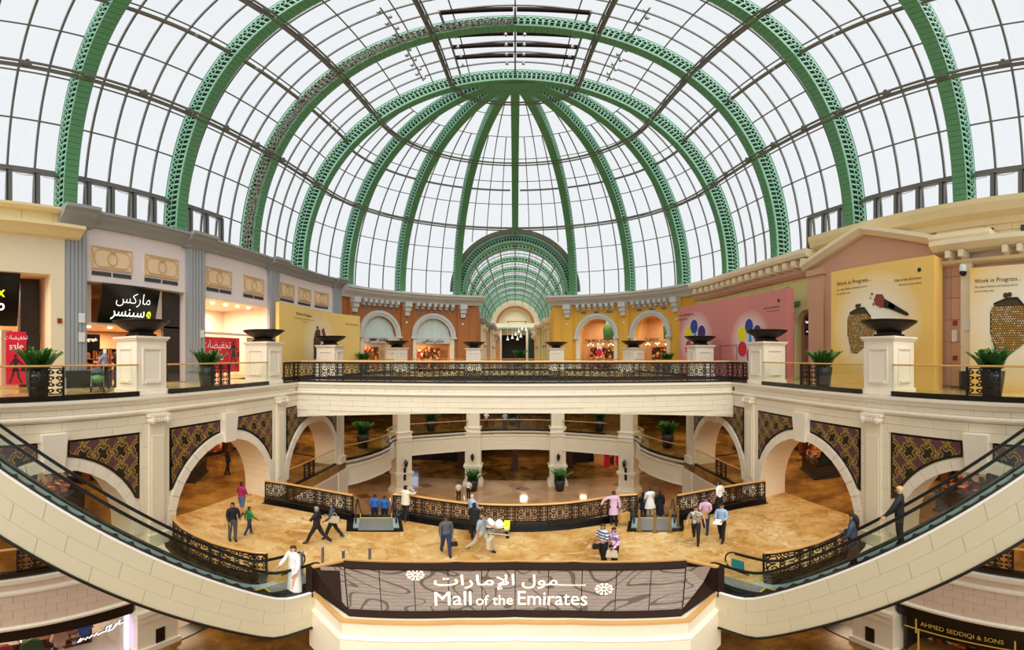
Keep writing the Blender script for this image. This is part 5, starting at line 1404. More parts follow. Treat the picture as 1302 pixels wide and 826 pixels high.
# ---------------------------------------------------------------- plants
def plant_mesh(name, h=1.6, pot_h=.85, r=.36, n=16, mleaf='leaf', seed=1, m_pot='pot', square=False):
    rnd = random.Random(seed); e = empty(name, (0, 0, 0))
    mb = MB(); mb.lathe([(r*.68, 0), (r*.9, pot_h*.6), (r, pot_h), (r*.88, pot_h), (r*.85, pot_h-.08)], (0, 0, 0), 14); pt_ = mb.build('pot', m_pot, e, smooth=True)
    mb = MB(); mb.lathe([(r*.86, pot_h-.1), (r*.86, pot_h-.06)], (0, 0, 0), 12); mb.build('soil', 'soil', pt_)
    st = MB(); lf = MB()
    for k in range(n):
        a = 2*pi*k/n+rnd.uniform(-.3, .3); lean = rnd.uniform(.05, .95); H = (h-pot_h)*rnd.uniform(.75, 1.05); b0 = rnd.uniform(.03, r*.6)
        pts = []
        for q in range(5):
            t_ = q/4; pts.append(Vector(((b0+lean*H*t_**1.5)*cos(a), (b0+lean*H*t_**1.5)*sin(a), pot_h-.08+H*(t_-.12*lean*t_*t_))))
        st.tube(pts, [.016, .014, .012, .009, .004], 4)
        for q in range(12):
            t_ = .15+.85*q/11; i = min(3, int(t_*4)); p = pts[i].lerp(pts[i+1], t_*4-i)
            ls = (.22+.06*rnd.random())*(1-.4*t_)*(h-pot_h+.4)/1.1
            for sg in (-1, 1):
                d = Vector((cos(a+sg*1.2), sin(a+sg*1.2), .45+.2*rnd.random())).normalized(); w_ = d.cross(Vector((0, 0, 1))).normalized()*ls*.34
                lf.face([p, p+d*ls*.5+w_, p+d*ls, p+d*ls*.5-w_])
    st.build('stem', 'leaf_dark', e); tag(lf.build('leaflet', mleaf, e), kind='stuff'); return e
pl0 = plant_mesh('potted_plant', 1.7, .9, .42, 34, 'leaf', 3)
first = True
PLANTS = [(-11.95, 4.45, ZF, 'tall leafy plant in a dark pot behind the glass near the left picture edge', 1.0), (-12.25, 12.3, ZF, 'leafy potted plant behind the glass between the two near piers on the left', 1.0),
          (12.25, 12.3, ZF, 'leafy plant in a dark pot beside the big yellow hoarding on the right', 1.0), (11.95, 4.45, ZF, 'tall leafy potted plant in front of the gold purse at the right picture edge', 1.0),
          (-12.6, 31.0, ZF, 'leafy potted plant before the first arched shop of the brown facade', 1.0), (12.9, 31.7, ZF, 'leafy potted plant before the ochre arch beside the pink hoarding', 1.0), (.6, 52, ZF, 'leafy potted plant in the middle of the far passage', 1.3),
          (-11.6, 28.4, 0, 'dark leafy plant in a pot on the curved balcony under the bridge, left', 1.25), (11.6, 28.4, 0, 'dark leafy plant in a pot on the curved balcony under the bridge, right', 1.25),
          (-8.0, 36.8, 0, 'potted plant on the far balcony between two pillars, left of centre', 1.2), (8.0, 36.8, 0, 'potted plant on the far balcony between two pillars, right of centre', 1.2),
          (-.2, 41, 0, 'small potted plant on the far balcony in the middle bay', 1.0),
          (-3.85, 35.6, -5.5, 'dark potted plant on the lower floor at the foot of the pillar left of centre', 1.25), (4.05, 35.6, -5.5, 'dark potted plant on the lower floor at the foot of the pillar right of centre', 1.25)]
for x, y, z, lb, sc_ in PLANTS:
    if first: o = pl0; o.location = (x, y, z); first = False
    else: o = copy_tree(pl0, (x, y, z), random.uniform(0, 6), None, None, sc_)
    tag(o, lb, 'potted plant', 'potted plants of the mall')
# ================================================================ MIDDLE FLOOR, SIGN BALCONY, ESCALATORS
def interp(pts, x):
    for (x0, y0), (x1, y1) in zip(pts, pts[1:]):
        if x0 <= x <= x1: return y0+(y1-y0)*(x-x0)/(x1-x0)
    return pts[0][1] if x < pts[0][0] else pts[-1][1]
frontL = [(-11.3, 9.45), (-10.8, 9.05), (-9.5, 8.72), (-8.2, 8.68), (-6.9, 9.0), (-6.65, 9.15), (-6.6, 8.95), (-5.6, 8.8), (-5.3, 9.25), (-4.59, 9.9), (-2.5, 10.5), (0, 10.8)]
front = frontL+[(-x, y) for x, y in reversed(frontL[:-1])]
backL = [(-11.3, 15.1), (-9, 15.35), (-6.75, 15.3), (-6.5, 15.45), (-5.25, 15.95), (-5.2, 16.05), (-3.75, 16.0), (-2, 15.7), (0, 15.65)]
back = backL+[(-x, y) for x, y in reversed(backL[:-1])]
e = tag(empty('floor', (0, 12, 0)), 'golden veined marble floor of the middle level platform', kind='structure')
xs = sorted(set([p[0] for p in front]+[p[0] for p in back]+[-11.3+22.6*k/40 for k in range(41)]))
mb = MB()
for a, b in zip(xs, xs[1:]):
    if b-a < 1e-6: continue
    fa, fb = interp(front, a+1e-6), interp(front, b-1e-6); ba, bb = interp(back, a+1e-6), interp(back, b-1e-6)
    mb.hexa([(a, fa, -.5), (b, fb, -.5), (b, bb, -.5), (a, ba, -.5), (a, fa, 0), (b, fb, 0), (b, bb, 0), (a, ba, 0)])
mb.build('marble_slab', 'marble_gold', e)
for sx in (-1, 1):
    mb = MB(); mb.box(min(sx*11.3, sx*12.8), max(sx*11.3, sx*12.8), 9.3, 15.9, -.5, 0); mb.build('marble_threshold', 'marble_gold', e)
# darker gallery floors either side and behind (level 0)
e = tag(empty('floor', (-15, 12, 0)), 'dark brown polished marble floor of the middle level side galleries', kind='structure')
mb = MB()
for sx in (-1, 1):
    a, b = sorted((sx*12.8, sx*26)); mb.box(a, b, -4, 24.5, -.5, -.004)
    a, b = sorted((sx*11.1, sx*12.8)); mb.box(a, b, -4, 9.3, -.5, -.004); mb.box(a, b, 15.9, 24.2, -.5, -.004)
mb.build('marble_slab', 'marble_brown', e)
# mid void edge (bays + far arc)
bay = [(-VX, 24.2), (-10.75, 25.2), (-10.25, 26.5), (-9.9, 28.0), (-9.75, 29.4), (-9.9, 30.3), (-10.5, 31.0), (-10.5, 33.4)]
far = [(-9.9, 33.75), (-8.2, 35.0), (-6.2, 36.2), (-4.1, 37.25), (-2, 37.85), (0, 38.0)]
far = far+[(-x, y) for x, y in reversed(far[:-1])]
midE = bay+far+[(-x, y) for x, y in reversed(bay)]
mb = MB()
out2 = []
for x, y in midE:
    a = atan2(y-24, x); d = 30; out2.append((x+cos(a)*d if True else 0, y+max(0, sin(a))*d))
for k in range(len(midE)-1):
    A, B, C_, D_ = midE[k], midE[k+1], out2[k+1], out2[k]
    mb.hexa([(*A, -.5), (*B, -.5), (*C_, -.5), (*D_, -.5), (*A, -.004), (*B, -.004), (*C_, -.004), (*D_, -.004)])
mb.build('back_slab', 'marble_brown', e)

# scroll railings of the platform
def mir(p): return [(-x, y) for x, y in reversed(p)]
railA = [(-11.2, 15.2), (-9.9, 15.4), (-8.4, 15.45), (-7.4, 15.4), (-6.72, 15.35)]
railB = [(-5.15, 16.1), (-4.4, 16.15), (-3.4, 15.95), (-2, 15.68), (-1, 15.6), (0, 15.58), (1, 15.6), (2, 15.68), (3.4, 15.95), (4.4, 16.15), (5.15, 16.1)]
railD = [(-11.0, 9.3), (-10.6, 9.03), (-9.9, 8.8), (-9.2, 8.7), (-8.4, 8.68), (-7.7, 8.78), (-7.0, 8.98), (-6.7, 9.15)]
G = 'scrollwork railings'
iron_rail(railA, 0, 'scrollwork railing at the back of the platform, left of the left down escalator', G, .22)
iron_rail(mir(railA), 0, 'scrollwork railing at the back of the platform, right of the right down escalator', G, .22)
iron_rail(railB, 0, 'long curved scrollwork railing in the middle of the platform between the two down escalators', G, .22)
iron_rail(railD, 0, 'curved scrollwork railing at the front left of the platform beside the long escalator', G, .16)
iron_rail(mir(railD), 0, 'curved scrollwork railing at the front right of the platform beside the long escalator', G, .16)
e = tag(empty('trim_1', (0, 15, 0)), 'black stone border strips of the platform floor', kind='structure')
for pts in (railA, railB, mir(railA)):
    mb = MB(); sweep(mb, Path(pts), [(.0, .002), (.42, .002), (.42, .012), (0, .012)]); mb.build('border_strip', 'black_stone', e)
for sx in (-1, 1):
    q = [(-6.35, 13.85), (-4.25, 14.6), (-4.9, 16.3), (-7.1, 15.6)]
    mb = MB(); pts = [(x*-sx, y, .004) for x, y in q]; mb.prism(pts, (0, 0, .01)); mb.build('landing_border', 'black_stone', e)
    # floor border at the front rail
for pts in (railD, mir(railD)):
    mb = MB(); sweep(mb, Path(pts), [(.0, -.45), (.35, -.45), (.35, .0), (0, .012)]); mb.build('front_kerb', 'stone_white' if 0 else 'black_stone', e)

# ---------------------------------------------------------------- escalators
def softplus(t, k=.12): return .5*(t+sqrt(t*t+k))
def escalator(K, u, slope, T, wd, label, sx, group, dirn=1, clad=True, tend=1.35, pane=1.25):
    """K: kink point of the far handrail in plan (left version), u: unit travel vector, slope, T: run length, wd: width between handrails"""
    K = Vector(K); u = Vector(u).normalized(); v = Vector((-u.y, u.x))
    if clad: v = Vector((-u.y, u.x)); 
    if v.y > 0 and clad: v = -v
    if not clad and v.x < 0: v = -v
    F = MS(sx)
    def base(t):
        z = slope*softplus(t)
        if T and slope > 0: z = min(z, slope*T)
        return z
    sg = dirn
    def E(t, w_, dz): return (K.x+u.x*t+v.x*w_, K.y+u.y*t+v.y*w_, sg*base(t)+dz)
    e = empty('escalator', (E(-tend, wd/2, 0)[0]*F, E(-tend, wd/2, 0)[1], 0), label, 'escalator', group)
    N = 44; ts = [-tend+(T+tend+1.0)*k/N for k in range(N+1)]
    tt = T+1.0
    for w_, nm in ((0, 'handrail'), (wd, 'handrail')):
        P = [E(t, w_, .95) for t in ts]
        # newel loop at the landing
        a = E(-tend, w_, .95); P0 = []
        for k in range(1, 9): g = pi*k/8*.95; P0.append((a[0]-u.x*.34*sin(g), a[1]-u.y*.34*sin(g), a[2]-.34+.34*cos(g)))
        P0.append((a[0]+u.x*.5, a[1]+u.y*.5, a[2]-.72))
        mb = MB(); mb.bars(list(reversed(P0))+P, .085, .05, up=lambda p: (v.x, v.y, 0.0001)) if False else mb.tube(list(reversed(P0))+P, .027, 6); mb.build(nm, 'black_rubber', e, F)
        mb = MB(); q = [(p[0], p[1], p[2]-.055) for p in P]; mb.bars(q, .03, .03); mb.build('rail_guide', 'black_rubber', e, F)
        # glass
        t = -tend-.2
        while t < tt-.1:
            t1 = min(t+pane, tt); m_ = MB(); S_ = [t+.01+(t1-t-.02)*k/4 for k in range(5)]
            for a_, b_ in zip(S_, S_[1:]):
                m_.hexa([E(a_, w_-.008, -.03), E(b_, w_-.008, -.03), E(b_, w_+.008, -.03), E(a_, w_+.008, -.03), E(a_, w_-.008, .9), E(b_, w_-.008, .9), E(b_, w_+.008, .9), E(a_, w_+.008, .9)])
            m_.build('glass_pane', 'rail_glass', e, F); t = t1
        # skirt deck
        mb = MB(); dk = 0 if clad and w_ == 0 else (.2 if clad else .1)
        for a_, b_ in zip(ts, ts[1:]):
            mb.hexa([E(a_, w_-.11, -.24+dk), E(b_, w_-.11, -.24+dk), E(b_, w_+.11, -.24+dk), E(a_, w_+.11, -.24+dk), E(a_, w_-.11, -.03+dk), E(b_, w_-.11, -.03+dk), E(b_, w_+.11, -.03+dk), E(a_, w_+.11, -.03+dk)])
        mb.build('skirt_deck', 'steel_light' if (w_ == 0 and clad) or not clad else 'black_rubber', e, F)
    # steps
    t = .0; n = int((T+.4)/.4)
    for k in range(n):
        t0 = -.2+k*.4; z = sg*base(t0+.2)-(.12 if clad else 0)
        m_ = MB(); A = [E(t0, .12, 0), E(t0+.4, .12, 0), E(t0+.4, wd-.12, 0), E(t0, wd-.12, 0)]
        m_.hexa([(p[0], p[1], z-.32) for p in A]+[(p[0], p[1], z) for p in A]); m_.build('step', 'tread', e, F)
        for w0, w1 in ((.12, .15), (wd-.15, wd-.12)):
            pass
    m_ = MB(); A = [E(-tend-.25, .1, 0), E(-.2, .1, 0), E(-.2, wd-.1, 0), E(-tend-.25, wd-.1, 0)]
    m_.hexa([(p[0], p[1], -.1) for p in A]+[(p[0], p[1], .02) for p in A]); m_.build('landing_plate', 'plate', e, F)
    m_ = MB()
    for (t0, t1, w0, w1) in ((-.25, -.21, .12, wd-.12), (-.2, .3, .12, .15), (-.2, .3, wd-.15, wd-.12)):
        A = [E(t0, w0, 0), E(t1, w0, 0), E(t1, w1, 0), E(t0, w1, 0)]
        m_.hexa([(p[0], p[1], (.0 if t1 < 0 else sg*base(t1)*0)+.02) for p in A]+[(p[0], p[1], .035) for p in A])
    m_.build('yellow_comb_line', 'yellow_line', e, F)
    if clad:
        top = lambda t: slope*softplus(t+.15)+.14 if T is None else min(slope*softplus(t+.15), slope*T)+.14
        bot = lambda t: slope*softplus(t-.12, .05)-1.27
        S_ = [-1.3+(tt+1.3)*k/40 for k in range(41)]
        m_ = MB()
        wa, wb = -.28, 1.22
        def Q(t, w_, z): return (K.x+u.x*t+v.x*w_, K.y+u.y*t+v.y*w_, z)
        for a_, b_ in zip(S_, S_[1:]):
            m_.hexa([Q(a_, wa, bot(a_)), Q(b_, wa, bot(b_)), Q(b_, wb, bot(b_)), Q(a_, wb, bot(a_)), Q(a_, wa, top(a_)-.6), Q(b_, wa, top(b_)-.6), Q(b_, wb, top(b_)-.03), Q(a_, wb, top(a_)-.03)])
        m_.build('truss_body', 'stone_joint', e, F)
        m_ = MB(); m_.bars([Q(t, wb+.0, bot(t)) for t in S_], .16, .06); m_.build('bottom_edge', 'black', e, F)
        m_ = MB(); m_.bars([Q(t, wb-.0, top(t)+.0) for t in S_], .08, .035); m_.build('white_edge', 'white_paint', e, F)
        m_ = MB()
        for a_, b_ in zip(S_, S_[1:]): m_.hexa([Q(a_, wd+.1, top(a_)-.06), Q(b_, wd+.1, top(b_)-.06), Q(b_, wb-.08, top(b_)-.06), Q(a_, wb-.08, top(a_)-.06), Q(a_, wd+.1, top(a_)+.0), Q(b_, wd+.1, top(b_)+.0), Q(b_, wb-.08, top(b_)+.0), Q(a_, wb-.08, top(a_)+.0)])
        m_.build('outer_deck', 'black_rubber', e, F)
        # far side deck
        m_ = MB()
        for a_, b_ in zip(S_, S_[1:]): m_.hexa([Q(a_, -.28, top(a_)-.52), Q(b_, -.28, top(b_)-.62), Q(b_, -.1, top(b_)-.6), Q(a_, -.1, top(a_)-.6), Q(a_, -.28, top(a_)-.2), Q(b_, -.28, top(b_)-.2), Q(b_, -.1, top(b_)-.2), Q(a_, -.1, top(a_)-.2)])
        m_.build('far_deck', 'black_rubber', e, F)
        # cladding tiles: three courses, staggered joints square to the slope
        for row in range(3):
            t = -1.3+(-.55 if row % 2 else 0)
            while t < tt:
                t0 = max(t, -1.3)+.004; t1 = min(t+1.15, tt)-.004; t += 1.15
                if t1-t0 < .08: continue
                f0 = row/3+.002; f1 = (row+1)/3-.002
                m_ = MB(); SS = [t0+(t1-t0)*k/4 for k in range(5)]
                def z_(tq, f): return bot(tq)+.04+(top(tq)-.02-bot(tq)-.04)*f
                sh = lambda q: .28*max(0, min(1, q/.8))     # joints lean back on the slope
                for a_, b_ in zip(SS, SS[1:]):
                    A = [(a_-sh(a_)*(f0-.5), f0), (b_-sh(b_)*(f0-.5), f0), (b_-sh(b_)*(f1-.5), f1), (a_-sh(a_)*(f1-.5), f1)]
                    m_.hexa([Q(max(-1.3, a), wb, z_(a, f)) for a, f in A]+[Q(max(-1.3, a), wb+.03, z_(a, f)) for a, f in A])
                m_.build('cladding_tile', 'cladding', e, F)
    return e, E
UE = (-.399, -.917)
EL, EF = escalator((-6.67, 8.58), UE, .70, 8.35, .86, 'long escalator rising from the platform to the upper left, clad in cream tiles', -1, 'long cream clad escalators')
ER, _ = escalator((-6.67, 8.58), UE, .70, 8.35, .86, 'long escalator rising from the platform to the upper right, clad in cream tiles', 1, 'long cream clad escalators')
# small stickers on the newel glass
m_ = MB(); q = EF(-1.15, .93, .45); m_.lathe([(.001, 0), (.07, 0), (.07, .01)], (0, 0, 0), 12)
for sx, mm, lb in ((-1, 'green', 'round green sticker on the glass end of the left long escalator'), (1, 'alarm_red', 'round red sticker on the glass end of the right long escalator')):
    mb = MB(); cx, cy, cz = EF(-1.1, .965, .42)
    mb.prism([(cx+.07*cos(a)*UE[0], cy+.07*cos(a)*UE[1], cz+.07*sin(a)) for a in [2*pi*k/12 for k in range(12)]], (.012, -.005, 0)); tag(mb.build('sticker', mm, None, MS(sx)), lb, 'sticker')
mb = MB(); c0 = EF(-1.45, .02, .72); c1 = EF(-1.0, .02, .72); mb.hexa([c0, c1, (c1[0]+.01, c1[1]-.01, c1[2]), (c0[0]+.01, c0[1]-.01, c0[2]), (c0[0], c0[1], c0[2]-.32), (c1[0], c1[1], c1[2]-.32), (c1[0]+.01, c1[1]-.01, c1[2]-.32), (c0[0]+.01, c0[1]-.01, c0[2]-.32)])
mat('teal_sign', '1E8C8C', .4); tag(mb.build('safety_notice', 'teal_sign', None, 1*-1), 'teal safety notice on the glass newel of the right long escalator', 'notice')
# two escalators down to the lower floor at the back of the platform
UD = Vector((-.35, .937)).normalized()
for sx, sd in ((-1, 'left'), (1, 'right')):
    escalator((-6.6, 15.55), (UD.x, UD.y), .577, 9.4, 1.6, 'escalator going down to the lower floor at the back of the platform, %s one' % sd, sx, 'down escalators', dirn=-1, clad=False, tend=1.3)
# bollards
for k, (x, y, m1) in enumerate(((4.72, 14.45, 'brass'), (5.27, 14.2, 'brass'), (5.82, 14.0, 'brass'), (6.3, 14.35, 'brass'), (-6.0, 9.95, 'steel'), (-5.62, 10.55, 'steel'), (-4.95, 10.6, 'steel'), (-4.3, 11.1, 'steel'))):
    lb = {0: 'brass post at the right down escalator, first from the left', 1: 'brass post at the right down escalator, second from the left', 2: 'brass post at the right down escalator, third from the left', 3: 'brass post at the right down escalator, set back at its right end',
          4: 'steel post beside the long left escalator landing, behind the man in white', 5: 'tall steel post behind the left corner of the sign balcony', 6: 'steel post in front of the sign balcony corner', 7: 'short steel post half hidden by the sign balcony, farthest along'}[k]
    h = 1.0; m_ = MB(); m_.lathe([(.12, 0), (.12, .03), (.05, .04), (.05, h), (.03, h+.02)], (x, y, 0), 12); tag(m_.build('bollard', m1, None), lb, 'post')

# ---------------------------------------------------------------- sign balcony
topL = [(-5.17, 9.1), (-4.59, 9.88), (-3.2, 10.28), (-1.6, 10.66), (0, 10.8)]
botL = [(-5.2, 9.2), (-3.85, 8.2), (-2.6, 8.55), (-1.3, 8.88), (0, 9.0)]
TP = Path(topL+[(-x, y) for x, y in reversed(topL[:-1])]); BP = Path(botL+[(-x, y) for x, y in reversed(botL[:-1])])
def board(f, g, off=0):
    """f: 0..1 along from left corner to right corner, g: 0 bottom .. 1 top"""
    x0 = -4.55+9.1*f; x1 = -3.8+7.6*f
    yt = interp([(p.x, p.y) for p in TP.p], x0)-.1; yb = interp([(p.x, p.y) for p in BP.p], x1)+.22
    a = Vector((x0, yt, 1.0)); b = Vector((x1, yb, .10)); p = b.lerp(a, g)
    n = Vector((0, -.5, .87)); return p+n*off
e = empty('sign_balcony', (0, 9.5, 0), 'sloping mall sign display in a dark bronze frame at the front of the platform', 'sign')
NP = 10
for k in range(NP):
    f0 = k/NP+.0012; f1 = (k+1)/NP-.0012; m_ = MB()
    for j in range(6):
        fa = f0+(f1-f0)*j/6; fb = f0+(f1-f0)*(j+1)/6
        m_.hexa([board(fa, .12, -.05), board(fb, .12, -.05), board(fb, .9, -.05), board(fa, .9, -.05), board(fa, .12, 0), board(fb, .12, 0), board(fb, .9, 0), board(fa, .9, 0)])
    m_.build('display_panel', 'display_print', e)
# frame bands
for g0, g1, o in ((.0, .12, .05), (.9, 1.06, .06)):
    m_ = MB(); N = 20
    for k in range(N):
        a, b = k/N, (k+1)/N; m_.hexa([board(a, g0, -.1), board(b, g0, -.1), board(b, g1, -.1), board(a, g1, -.1), board(a, g0, o), board(b, g0, o), board(b, g1, o), board(a, g1, o)])
    m_.build('frame_band', 'bronze_frame', e)
for sx in (-1, 1):
    # bronze cheeks closing the sloping display, and the chamfered slatted wings
    m_ = MB(); A = board(0, .0, .03); B = board(0, 1.0, .03); E0 = Vector((-5.15, 9.15, 1.05)); E1 = Vector((-5.2, 9.2, .15))
    m_.face([A, B, E0, E1]); m_.face([A+Vector((0, .1, -.3)), B+Vector((0, .1, -.3)), E0, E1]); m_.build('bronze_cheek', 'bronze_frame', e, -1 if sx > 0 else 1)
    up_ = Vector((0, -.03, .05)); m_ = MB(); m_.face([board(0, .12, .03)+up_, board(0, .9, .03)+up_, board(0, .9, .03).lerp(E0, .8)+up_, board(0, .5, .03).lerp(E0.lerp(E1, .5), .55)+up_]); m_.build('display_wing', 'display_print', e, -1 if sx > 0 else 1)
    m_ = MB(); m_.box(-5.3, -5.1, 9.0, 9.2, 0, 1.06); m_.build('end_post', 'bronze_frame', e, -1 if sx > 0 else 1)
mb = MB(); sweep(mb, TP, [(-.06, 1.04), (.06, 1.04), (.06, 1.1), (-.06, 1.1)]); mb.build('gold_top_rail', 'gold_rail', e)
mb = MB(); sweep(mb, TP, [(-.08, 0), (.08, 0), (.08, 1.04), (-.08, 1.04)]); mb.build('back_panel', 'bronze_frame', e)
mb = MB(); sweep(mb, BP, [(-.06, .06), (.08, .06), (.08, .13), (-.06, .13)]); mb.build('gold_bottom_rail', 'gold_rail', e)
c = tag(empty('trim_2', (0, 9, -1)), 'smooth cream apron of the sign balcony under the gold edge', kind='structure')
mb = MB(); sweep(mb, BP, [(-.3, -2.2), (.02, -2.2), (.02, .07), (-.3, .07)]); mb.build('apron', 'stone', c)
mb = MB(); sweep(mb, BP, [(0, -.62), (.09, -.62), (.12, -.55), (.08, -.48), (0, -.44)]); mb.build('apron_moulding', 'stone', c)
mb = MB(); sweep(mb, BP, [(0, -2.2), (.1, -2.2), (.1, -.62), (0, -.62)]); mb.build('lower_apron', 'stone', c)
mb = MB()
for k in range(20):
    a, b = -5.1+10.2*k/20, -5.1+10.2*(k+1)/20
    mb.hexa([(a, interp(botL+[(-x, y) for x, y in reversed(botL[:-1])], a)+.1, -.6), (b, interp(botL+[(-x, y) for x, y in reversed(botL[:-1])], b)+.1, -.6), (b, 15, -.6), (a, 15, -.6)]+[(a, interp(botL+[(-x, y) for x, y in reversed(botL[:-1])], a)+.1, -.5), (b, interp(botL+[(-x, y) for x, y in reversed(botL[:-1])], b)+.1, -.5), (b, 15, -.5), (a, 15, -.5)])
mb.build('platform_soffit', 'stone', c)
# lettering
def bf(cx, cg, sx_=1, sy_=1):
    return lambda u, v: board(.5+(cx+u)/8.3, cg+v/1.72, .025)
text_on('lettering', 'Mall', .60, bf(-2.05, .22), 'sign_cream', e, 'LEFT', 0, 1.0, 1.08)
text_on('lettering', 'of the', .42, bf(-1.0, .22), 'sign_cream', e, 'LEFT', 0, .95, 1.12)
text_on('lettering', 'Emirates', .60, bf(.03, .22), 'sign_cream', e, 'LEFT', 0, .85, 1.08)
text_on('lettering', arabic('مول'), .55, bf(.62, .60), 'sign_cream', e, 'CENTER', .003, 1.0, .9)
text_on('lettering', ''.join(reversed('\ufe8d\ufef9\ufee3\ufe8e\ufead\ufe8d\ufe95')), .55, bf(-1.0, .60), 'sign_cream', e, 'CENTER', .003, 1.15, .9)
m_ = MB(); m_.face([board(.5+1.05/8.3, .602, .012), board(.5+1.75/8.3, .602, .012), board(.5+1.75/8.3, .618, .012), board(.5+1.05/8.3, .618, .012)]); m_.build('letter_stroke', 'sign_cream', e)
for cx, cg in ((-2.45, .82), (2.2, .54)):
    m_ = MB()
    for k in range(10):
        a = 2*pi*k/10; 
        def bp(r, t_): return board(.5+(cx+r*cos(t_)*1.15)/8.3, cg+r*sin(t_)/1.72, .012)
        m_.face([bp(.04, a-.25), bp(.20, a-.06), bp(.20, a+.06), bp(.04, a+.25)])
        for q in (.12,): m_.face([bp(q, a), bp(q+.05, a+.25), bp(q+.07, a+.2), bp(q+.04, a)]); m_.face([bp(q, a), bp(q+.05, a-.25), bp(q+.07, a-.2), bp(q+.04, a)])
    m_.build('star_emblem', 'sign_cream', e)
# ================================================================ LOWER FLOOR, BACK PILLARS, SIDE GALLERIES
ZL = -5.5
e = tag(empty('floor', (0, 30, ZL)), 'patterned marble floor of the lower level', kind='structure')
mb = MB(); mb.box(-34, 34, 22, 39, ZL-.3, ZL); mb.build('marble_slab', 'marble_patch', e)
mb = MB(); mb.box(-34, 34, 39, 75, ZL-.3, ZL-.002); mb.build('marble_slab', 'marble_brown', e)
mb = MB(); mb.box(-34, 34, -6, 22, ZL-.3, ZL-.002); mb.build('marble_slab', 'marble_brown', e)
# tall pillars of the back facade
def pillar(x, y, rz, label, lantern, nm='pillar'):
    e = tag(empty('pillar', (0, 0, 0)), label, 'pillar', 'tall stone pillars under the bridge'); 
    mb = MB(); mb.box(-.75, .75, -.6, .6, ZL, .0); mb.box(-.62, .62, -.5, .5, 0, 5.3); mb.build('shaft', 'stone', e)
    mb = MB(); mb.box(-.95, .95, -.8, .8, ZL, ZL+.35); mb.box(-.85, .85, -.7, .7, ZL+.35, ZL+.6); mb.build('base_block', 'stone_white', e)
    mb = MB(); mb.box(-.9, .9, -.75, .75, -1.95-1.55, -1.95-1.4); mb.box(-.85, .85, -.7, .7, -3.65, -3.5); mb.build('impost_band', 'stone_white', e)
    mb = MB(); mb.box(-.72, .72, -.68, .6, -.45, .35); mb.box(-.8, .8, -.75, .6, -.12, 0); mb.box(-.8, .8, -.75, .6, .35, .45); mb.build('belt_block', 'stone_white', e)
    mb = MB(); mb.box(-.45, .45, -.64, -.6, ZL+.9, -3.8); mb.box(-.4, .4, -.64, -.6, -3.3, -.6); mb.box(-.4, .4, -.54, -.5, .7, 4.2); mb.build('raised_panel', 'stone', e)
    for o in kids(e): pass
    e.location = (x, y, 0); e.rotation_euler = (0, 0, rz)
    if lantern:
        l = empty('wall_lantern', (x, y, -2.6), lantern, 'lantern', 'wall lanterns on the pillars')
        m_ = MB(); f = -.95
        m_.lathe([(.02, .55), (.1, .42), (.24, .3), (.17, .28), (.14, -.05), (.06, -.15), (.02, -.3)], (0, f, 0), 6); m_.bar((0, f, -.2), (0, -.6, -.1), .05, .05); m_.bar((0, f, .5), (0, -.6, .45), .04, .04); o = m_.build('lantern_frame', 'black', None, loc=(0, 0, 0)); o.parent = l
        m_ = MB(); m_.lathe([(.1, 0), (.12, .24)], (0, f, 0), 6); o = m_.build('lantern_glass', 'shop_warm', None, loc=(0, 0, 0)); o.parent = l
        l.rotation_euler = (0, 0, rz)
    return e
pillar(-4.0, 37.6, 0, 'tall stone pillar rising from the lower floor, inner one left of centre', 'black lantern on the inner pillar left of centre')
pillar(4.05, 37.6, 0, 'tall stone pillar rising from the lower floor, inner one right of centre', 'black lantern on the inner pillar right of centre')
pillar(-10.1, 33.9, .75, 'tall stone pillar beside the left curved balcony', 'black double lantern on the left outer pillar')
pillar(10.1, 33.9, -.75, 'tall stone pillar beside the right curved balcony', 'black double lantern on the right outer pillar')
for sx in (-1, 1):
    sd = SIDE(sx)
    mb = MB(); mb.box(-.1, .12, -.72, -.6, ZL+1.4, ZL+2.6); o = tag(mb.build('slot_vent', 'black', None, loc=(0, 0, 0)), 'narrow black slot in the foot of the %s outer pillar' % sd, 'vent'); o.location = (sx*10.1, 33.9, 0); o.rotation_euler = (0, 0, -sx*.75)
# balcony fascia around the back void
for nm, pts, lb in (('left', bay, 'curved cream balcony fascia bulging under the bridge, left'), ('middle', far, 'long curved cream fascia of the far balcony'), ('right', mir(bay), 'curved cream balcony fascia bulging under the bridge, right')):
    P = Path(pts); e = tag(empty('trim_3', (pts[0][0], pts[0][1], 0)), lb, kind='structure')
    mb = MB(); sweep(mb, P, [(-.4, -1.85), (0, -1.85), (0, -.02), (-.4, -.02)]); mb.build('fascia_body', 'stone', e)
    mb = MB(); sweep(mb, P, [(0, -.22), (.14, -.16), (.2, -.02), (-.3, -.02), (-.3, -.22)]); mb.build('coping', 'stone_white', e)
    mb = MB(); sweep(mb, P, [(0, -.55), (.1, -.5), (.1, -.42), (0, -.38)]); mb.build('string_course', 'stone_white', e)
    mb = MB(); sweep(mb, P, [(0, -1.9), (.08, -1.9), (.08, -1.78), (0, -1.78)]); mb.build('lower_bead', 'stone_white', e)
    for r in range(3):
        s = .0 if r % 2 == 0 else .5
        while s < P.len-.5:
            mb = MB(); fbox(mb, P, s+.006, min(s+1.0, P.len)-.006, 0, .03, -1.74+r*.38, -1.37+r*.38); mb.build('stone_tile', 'stone', e); s += 1.0
    glass_rail([(x, y) for x, y in (pts if nm != 'middle' else far[:-1])], 0, {'left': 'gold-capped glass rail on the curved balcony under the bridge, left', 'middle': 'gold-capped glass rail along the far balcony across the opening', 'right': 'gold-capped glass rail on the curved balcony under the bridge, right'}[nm], 'glass rails of the middle level', pane=1.6, hbase=.12)
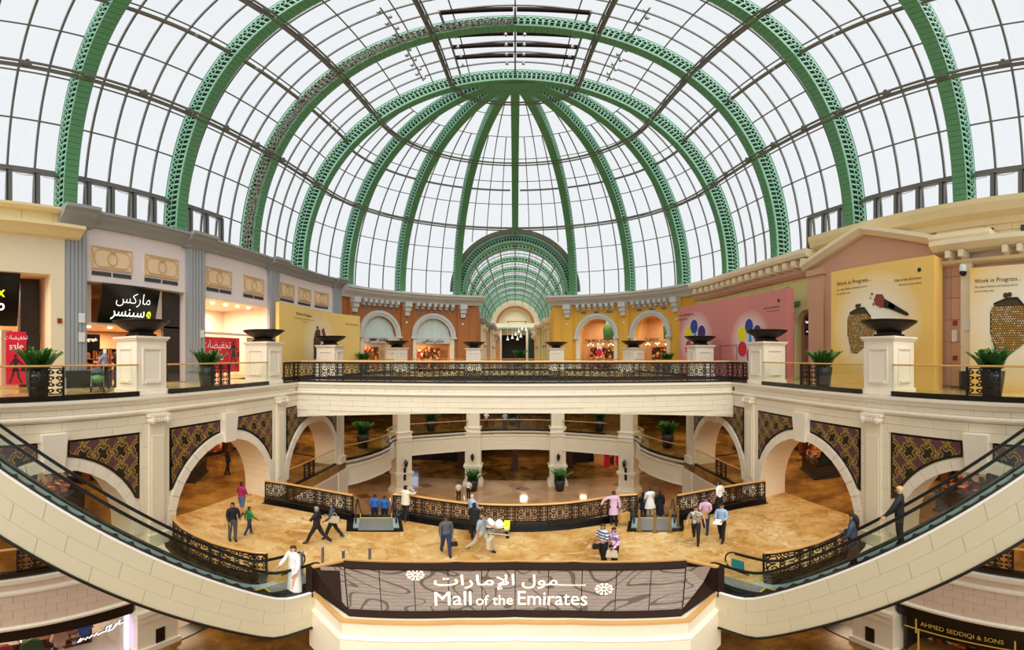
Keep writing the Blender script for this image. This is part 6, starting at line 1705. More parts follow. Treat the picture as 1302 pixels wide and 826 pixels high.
for sx in (-1, 1):
    # rail and kerb through the farthest arch
    F = MS(sx)
    glass_rail([(sx*11.35, 15.9), (sx*11.35, 24.2)], 0, 'gold-capped glass rail seen through the farthest arch on the %s' % SIDE(sx), 'glass rails of the middle level', [(3.2, 4.3)], hbase=.12)
    e = tag(empty('wall_'+SIDE(sx), (sx*11.3, 20, -3)), 'cream stone wall of the lower level under the %s arcade' % SIDE(sx), kind='structure')
    PA = Path([(-11.1, -3), (-11.1, 24.2)], s0=-3, smooth=False)
    mb = MB(); fbox(mb, PA, -3, 9.3, -.6, 0, -2.3, -.02); fbox(mb, PA, 9.3, 24.2, -.6, 0, -1.9, -.5); fbox(mb, PA, 15.3, 24.2, -.6, -.08, -.6, -.02); mb.build('fascia_body', 'stone_pink', e, F)
    mb = MB(); sweep(mb, PA, [(0, -.3), (.12, -.28), (.18, -.2), (.2, -.04), (-.2, -.04), (-.2, -.3)], -3, 9.2); mb.build('coping', 'stone_white', e, F)
    mb = MB(); sweep(mb, PA, [(0, -.75), (.12, -.72), (.12, -.62), (0, -.55)], -3, 9.2); mb.build('string_course', 'stone_white', e, F)
    mb = MB(); sweep(mb, PA, [(0, -2.36), (.12, -2.36), (.14, -2.25), (0, -2.2)], -3, 9.2); mb.build('lower_bead', 'stone_white', e, F)
    for r in range(4):
        s = -1.2+(.35 if r % 2 else 0)
        while s < 8.4:
            mb = MB(); fbox(mb, PA, s+.006, s+.694, 0, .035, -2.18+r*.36, -1.83+r*.36); mb.build('stone_tile', 'stone_pink', e, F); s += .7
    for k in range(14):
        s = -1.0+k*.75; mb = MB(); fbox(mb, PA, s+.005, s+.745, 0, .04, -.54, -.31); mb.build('stone_tile', 'stone_pink', e, F)
    glass_rail([(sx*11.1, -1), (sx*11.1, 6.9)], 0, 'gold-capped glass rail of the middle level below the long escalator, %s' % SIDE(sx), 'glass rails of the middle level', [(4.5, 7.8)], hbase=.2)
    # lower pier
    for (a, b) in ((7.7, 9.5), (15.7, 17.2), (22.9, 24.3)):
        mb = MB(); fbox(mb, PA, a, b, -1.2, .1, ZL, -.5 if a > 9 else -2.3); fbox(mb, PA, a-.08, b+.08, -.2, .22, -3.6, -3.3); fbox(mb, PA, a-.14, b+.14, -.2, .3, -3.2, -2.95); fbox(mb, PA, a-.1, b+.1, -.2, .2, ZL, ZL+.3); mb.build('lower_pier', 'stone', e, F)
        mb = MB(); fbox(mb, PA, (a+b)/2-.12, (a+b)/2+.28, .1, .13, -5.15, -4.3); mb.build('black_slot', 'black', e, F)
    # sloping look of the far side wall under the balustrade
    mb = MB(); fbox(mb, PA, 17.3, 22.8, -.1, .04, -1.7, -.6); mb.build('recessed_panel', 'stone_pink', e, F)
    # platform cheek wall down to the lower floor
    # ---------- side galleries at the middle level
    g = tag(empty('wall_%s' % SIDE(sx), (sx*20, 10, 0)), 'dark shop wall at the back of the %s middle gallery' % SIDE(sx), kind='structure')
    PG = Path([(-19.5, -4), (-19.5, 34)], s0=-4, smooth=False)
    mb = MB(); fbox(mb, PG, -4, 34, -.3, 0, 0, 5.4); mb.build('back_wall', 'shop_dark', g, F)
    for k in range(9):
        s = -2+k*3.9; m_ = MB(); fbox(m_, PG, s, s+.5, 0, .35, 0, 5.2); m_.build('dark_pier', 'wood', g, F)
        m_ = MB(); fbox(m_, PG, s+.8, s+3.5, .0, .12, .3, 3.0); m_.build('shop_window', 'goods_warm' if k % 2 else 'goods_mixed', g, F)
    c = tag(empty('ceiling', (sx*16, 10, 4.8)), 'plain ceiling of the %s middle gallery' % SIDE(sx), kind='structure')
    mb = MB(); a, b = sorted((sx*12.8, sx*26)); mb.box(a, b, -4, 36, 4.8, 5.0); mb.build('ceiling_slab', 'shop_white', c)
    for y in (3.5, 12.6, 20.5, 30): area('gallery_light', (sx*16, y, 4.6), .8, 190)  # unseen area lights without fixtures, added to brighten both gallery levels
    for y in (3, 12, 21, 30): area('lower_light', (sx*15, y, -1.0), .8, 110)
    # lower level shops
    PLs = Path([(-11.6, -4), (-11.6, 7.6)], s0=-4, smooth=False); CL = frame(PLs)
    s_ = tag(empty('shop_room', (sx*14, 3, ZL)), ('lower clothes shop room behind glass at the bottom left corner' if sx < 0 else 'lower dark jewellery shop room at the bottom right corner'), kind='structure')
    mb = MB(); fbox(mb, PLs, -4, 7.6, -6, -5.9, ZL, -2.3); fbox(mb, PLs, 7.5, 7.6, -6, 0, ZL, -2.3); fbox(mb, PLs, -4, 7.6, -6, 0, -2.4, -2.3); mb.build('room_shell', 'shop_white' if sx < 0 else 'shop_dark', s_, F)
    mb = MB(); fbox(mb, PLs, -4, 7.5, -5.9, 0, ZL, ZL+.03); mb.build('shop_floor', 'shop_white' if sx < 0 else 'marble_brown', s_, F)
    mb = MB(); fbox(mb, PLs, -4, 7.6, -.1, .5, -3.0, -2.36); mb.build('dark_soffit_band', 'bronze_frame' if sx < 0 else 'black', s_, F)
    # beyond the lower pier
    mb = MB(); fbox(mb, PG, 8, 34, -.3, 0, ZL, -.5); mb.build('lower_back_wall', 'shop_dark', g, F)
    for k in range(6):
        s = 9+k*4.1; m_ = MB(); fbox(m_, PG, s, s+3.4, 0, .3, ZL+.2, ZL+3); m_.build('lower_shop_window', 'shop_warm' if k % 2 == 0 else 'goods_warm', g, F)
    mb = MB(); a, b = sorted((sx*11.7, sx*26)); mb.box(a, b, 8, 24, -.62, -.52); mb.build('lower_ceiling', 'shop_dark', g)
    lf = tag(empty('floor', (sx*13, 12, ZL)), 'lit shop floor on the lower level past the %s pier' % SIDE(sx), kind='structure')
    mb = MB(); a, b = sorted((sx*11.6, sx*16)); mb.box(a, b, 9.6, 15.4, ZL, ZL+.02); mb.build('shop_floor', 'shop_white' if sx < 0 else 'wood', lf)
    mb = MB(); a, b = sorted((sx*10.9, sx*11.6)); mb.box(a, b, 9.6, 15.4, ZL, ZL+.05); mb.build('black_threshold', 'black_stone', lf)
    area('lower_shop_lamp', (sx*14.5, 12.8, -1.4), 1.6, 80, (1, .72, .45))
# lower left shop details
area('shop_lamp', (-14.5, 4, -2.6), 2, 150, (1, .8, .62)); area('shop_lamp', (14.5, 4, -2.6), 2, 60)
PLs = Path([(-11.5, -4), (-11.5, 7.6)], s0=-4, smooth=False); CL = frame(PLs)
e = empty('shopfront', (-12, 4, ZL), 'glass front of the clothes shop at the bottom left corner', 'shopfront')
for k in range(6):
    m_ = MB(); fbox(m_, PLs, -3+k*1.72, -3+k*1.72+1.68, -.02, 0, ZL, -3.0); m_.build('glass_pane', 'shop_glass', e)
m_ = MB(); fbox(m_, PLs, 7.48, 7.62, .0, .1, ZL, -3.0); tag(m_.build('light_strip', 'violet_light', None), 'glowing violet light strip at the end of the lower left shopfront', 'light')
e = empty('neon_sign', (-11.95, 5.6, -3.3), 'white and dark blue handwriting-style shop sign on the lower left shop glass', 'sign')
mat('navy', '15205A', .4)
scr = [(0, 0), (.15, .3), (.1, .02), (.3, .2), (.35, .0), (.5, .18), (.55, .0), (.72, .2), (.8, .02), (.95, .25), (.98, .0), (1.2, .08), (1.4, .05), (1.45, .4), (1.7, .45), (1.6, .2), (1.5, -.05), (1.8, 0), (1.95, .35), (1.85, .12), (2.05, .3), (2.15, .5), (2.1, .15), (2.5, .2)]
for m_n, w_, o in (('navy', .09, .03), ('sign_white', .045, .06)):
    m_ = MB(); m_.bars([CL(5.65+u*.75, o, -4.1+.14*u+v*.6) for u, v in scr], .02 if 0 else w_, .015, up=(1, 0, 0)); m_.build('script_stroke', m_n, e)
for k in range(5):
    y = .3+k*1.35
    shelf_unit('display_shelf', 'low shelf of clothes and boxes in the lower left shop, %s from the picture edge' % 'first second third fourth fifth'.split()[k], 'shelf', -13.3, -12.6, y, y+1.1, ZL, -4.6, 2, 'wood', 'goods_mixed', 'x+', 'shelves in the lower left shop')
def garment(x, y, z, m_, label, w_=.45, h=.95, rz=0):
    e = empty('hanging_jacket', (x, y, z), label, 'jacket', 'jackets in the lower left shop'); b_ = MB()
    P_ = [(-.08, 0), (-w_/2, -.12), (-w_/2-.12, -.6), (-w_/2+.02, -.62), (-w_/2+.05, -h), (w_/2-.05, -h), (w_/2-.02, -.62), (w_/2+.12, -.6), (w_/2, -.12), (.08, 0)]
    b_.prism([(0, y_, z_) for y_, z_ in P_], (.16, 0, 0)); b_.v = [(x+a, y+b, z+c) for a, b, c in b_.v]; b_.build('cloth', m_, e)
    b_ = MB(); b_.tube([(x+.08, y-.2, z-.06), (x+.08, y, z+.04), (x+.08, y+.2, z-.06)], .012, 5); b_.build('hanger', 'steel', e)
mat('cloth_pink', 'C99A8C', .8, var=.25, vscale=5); mat('cloth_green', '1E4A2A', .7, var=.3, vscale=5); mat('cloth_red', 'A01E1E', .7); mat('cloth_blue', '1E4FA0', .7)
garment(-12.2, 5.3, -3.75, 'cloth_pink', 'pale pink jacket hanging in the lower left shop window'); garment(-12.2, 4.3, -4.0, 'cloth_green', 'dark green coat hanging in the lower left shop window', .6, .8); garment(-12.7, 6.5, -3.9, 'cloth_blue', 'blue jacket hanging against the back of the lower left shop'); garment(-12.2, 3.4, -4.1, 'cloth_red', 'red jacket hanging near the bottom left picture corner')
for k in range(4):
    m_ = MB(); m_.box(-12.0, -11.75, 4.9+k*.8, 5.15+k*.8, -3.25, -3.05); tag(m_.build('spot_lamp', 'steel', None), 'small square steel spot lamp under the lower left shop soffit, %s from the picture edge' % 'first second third fourth'.split()[k], 'lamp', 'spot lamps of the lower left shop')
# hanging dark lamp column between lower pier and escalator underside
for sx in (-1, 1):
    m_ = MB(); a, b = sorted((sx*12.4, sx*13.0)); m_.box(a, b, 9.9, 10.4, ZL, -4.4); tag(m_.build('cabinet', 'wood', None), 'dark cabinet standing behind the lower %s pier' % SIDE(sx), 'cabinet')
# lower right jeweller fascia
def MR(p): return Vector((-p.x, p.y, p.z))
e = empty('shop_fascia', (12, 5, -3), 'black and gold jeweller fascia at the bottom right corner, gold lettering', 'sign')
m_ = MB(); fbox(m_, PLs, -3, 7.55, .0, .06, -4.1, -3.0); m_.build('fascia_board', 'screen_black', e, -1)
m_ = MB()
for a, b, c, d in ((-3, 7.5, -3.87, -3.83), (-3, 7.5, -3.1, -3.06), (7.0, 7.05, -4.1, -3.06), (3.5, 3.55, -3.85, -3.06), (1.8, 1.85, -3.85, -3.06), (6.9, 6.96, -5.5, -3.85)): fbox(m_, PLs, a, b, .06, .09, c, d)
m_.build('gold_frame', 'gold_text', e, -1)
text_on('lettering', 'AHMED SEDDIQI & SONS', .34, lambda u, v: MR(CL(6.85-u, .08, -3.6+v)), 'gold_text', e, 'LEFT', .0, .78, 1.0)
m_ = MB(); m_.bars([MR(CL(2.7-.25*cos(a*.5)*(1-a/14), .09, -3.45+.25*sin(a*.7))) for a in range(12)], .04, .02, up=(1, 0, 0)); m_.build('gold_emblem', 'gold_text', e)
m_ = MB(); fbox(m_, PLs, -3, 7.4, -1.2, -1.1, ZL, -3.9); m_.build('dark_display', 'goods_warm', e, -1)
# far walls behind the back balconies
e = tag(empty('wall_back', (0, 48, 0)), 'dark shopfronts behind the far balcony and on the lower floor', kind='structure')
mb = MB(); mb.box(-22, 22, 49.5, 49.8, 0, 5.4); mb.box(-24, -5, 46, 46.3, ZL, -.5); mb.box(5, 24, 46, 46.3, ZL, -.5); mb.box(-5, 5, 60, 60.3, ZL, -.5); mb.box(-5.2, -5, 46, 60, ZL, -.5); mb.box(5, 5.2, 46, 60, ZL, -.5)
for sx in (-1, 1):
    a, b = sorted((sx*19.8, sx*20.1)); mb.box(a, b, 34, 50, 0, 5.4); mb.box(min(sx*23, sx*24), max(sx*23, sx*24), 24, 58, ZL, -.5)
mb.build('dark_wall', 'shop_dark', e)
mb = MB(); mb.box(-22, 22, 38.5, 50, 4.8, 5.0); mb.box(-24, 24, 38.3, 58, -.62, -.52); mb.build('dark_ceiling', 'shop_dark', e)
for k, (x0, x1, y, z0, z1, mm) in enumerate(((-15, -11.5, 48.9, .3, 3.8, 'shop_warm'), (-10, -6, 49.2, .3, 3.4, 'goods_warm'), (-4, 3.5, 49.2, .3, 3.6, 'goods_mixed'), (5, 9, 49.2, .3, 3.4, 'goods_warm'), (11, 16, 48.9, .3, 4.0, 'shop_warm'),
        (-17, -12.5, 45.2, ZL, -2.2, 'wood'), (-12, -10.5, 45.3, ZL+1.0, -1.8, 'shop_dark'), (-9.8, -6.8, 45.2, ZL+1.2, -1.8, 'goods_mixed'), (-6.3, -5.2, 45.2, ZL, -2.0, 'black'), (-3.8, 3.8, 59, ZL, -1.8, 'shop_warm'), (5.4, 8.6, 45.2, ZL, -1.6, 'shop_dark'), (9.2, 13.8, 45.2, ZL, -1.5, 'shop_warm'), (14.4, 18, 45.2, ZL, -1.6, 'goods_mixed'))):
    m_ = MB(); m_.box(x0, x1, y, y+.5, z0, z1); m_.build('shopfront_panel', mm, e)
for k in range(6):
    m_ = MB(); x = 10.0+k*.7; m_.box(x, x+.45, 43+.4*(k % 2), 43.5+.4*(k % 2), ZL, ZL+1.5); tag(m_.build('display_stand', 'goods_mixed' if k % 2 else 'sale_red', None), ('%s display stand in the lit lower shop right of centre, %s from the left' % ('speckled' if k % 2 else 'red', 'first second third fourth fifth sixth'.split()[k])), 'stand', 'display stands in the lit lower shop')
m_ = MB(); m_.box(-11.9, -11.1, 44, 44.1, -4.2, -2.6); tag(m_.build('light_box', 'screen_blue', None), 'small glowing pale light box on the lower floor at left', 'light box')
for x in (-6, 0, 6): 
    m_ = MB(); m_.box(x-.35, x+.35, 43, 43.7, ZL, -.6); m_.build('dark_column', 'wood', e)
for x, y in ((-14, 44), (-6, 46), (1, 46), (8, 46), (14, 43), (11.5, 44.2)): area('lower_hall_light', (x, y, -.8), .7, 100);  # no fixtures; the last one is added to brighten the right-hand shop stands
for x in (-12, -4, 4, 12): area('mid_hall_light', (x, 44, 4.6), .7, 35)
# ramp-like cheek under farthest arch rails (cream stringer)
# fascia of platform facing the back
e = tag(empty('trim_4', (0, 15.6, -.3)), 'cream edge of the platform above the lower floor', kind='structure')
for pts in (railA, railB, mir(railA)):
    mb = MB(); sweep(mb, Path(pts), [(-.3, -.6), (-.12, -.6), (-.12, 0), (-.3, 0)]); mb.build('edge_fascia', 'stone', e)
mb = MB(); sweep(mb, Path(railD), [(.35, -1.2), (.5, -1.2), (.5, -.02), (.35, -.02)]); sweep(mb, Path(mir(railD)), [(.35, -1.2), (.5, -1.2), (.5, -.02), (.35, -.02)]); mb.build('edge_fascia', 'stone', e)

# kiosks standing in the side galleries, seen through the arches
for x, y, rz, lb in ((-17.0, 15.6, .5, 'dark angular sales kiosk seen through the middle arch on the left'), (-16.2, 6.8, .1, 'dark sales kiosk with a lit top behind the nearest arch on the left'),
                     (16.6, 17.0, -.4, 'dark sales kiosk with a lit top seen through the middle arch on the right'), (16.0, 7.2, -.1, 'dark sales kiosk with lit goods behind the nearest arch on the right'), (-16.5, 24.5, .2, 'small dark kiosk seen through the farthest arch on the left'), (16.5, 24.5, -.2, 'small dark kiosk seen through the farthest arch on the right')):
    e = empty('sales_kiosk', (0, 0, 0), lb, 'kiosk', 'kiosks of the middle galleries')
    mb = MB(); mb.box(-.8, .8, -1.3, 1.3, 0, .12); mb.box(-.7, .7, -1.2, 1.2, .12, .95); mb.build('counter_body', 'shop_dark', e)
    mb = MB(); mb.box(-.85, .85, -1.35, 1.35, .95, 1.02); mb.build('counter_top', 'black_stone', e)
    mb = MB(); mb.box(-.5, .5, -1.0, 1.0, 1.02, 1.32); mb.build('goods_display', 'goods_warm', e)
    mb = MB(); mb.hexa([(-.5, -1.2, 1.02), (.5, -1.2, 1.02), (.5, -1.1, 1.02), (-.5, -1.1, 1.02), (-.2, -1.2, 2.1), (.6, -1.2, 2.3), (.6, -1.1, 2.3), (-.2, -1.1, 2.1)]); mb.build('sign_fin', 'black', e)
    e.location = (x, y, 0); e.rotation_euler = (0, 0, rz)
# ================================================================ PEOPLE
for n_, c_ in dict(skin='C08A66', skin_dark='7A4E34', skin_pale='D9A98A', hair_black='17120F', hair_brown='3A2418', hair_grey='8F8A84', hair_blond='C9A468',
                   cl_white='ECE9E3', cl_black='15151A', cl_navy='1C2438', cl_magenta='A81E52', cl_denim='4A6A94', cl_green='147A3A', cl_grey='6A6C70', cl_lgrey='9AA3A6', cl_beige='C2B59A',
                   cl_cream='E3D9C2', cl_blue='2E6FC0', cl_lblue='9FB8D8', cl_pink='D9B3CC', cl_hotpink='D94A72', cl_stripe='8E95AA', cl_pattern='A89C94', cl_jeans='26365A', cl_slate='3C4654',
                   cl_dgrey='55565A', shoe='1A1513', shoe_green='4FAF3C').items(): mat(n_, c_, .75, var=.1, vscale=8, rand=0)
mat('bag_beige', 'B7A285', .6, var=.15); mat('bag_paper', 'C79A55', .7, var=.1); mat('bag_cream', 'CFC0A0', .6); mat('bag_black', '16130F', .5); mat('bag_brown', '3A2A20', .5)
def stripes(name, a, b, k):
    m = bpy.data.materials.new(name); m.use_nodes = True; t = NT(m); bb = t.n['Principled BSDF']; sp = t.add('ShaderNodeSeparateXYZ'); t.lk(t.wcoord(), sp.inputs[0])
    f = t.math('LESS_THAN', t.math('FRACT', t.math('MULTIPLY', sp.outputs[2], k)), .5); t.lk(t.mix(f, srgb(a), srgb(b)), bb.inputs['Base Color']); bb.inputs['Roughness'].default_value = .8; M[name] = m
stripes('cl_striped', 'D5D8E0', '4A5270', 9)
goods('cl_plaid', ['C83A62', 'E8D0DC', '5A7AB0', 'D96A8A', 'B0C4DC'], 16); goods('cl_floral', ['A89C94', '6A5F5A', 'D8CFC6', '8A7A70'], 18)

def person(loc, face, h, label, shirt, pants, hair='hair_black', skin='skin', stride=0, bend=None, armL=(0, 10), armR=(0, 10), abd=8, dress=None, longsleeve=False, shorts=False, longhair=False, bald=False,
           wide=1.0, lean=0, shoe='shoe', group='shoppers in the mall', coat=None, head_turn=0):
    """face: heading in degrees, 0 = looking toward the camera (-y), 90 = toward +x. arm = (swing forward deg, elbow bend deg)"""
    k = h/1.75
    J = []; R_ = []; Ed = []
    def add(p, r, par=None):
        J.append(Vector(p)*k); R_.append((r[0]*k, r[1]*k) if isinstance(r, tuple) else (r*k, r*k)); i = len(J)-1
        if par is not None: Ed.append((par, i))
        return i
    seg = []   # (a, b, kind)
    ln = radians(lean)
    def L_(z, y=0): zz = z-.95; return (0, y-zz*sin(ln), .95+zz*cos(ln))
    pel = add(L_(.95), (.155*wide, .115*wide)); sp_ = add(L_(1.12), (.14*wide, .10*wide), pel); ch = add(L_(1.32), (.165*wide, .115*wide), sp_); nb = add(L_(1.45), (.085, .07), ch)
    nk = add(L_(1.52), (.055, .055), nb); hd = add(L_(1.60), (.082, .095), nk); ht = add(L_(1.70), (.062, .075), hd)
    seg += [(pel, sp_, 'hip'), (sp_, ch, 'torso'), (ch, nb, 'torso'), (nb, nk, 'neck'), (nk, hd, 'head'), (hd, ht, 'head')]
    legs = []
    for sx in (-1, 1):
        a = radians(stride*sx) if bend is None else radians(bend[0 if sx < 0 else 1][0])
        kb = radians(7+max(0, -stride*sx)*.45) if bend is None else radians(bend[0 if sx < 0 else 1][1])
        hp_ = Vector((sx*.095*wide, 0, .9)); kn = hp_+.42*Vector((0, -sin(a), -cos(a))); an = kn+.42*Vector((0, -sin(a-kb), -cos(a-kb)))
        legs.append((hp_, kn, an, a-kb))
    drop = min(l[2].z for l in legs)-.075
    J = [j-Vector((0, 0, drop*k)) for j in J]
    for sx, (hp_, kn, an, fa) in zip((-1, 1), legs):
        dz = Vector((0, 0, drop)); i0 = add(hp_-dz, (.095*wide, .1*wide), pel); i1 = add(kn-dz, .062*wide**.5, i0); i2 = add(an-dz, .042, i1)
        to = an-dz+Vector((0, -.15*cos(fa*.4), -.045+.10*abs(sin(min(0, fa))))); i3 = add(to, (.04, .028), i2)
        hl = add(an-dz+Vector((0, .045, -.035)), (.034, .034), i2)
        seg += [(i0, i1, 'thigh'), (i1, i2, 'calf'), (i2, i3, 'foot'), (i2, hl, 'foot')]
    hands = []
    for sx, (sw, eb) in zip((-1, 1), (armL, armR)):
        s_ = radians(sw); ab = radians(abd if not isinstance(abd, tuple) else abd[0 if sx < 0 else 1]); dzv = Vector((0, 0, drop))
        shp = Vector((sx*.185*wide**.7, -(1.40-.95)*sin(ln), 1.40))-dzv; d1 = Vector((sx*sin(ab), -sin(s_)*cos(ab), -cos(s_)*cos(ab))); el = shp+.285*d1
        t_ = s_+radians(eb); d2 = Vector((sx*sin(ab)*.5-(sx*.35*sin(radians(min(eb, 90)))), -sin(t_), -cos(t_))).normalized(); wr = el+.25*d2
        j0 = add(shp, .058, ch); j1 = add(el, .043, j0); j2 = add(wr, .028, j1); j3 = add(wr+d2*.05, (.03, .02), j2)
        seg += [(j0, j1, 'uarm'), (j1, j2, 'farm'), (j2, j3, 'hand')]; hands.append((wr*k, d2, sx))
    me = bpy.data.meshes.new('sk'); me.from_pydata([tuple(j) for j in J], Ed, []); o = bpy.data.objects.new('sk', me); COL.objects.link(o)
    md = o.modifiers.new('s', 'SKIN'); md.use_smooth_shade = True
    sv = me.skin_vertices[0].data
    for i, r in enumerate(R_): sv[i].radius = r; sv[i].use_root = (i == pel)
    sb = o.modifiers.new('b', 'SUBSURF'); sb.levels = 1; sb.render_levels = 1
    dg = bpy.context.evaluated_depsgraph_get(); ev = o.evaluated_get(dg); em = ev.to_mesh()
    V = [v.co.copy() for v in em.vertices]; N = [v.normal.copy() for v in em.vertices]; Fs = [tuple(p.vertices) for p in em.polygons]
    ev.to_mesh_clear(); bpy.data.objects.remove(o); bpy.data.meshes.remove(me)
    def cls(c):
        best = None
        for a, b, kd in seg:
            A, B = J[a], J[b]; d = B-A; t = max(0, min(1, (c-A).dot(d)/max(d.length_squared, 1e-9))); q = (c-(A+d*t)).length
            rr = R_[a][0]*(1-t)+R_[b][0]*t
            if best is None or q-rr < best[0]: best = (q-rr, kd, t)
        return best[1], best[2]
    root = empty('person', loc, label, 'person', group); root['_w'] = (0, 0, 0)
    groups = {}
    for f in Fs:
        c = sum((V[i] for i in f), Vector())/len(f); kd, t = cls(c); groups.setdefault('body', []).append(f)
        if kd in ('torso', 'uarm') or (kd == 'hip' and t > .35) or (kd == 'farm' and (longsleeve or coat) and t < .93): groups.setdefault('shirt', []).append(f)
        if kd == 'thigh' or (kd == 'hip' and t <= .6) or (kd == 'calf' and t < .93 and not shorts): groups.setdefault('pants', []).append(f)
        if kd == 'foot': groups.setdefault('shoe' if c.x < 0 else 'shoe2', []).append(f)
        if kd == 'head' and not bald:
            hz = J[hd].z; 
            if c.z > hz+.045*k or (c.y > J[hd].y+.01*k and c.z > hz-.06*k): groups.setdefault('hair', []).append(f)
    def part(key, name, m_, off, wob=0):
        fs = groups.get(key, [])
        if not fs: return
        used = sorted({i for f in fs for i in f}); mp = {i: q for q, i in enumerate(used)}
        mb = MB(); mb.v = [tuple(V[i]+N[i]*off*k) for i in used]; mb.f = [tuple(mp[i] for i in f) for f in fs]; mb.m = [0]*len(fs)
        return mb.build(name, m_, root, smooth=True)
    mb = MB(); mb.v = [tuple(v) for v in V]; mb.f = list(Fs); mb.m = [0]*len(Fs)
    # palms with five separate fingers
    for wr, d, sx in hands:
        side = d.cross(Vector((0, 0, 1)));  side = side.normalized() if side.length > .1 else Vector((0, 1, 0))
        pc = wr+d*.05*k; mb.bar(pc-d*.03*k, pc+d*.05*k, .075*k, .028*k, up=(sx*1.0, .01, 0))
        ax = Vector((0, -1, 0)) if abs(d.y) < .8 else Vector((0, 0, 1)); ax = (ax-d*ax.dot(d)).normalized()
        for q, ln_ in enumerate((.062, .072, .068, .052)):
            b0 = pc+d*.05*k+ax*(.027-.018*q)*k; b1 = b0+d*ln_*.55*k; b2 = b1+(d*.8-Vector((sx*.6, 0, 0))*.5).normalized()*ln_*.5*k
            mb.tube([b0, b1, b2], [.009*k, .008*k, .006*k], 5)
        b0 = pc-d*.01*k+ax*.036*k; mb.tube([b0, b0+(ax*.7+d*.6)*.035*k, b0+(ax*.6+d*1.1)*.05*k], [.011*k, .009*k, .007*k], 5)
    # face: nose, ears, lips, eyes
    H = J[hd]; fy = -.088*k
    mb.hexa([H+Vector((a*k, b*k, c*k)) for a, b, c in ((-.014, -.085, -.01), (.014, -.085, -.01), (.008, -.08, .03), (-.008, -.08, .03), (-.012, -.112, -.008), (.012, -.112, -.008), (.005, -.092, .03), (-.005, -.092, .03))])
    for sx in (-1, 1): mb.hexa([H+Vector((sx*(.078+a)*k, b*k, c*k)) for a in (0, .014) for b, c in ((-.01, -.015), (.018, -.01), (.022, .03), (-.005, .028))])
    bd_ = mb.build('body', skin, root, smooth=True)
    for sx in (-1, 1): mb = MB(); c = H+Vector((sx*.03*k, -.087*k, .03*k)); mb.box(c.x-.011*k, c.x+.011*k, c.y-.006*k, c.y+.01*k, c.z-.005*k, c.z+.006*k); mb.box(c.x-.016*k, c.x+.016*k, c.y-.006*k, c.y+.012*k, c.z+.016*k, c.z+.021*k); mb.build('eye', 'hair_black', bd_)
    mb = MB(); c = H+Vector((0, -.09*k, -.035*k)); mb.box(c.x-.022*k, c.x+.022*k, c.y-.004*k, c.y+.01*k, c.z-.005*k, c.z+.005*k); mb.build('mouth', 'alarm_red', bd_)
    part('shirt', 'shirt', shirt, .018)
    if pants: part('pants', 'trousers' if not shorts else 'shorts', pants, .016)
    part('shoe', 'shoe', shoe, .008); part('shoe2', 'shoe', shoe, .008)
    part('hair', 'hair', hair, .018)
    if longhair:
        mb = MB(); pts = [H+Vector((0, .06*k, .06*k)), H+Vector((0, .10*k, -.04*k)), H+Vector((0, .12*k, -.16*k)), H+Vector((0, .13*k, -.30*k))]; mb.tube(pts, [.05*k, .075*k, .065*k, .03*k], 8); mb.build('long_hair', hair, root, smooth=True)
    def lo(z0, z1, r0, r1, name, m_, n=14, ry=.78, cy=0, opn=0):
        b_ = MB(); i0 = 0; rows_ = 6
        for q in range(rows_+1):
            t = q/rows_; z = z0+(z1-z0)*t; r = r0+(r1-r0)*t**.8
            for a in range(n):
                g = 2*pi*a/n; wv = 1+.05*t*sin(g*5+q); zz = (z-drop)*k
                yy = cy+(-(z-.95)*sin(ln) if z > .95 else 0)
                b_.v.append((r*wv*cos(g)*k, (r*ry*wv*sin(g)+yy)*k, zz))
        for q in range(rows_):
            for a in range(n): b_.f.append((q*n+a, q*n+(a+1) % n, (q+1)*n+(a+1) % n, (q+1)*n+a)); b_.m.append(0)
        b_.build(name, m_, root, smooth=True)
    if dress: lo(1.12, dress[1], .145*wide, dress[2], dress[0], dress[3])
    if coat: lo(1.34, coat[0], .175*wide, coat[1], 'coat_skirt', coat[2])
    root.location = loc; root.rotation_euler = (0, 0, radians(face)); root['_w'] = tuple(loc); root['_k'] = k; root['_drop'] = drop
    HANDS[label] = [tuple(root.matrix_basis @ (wr+d*.08*k)) for wr, d, sx in hands]
    return root
HANDS = {}
def hand(label, i): 
    return Vector(HANDS[label][i])
def bag(name, p, w_, h_, d_, m_, label, rz=0, strap=.18, paper=False):
    """bag hanging from point p"""
    e = empty(name, tuple(p), label, 'bag', 'bags carried by shoppers'); e['_w'] = (0, 0, 0)
    mb = MB(); z0 = -strap-h_
    if paper: mb.box(-w_/2, w_/2, -d_/2, d_/2, z0, -strap)
    else: mb.hexa([(-w_/2, -d_/2, z0+.03), (w_/2, -d_/2, z0+.03), (w_/2, d_/2, z0+.03), (-w_/2, d_/2, z0+.03), (-w_*.4, -d_*.2, -strap), (w_*.4, -d_*.2, -strap), (w_*.4, d_*.2, -strap), (-w_*.4, d_*.2, -strap)]); mb.box(-w_*.42, w_*.42, -d_*.42, d_*.42, z0, z0+.03)
    bb_ = mb.build('bag_body', m_, e)
    mb = MB(); mb.tube([(-w_*.25, 0, -strap), (-w_*.15, 0, -.03), (0, 0, 0), (w_*.15, 0, -.03), (w_*.25, 0, -strap)], .011, 5); mb.build('handle', m_, bb_)
    e.rotation_euler = (0, 0, radians(rz)); e.location = tuple(p); return e

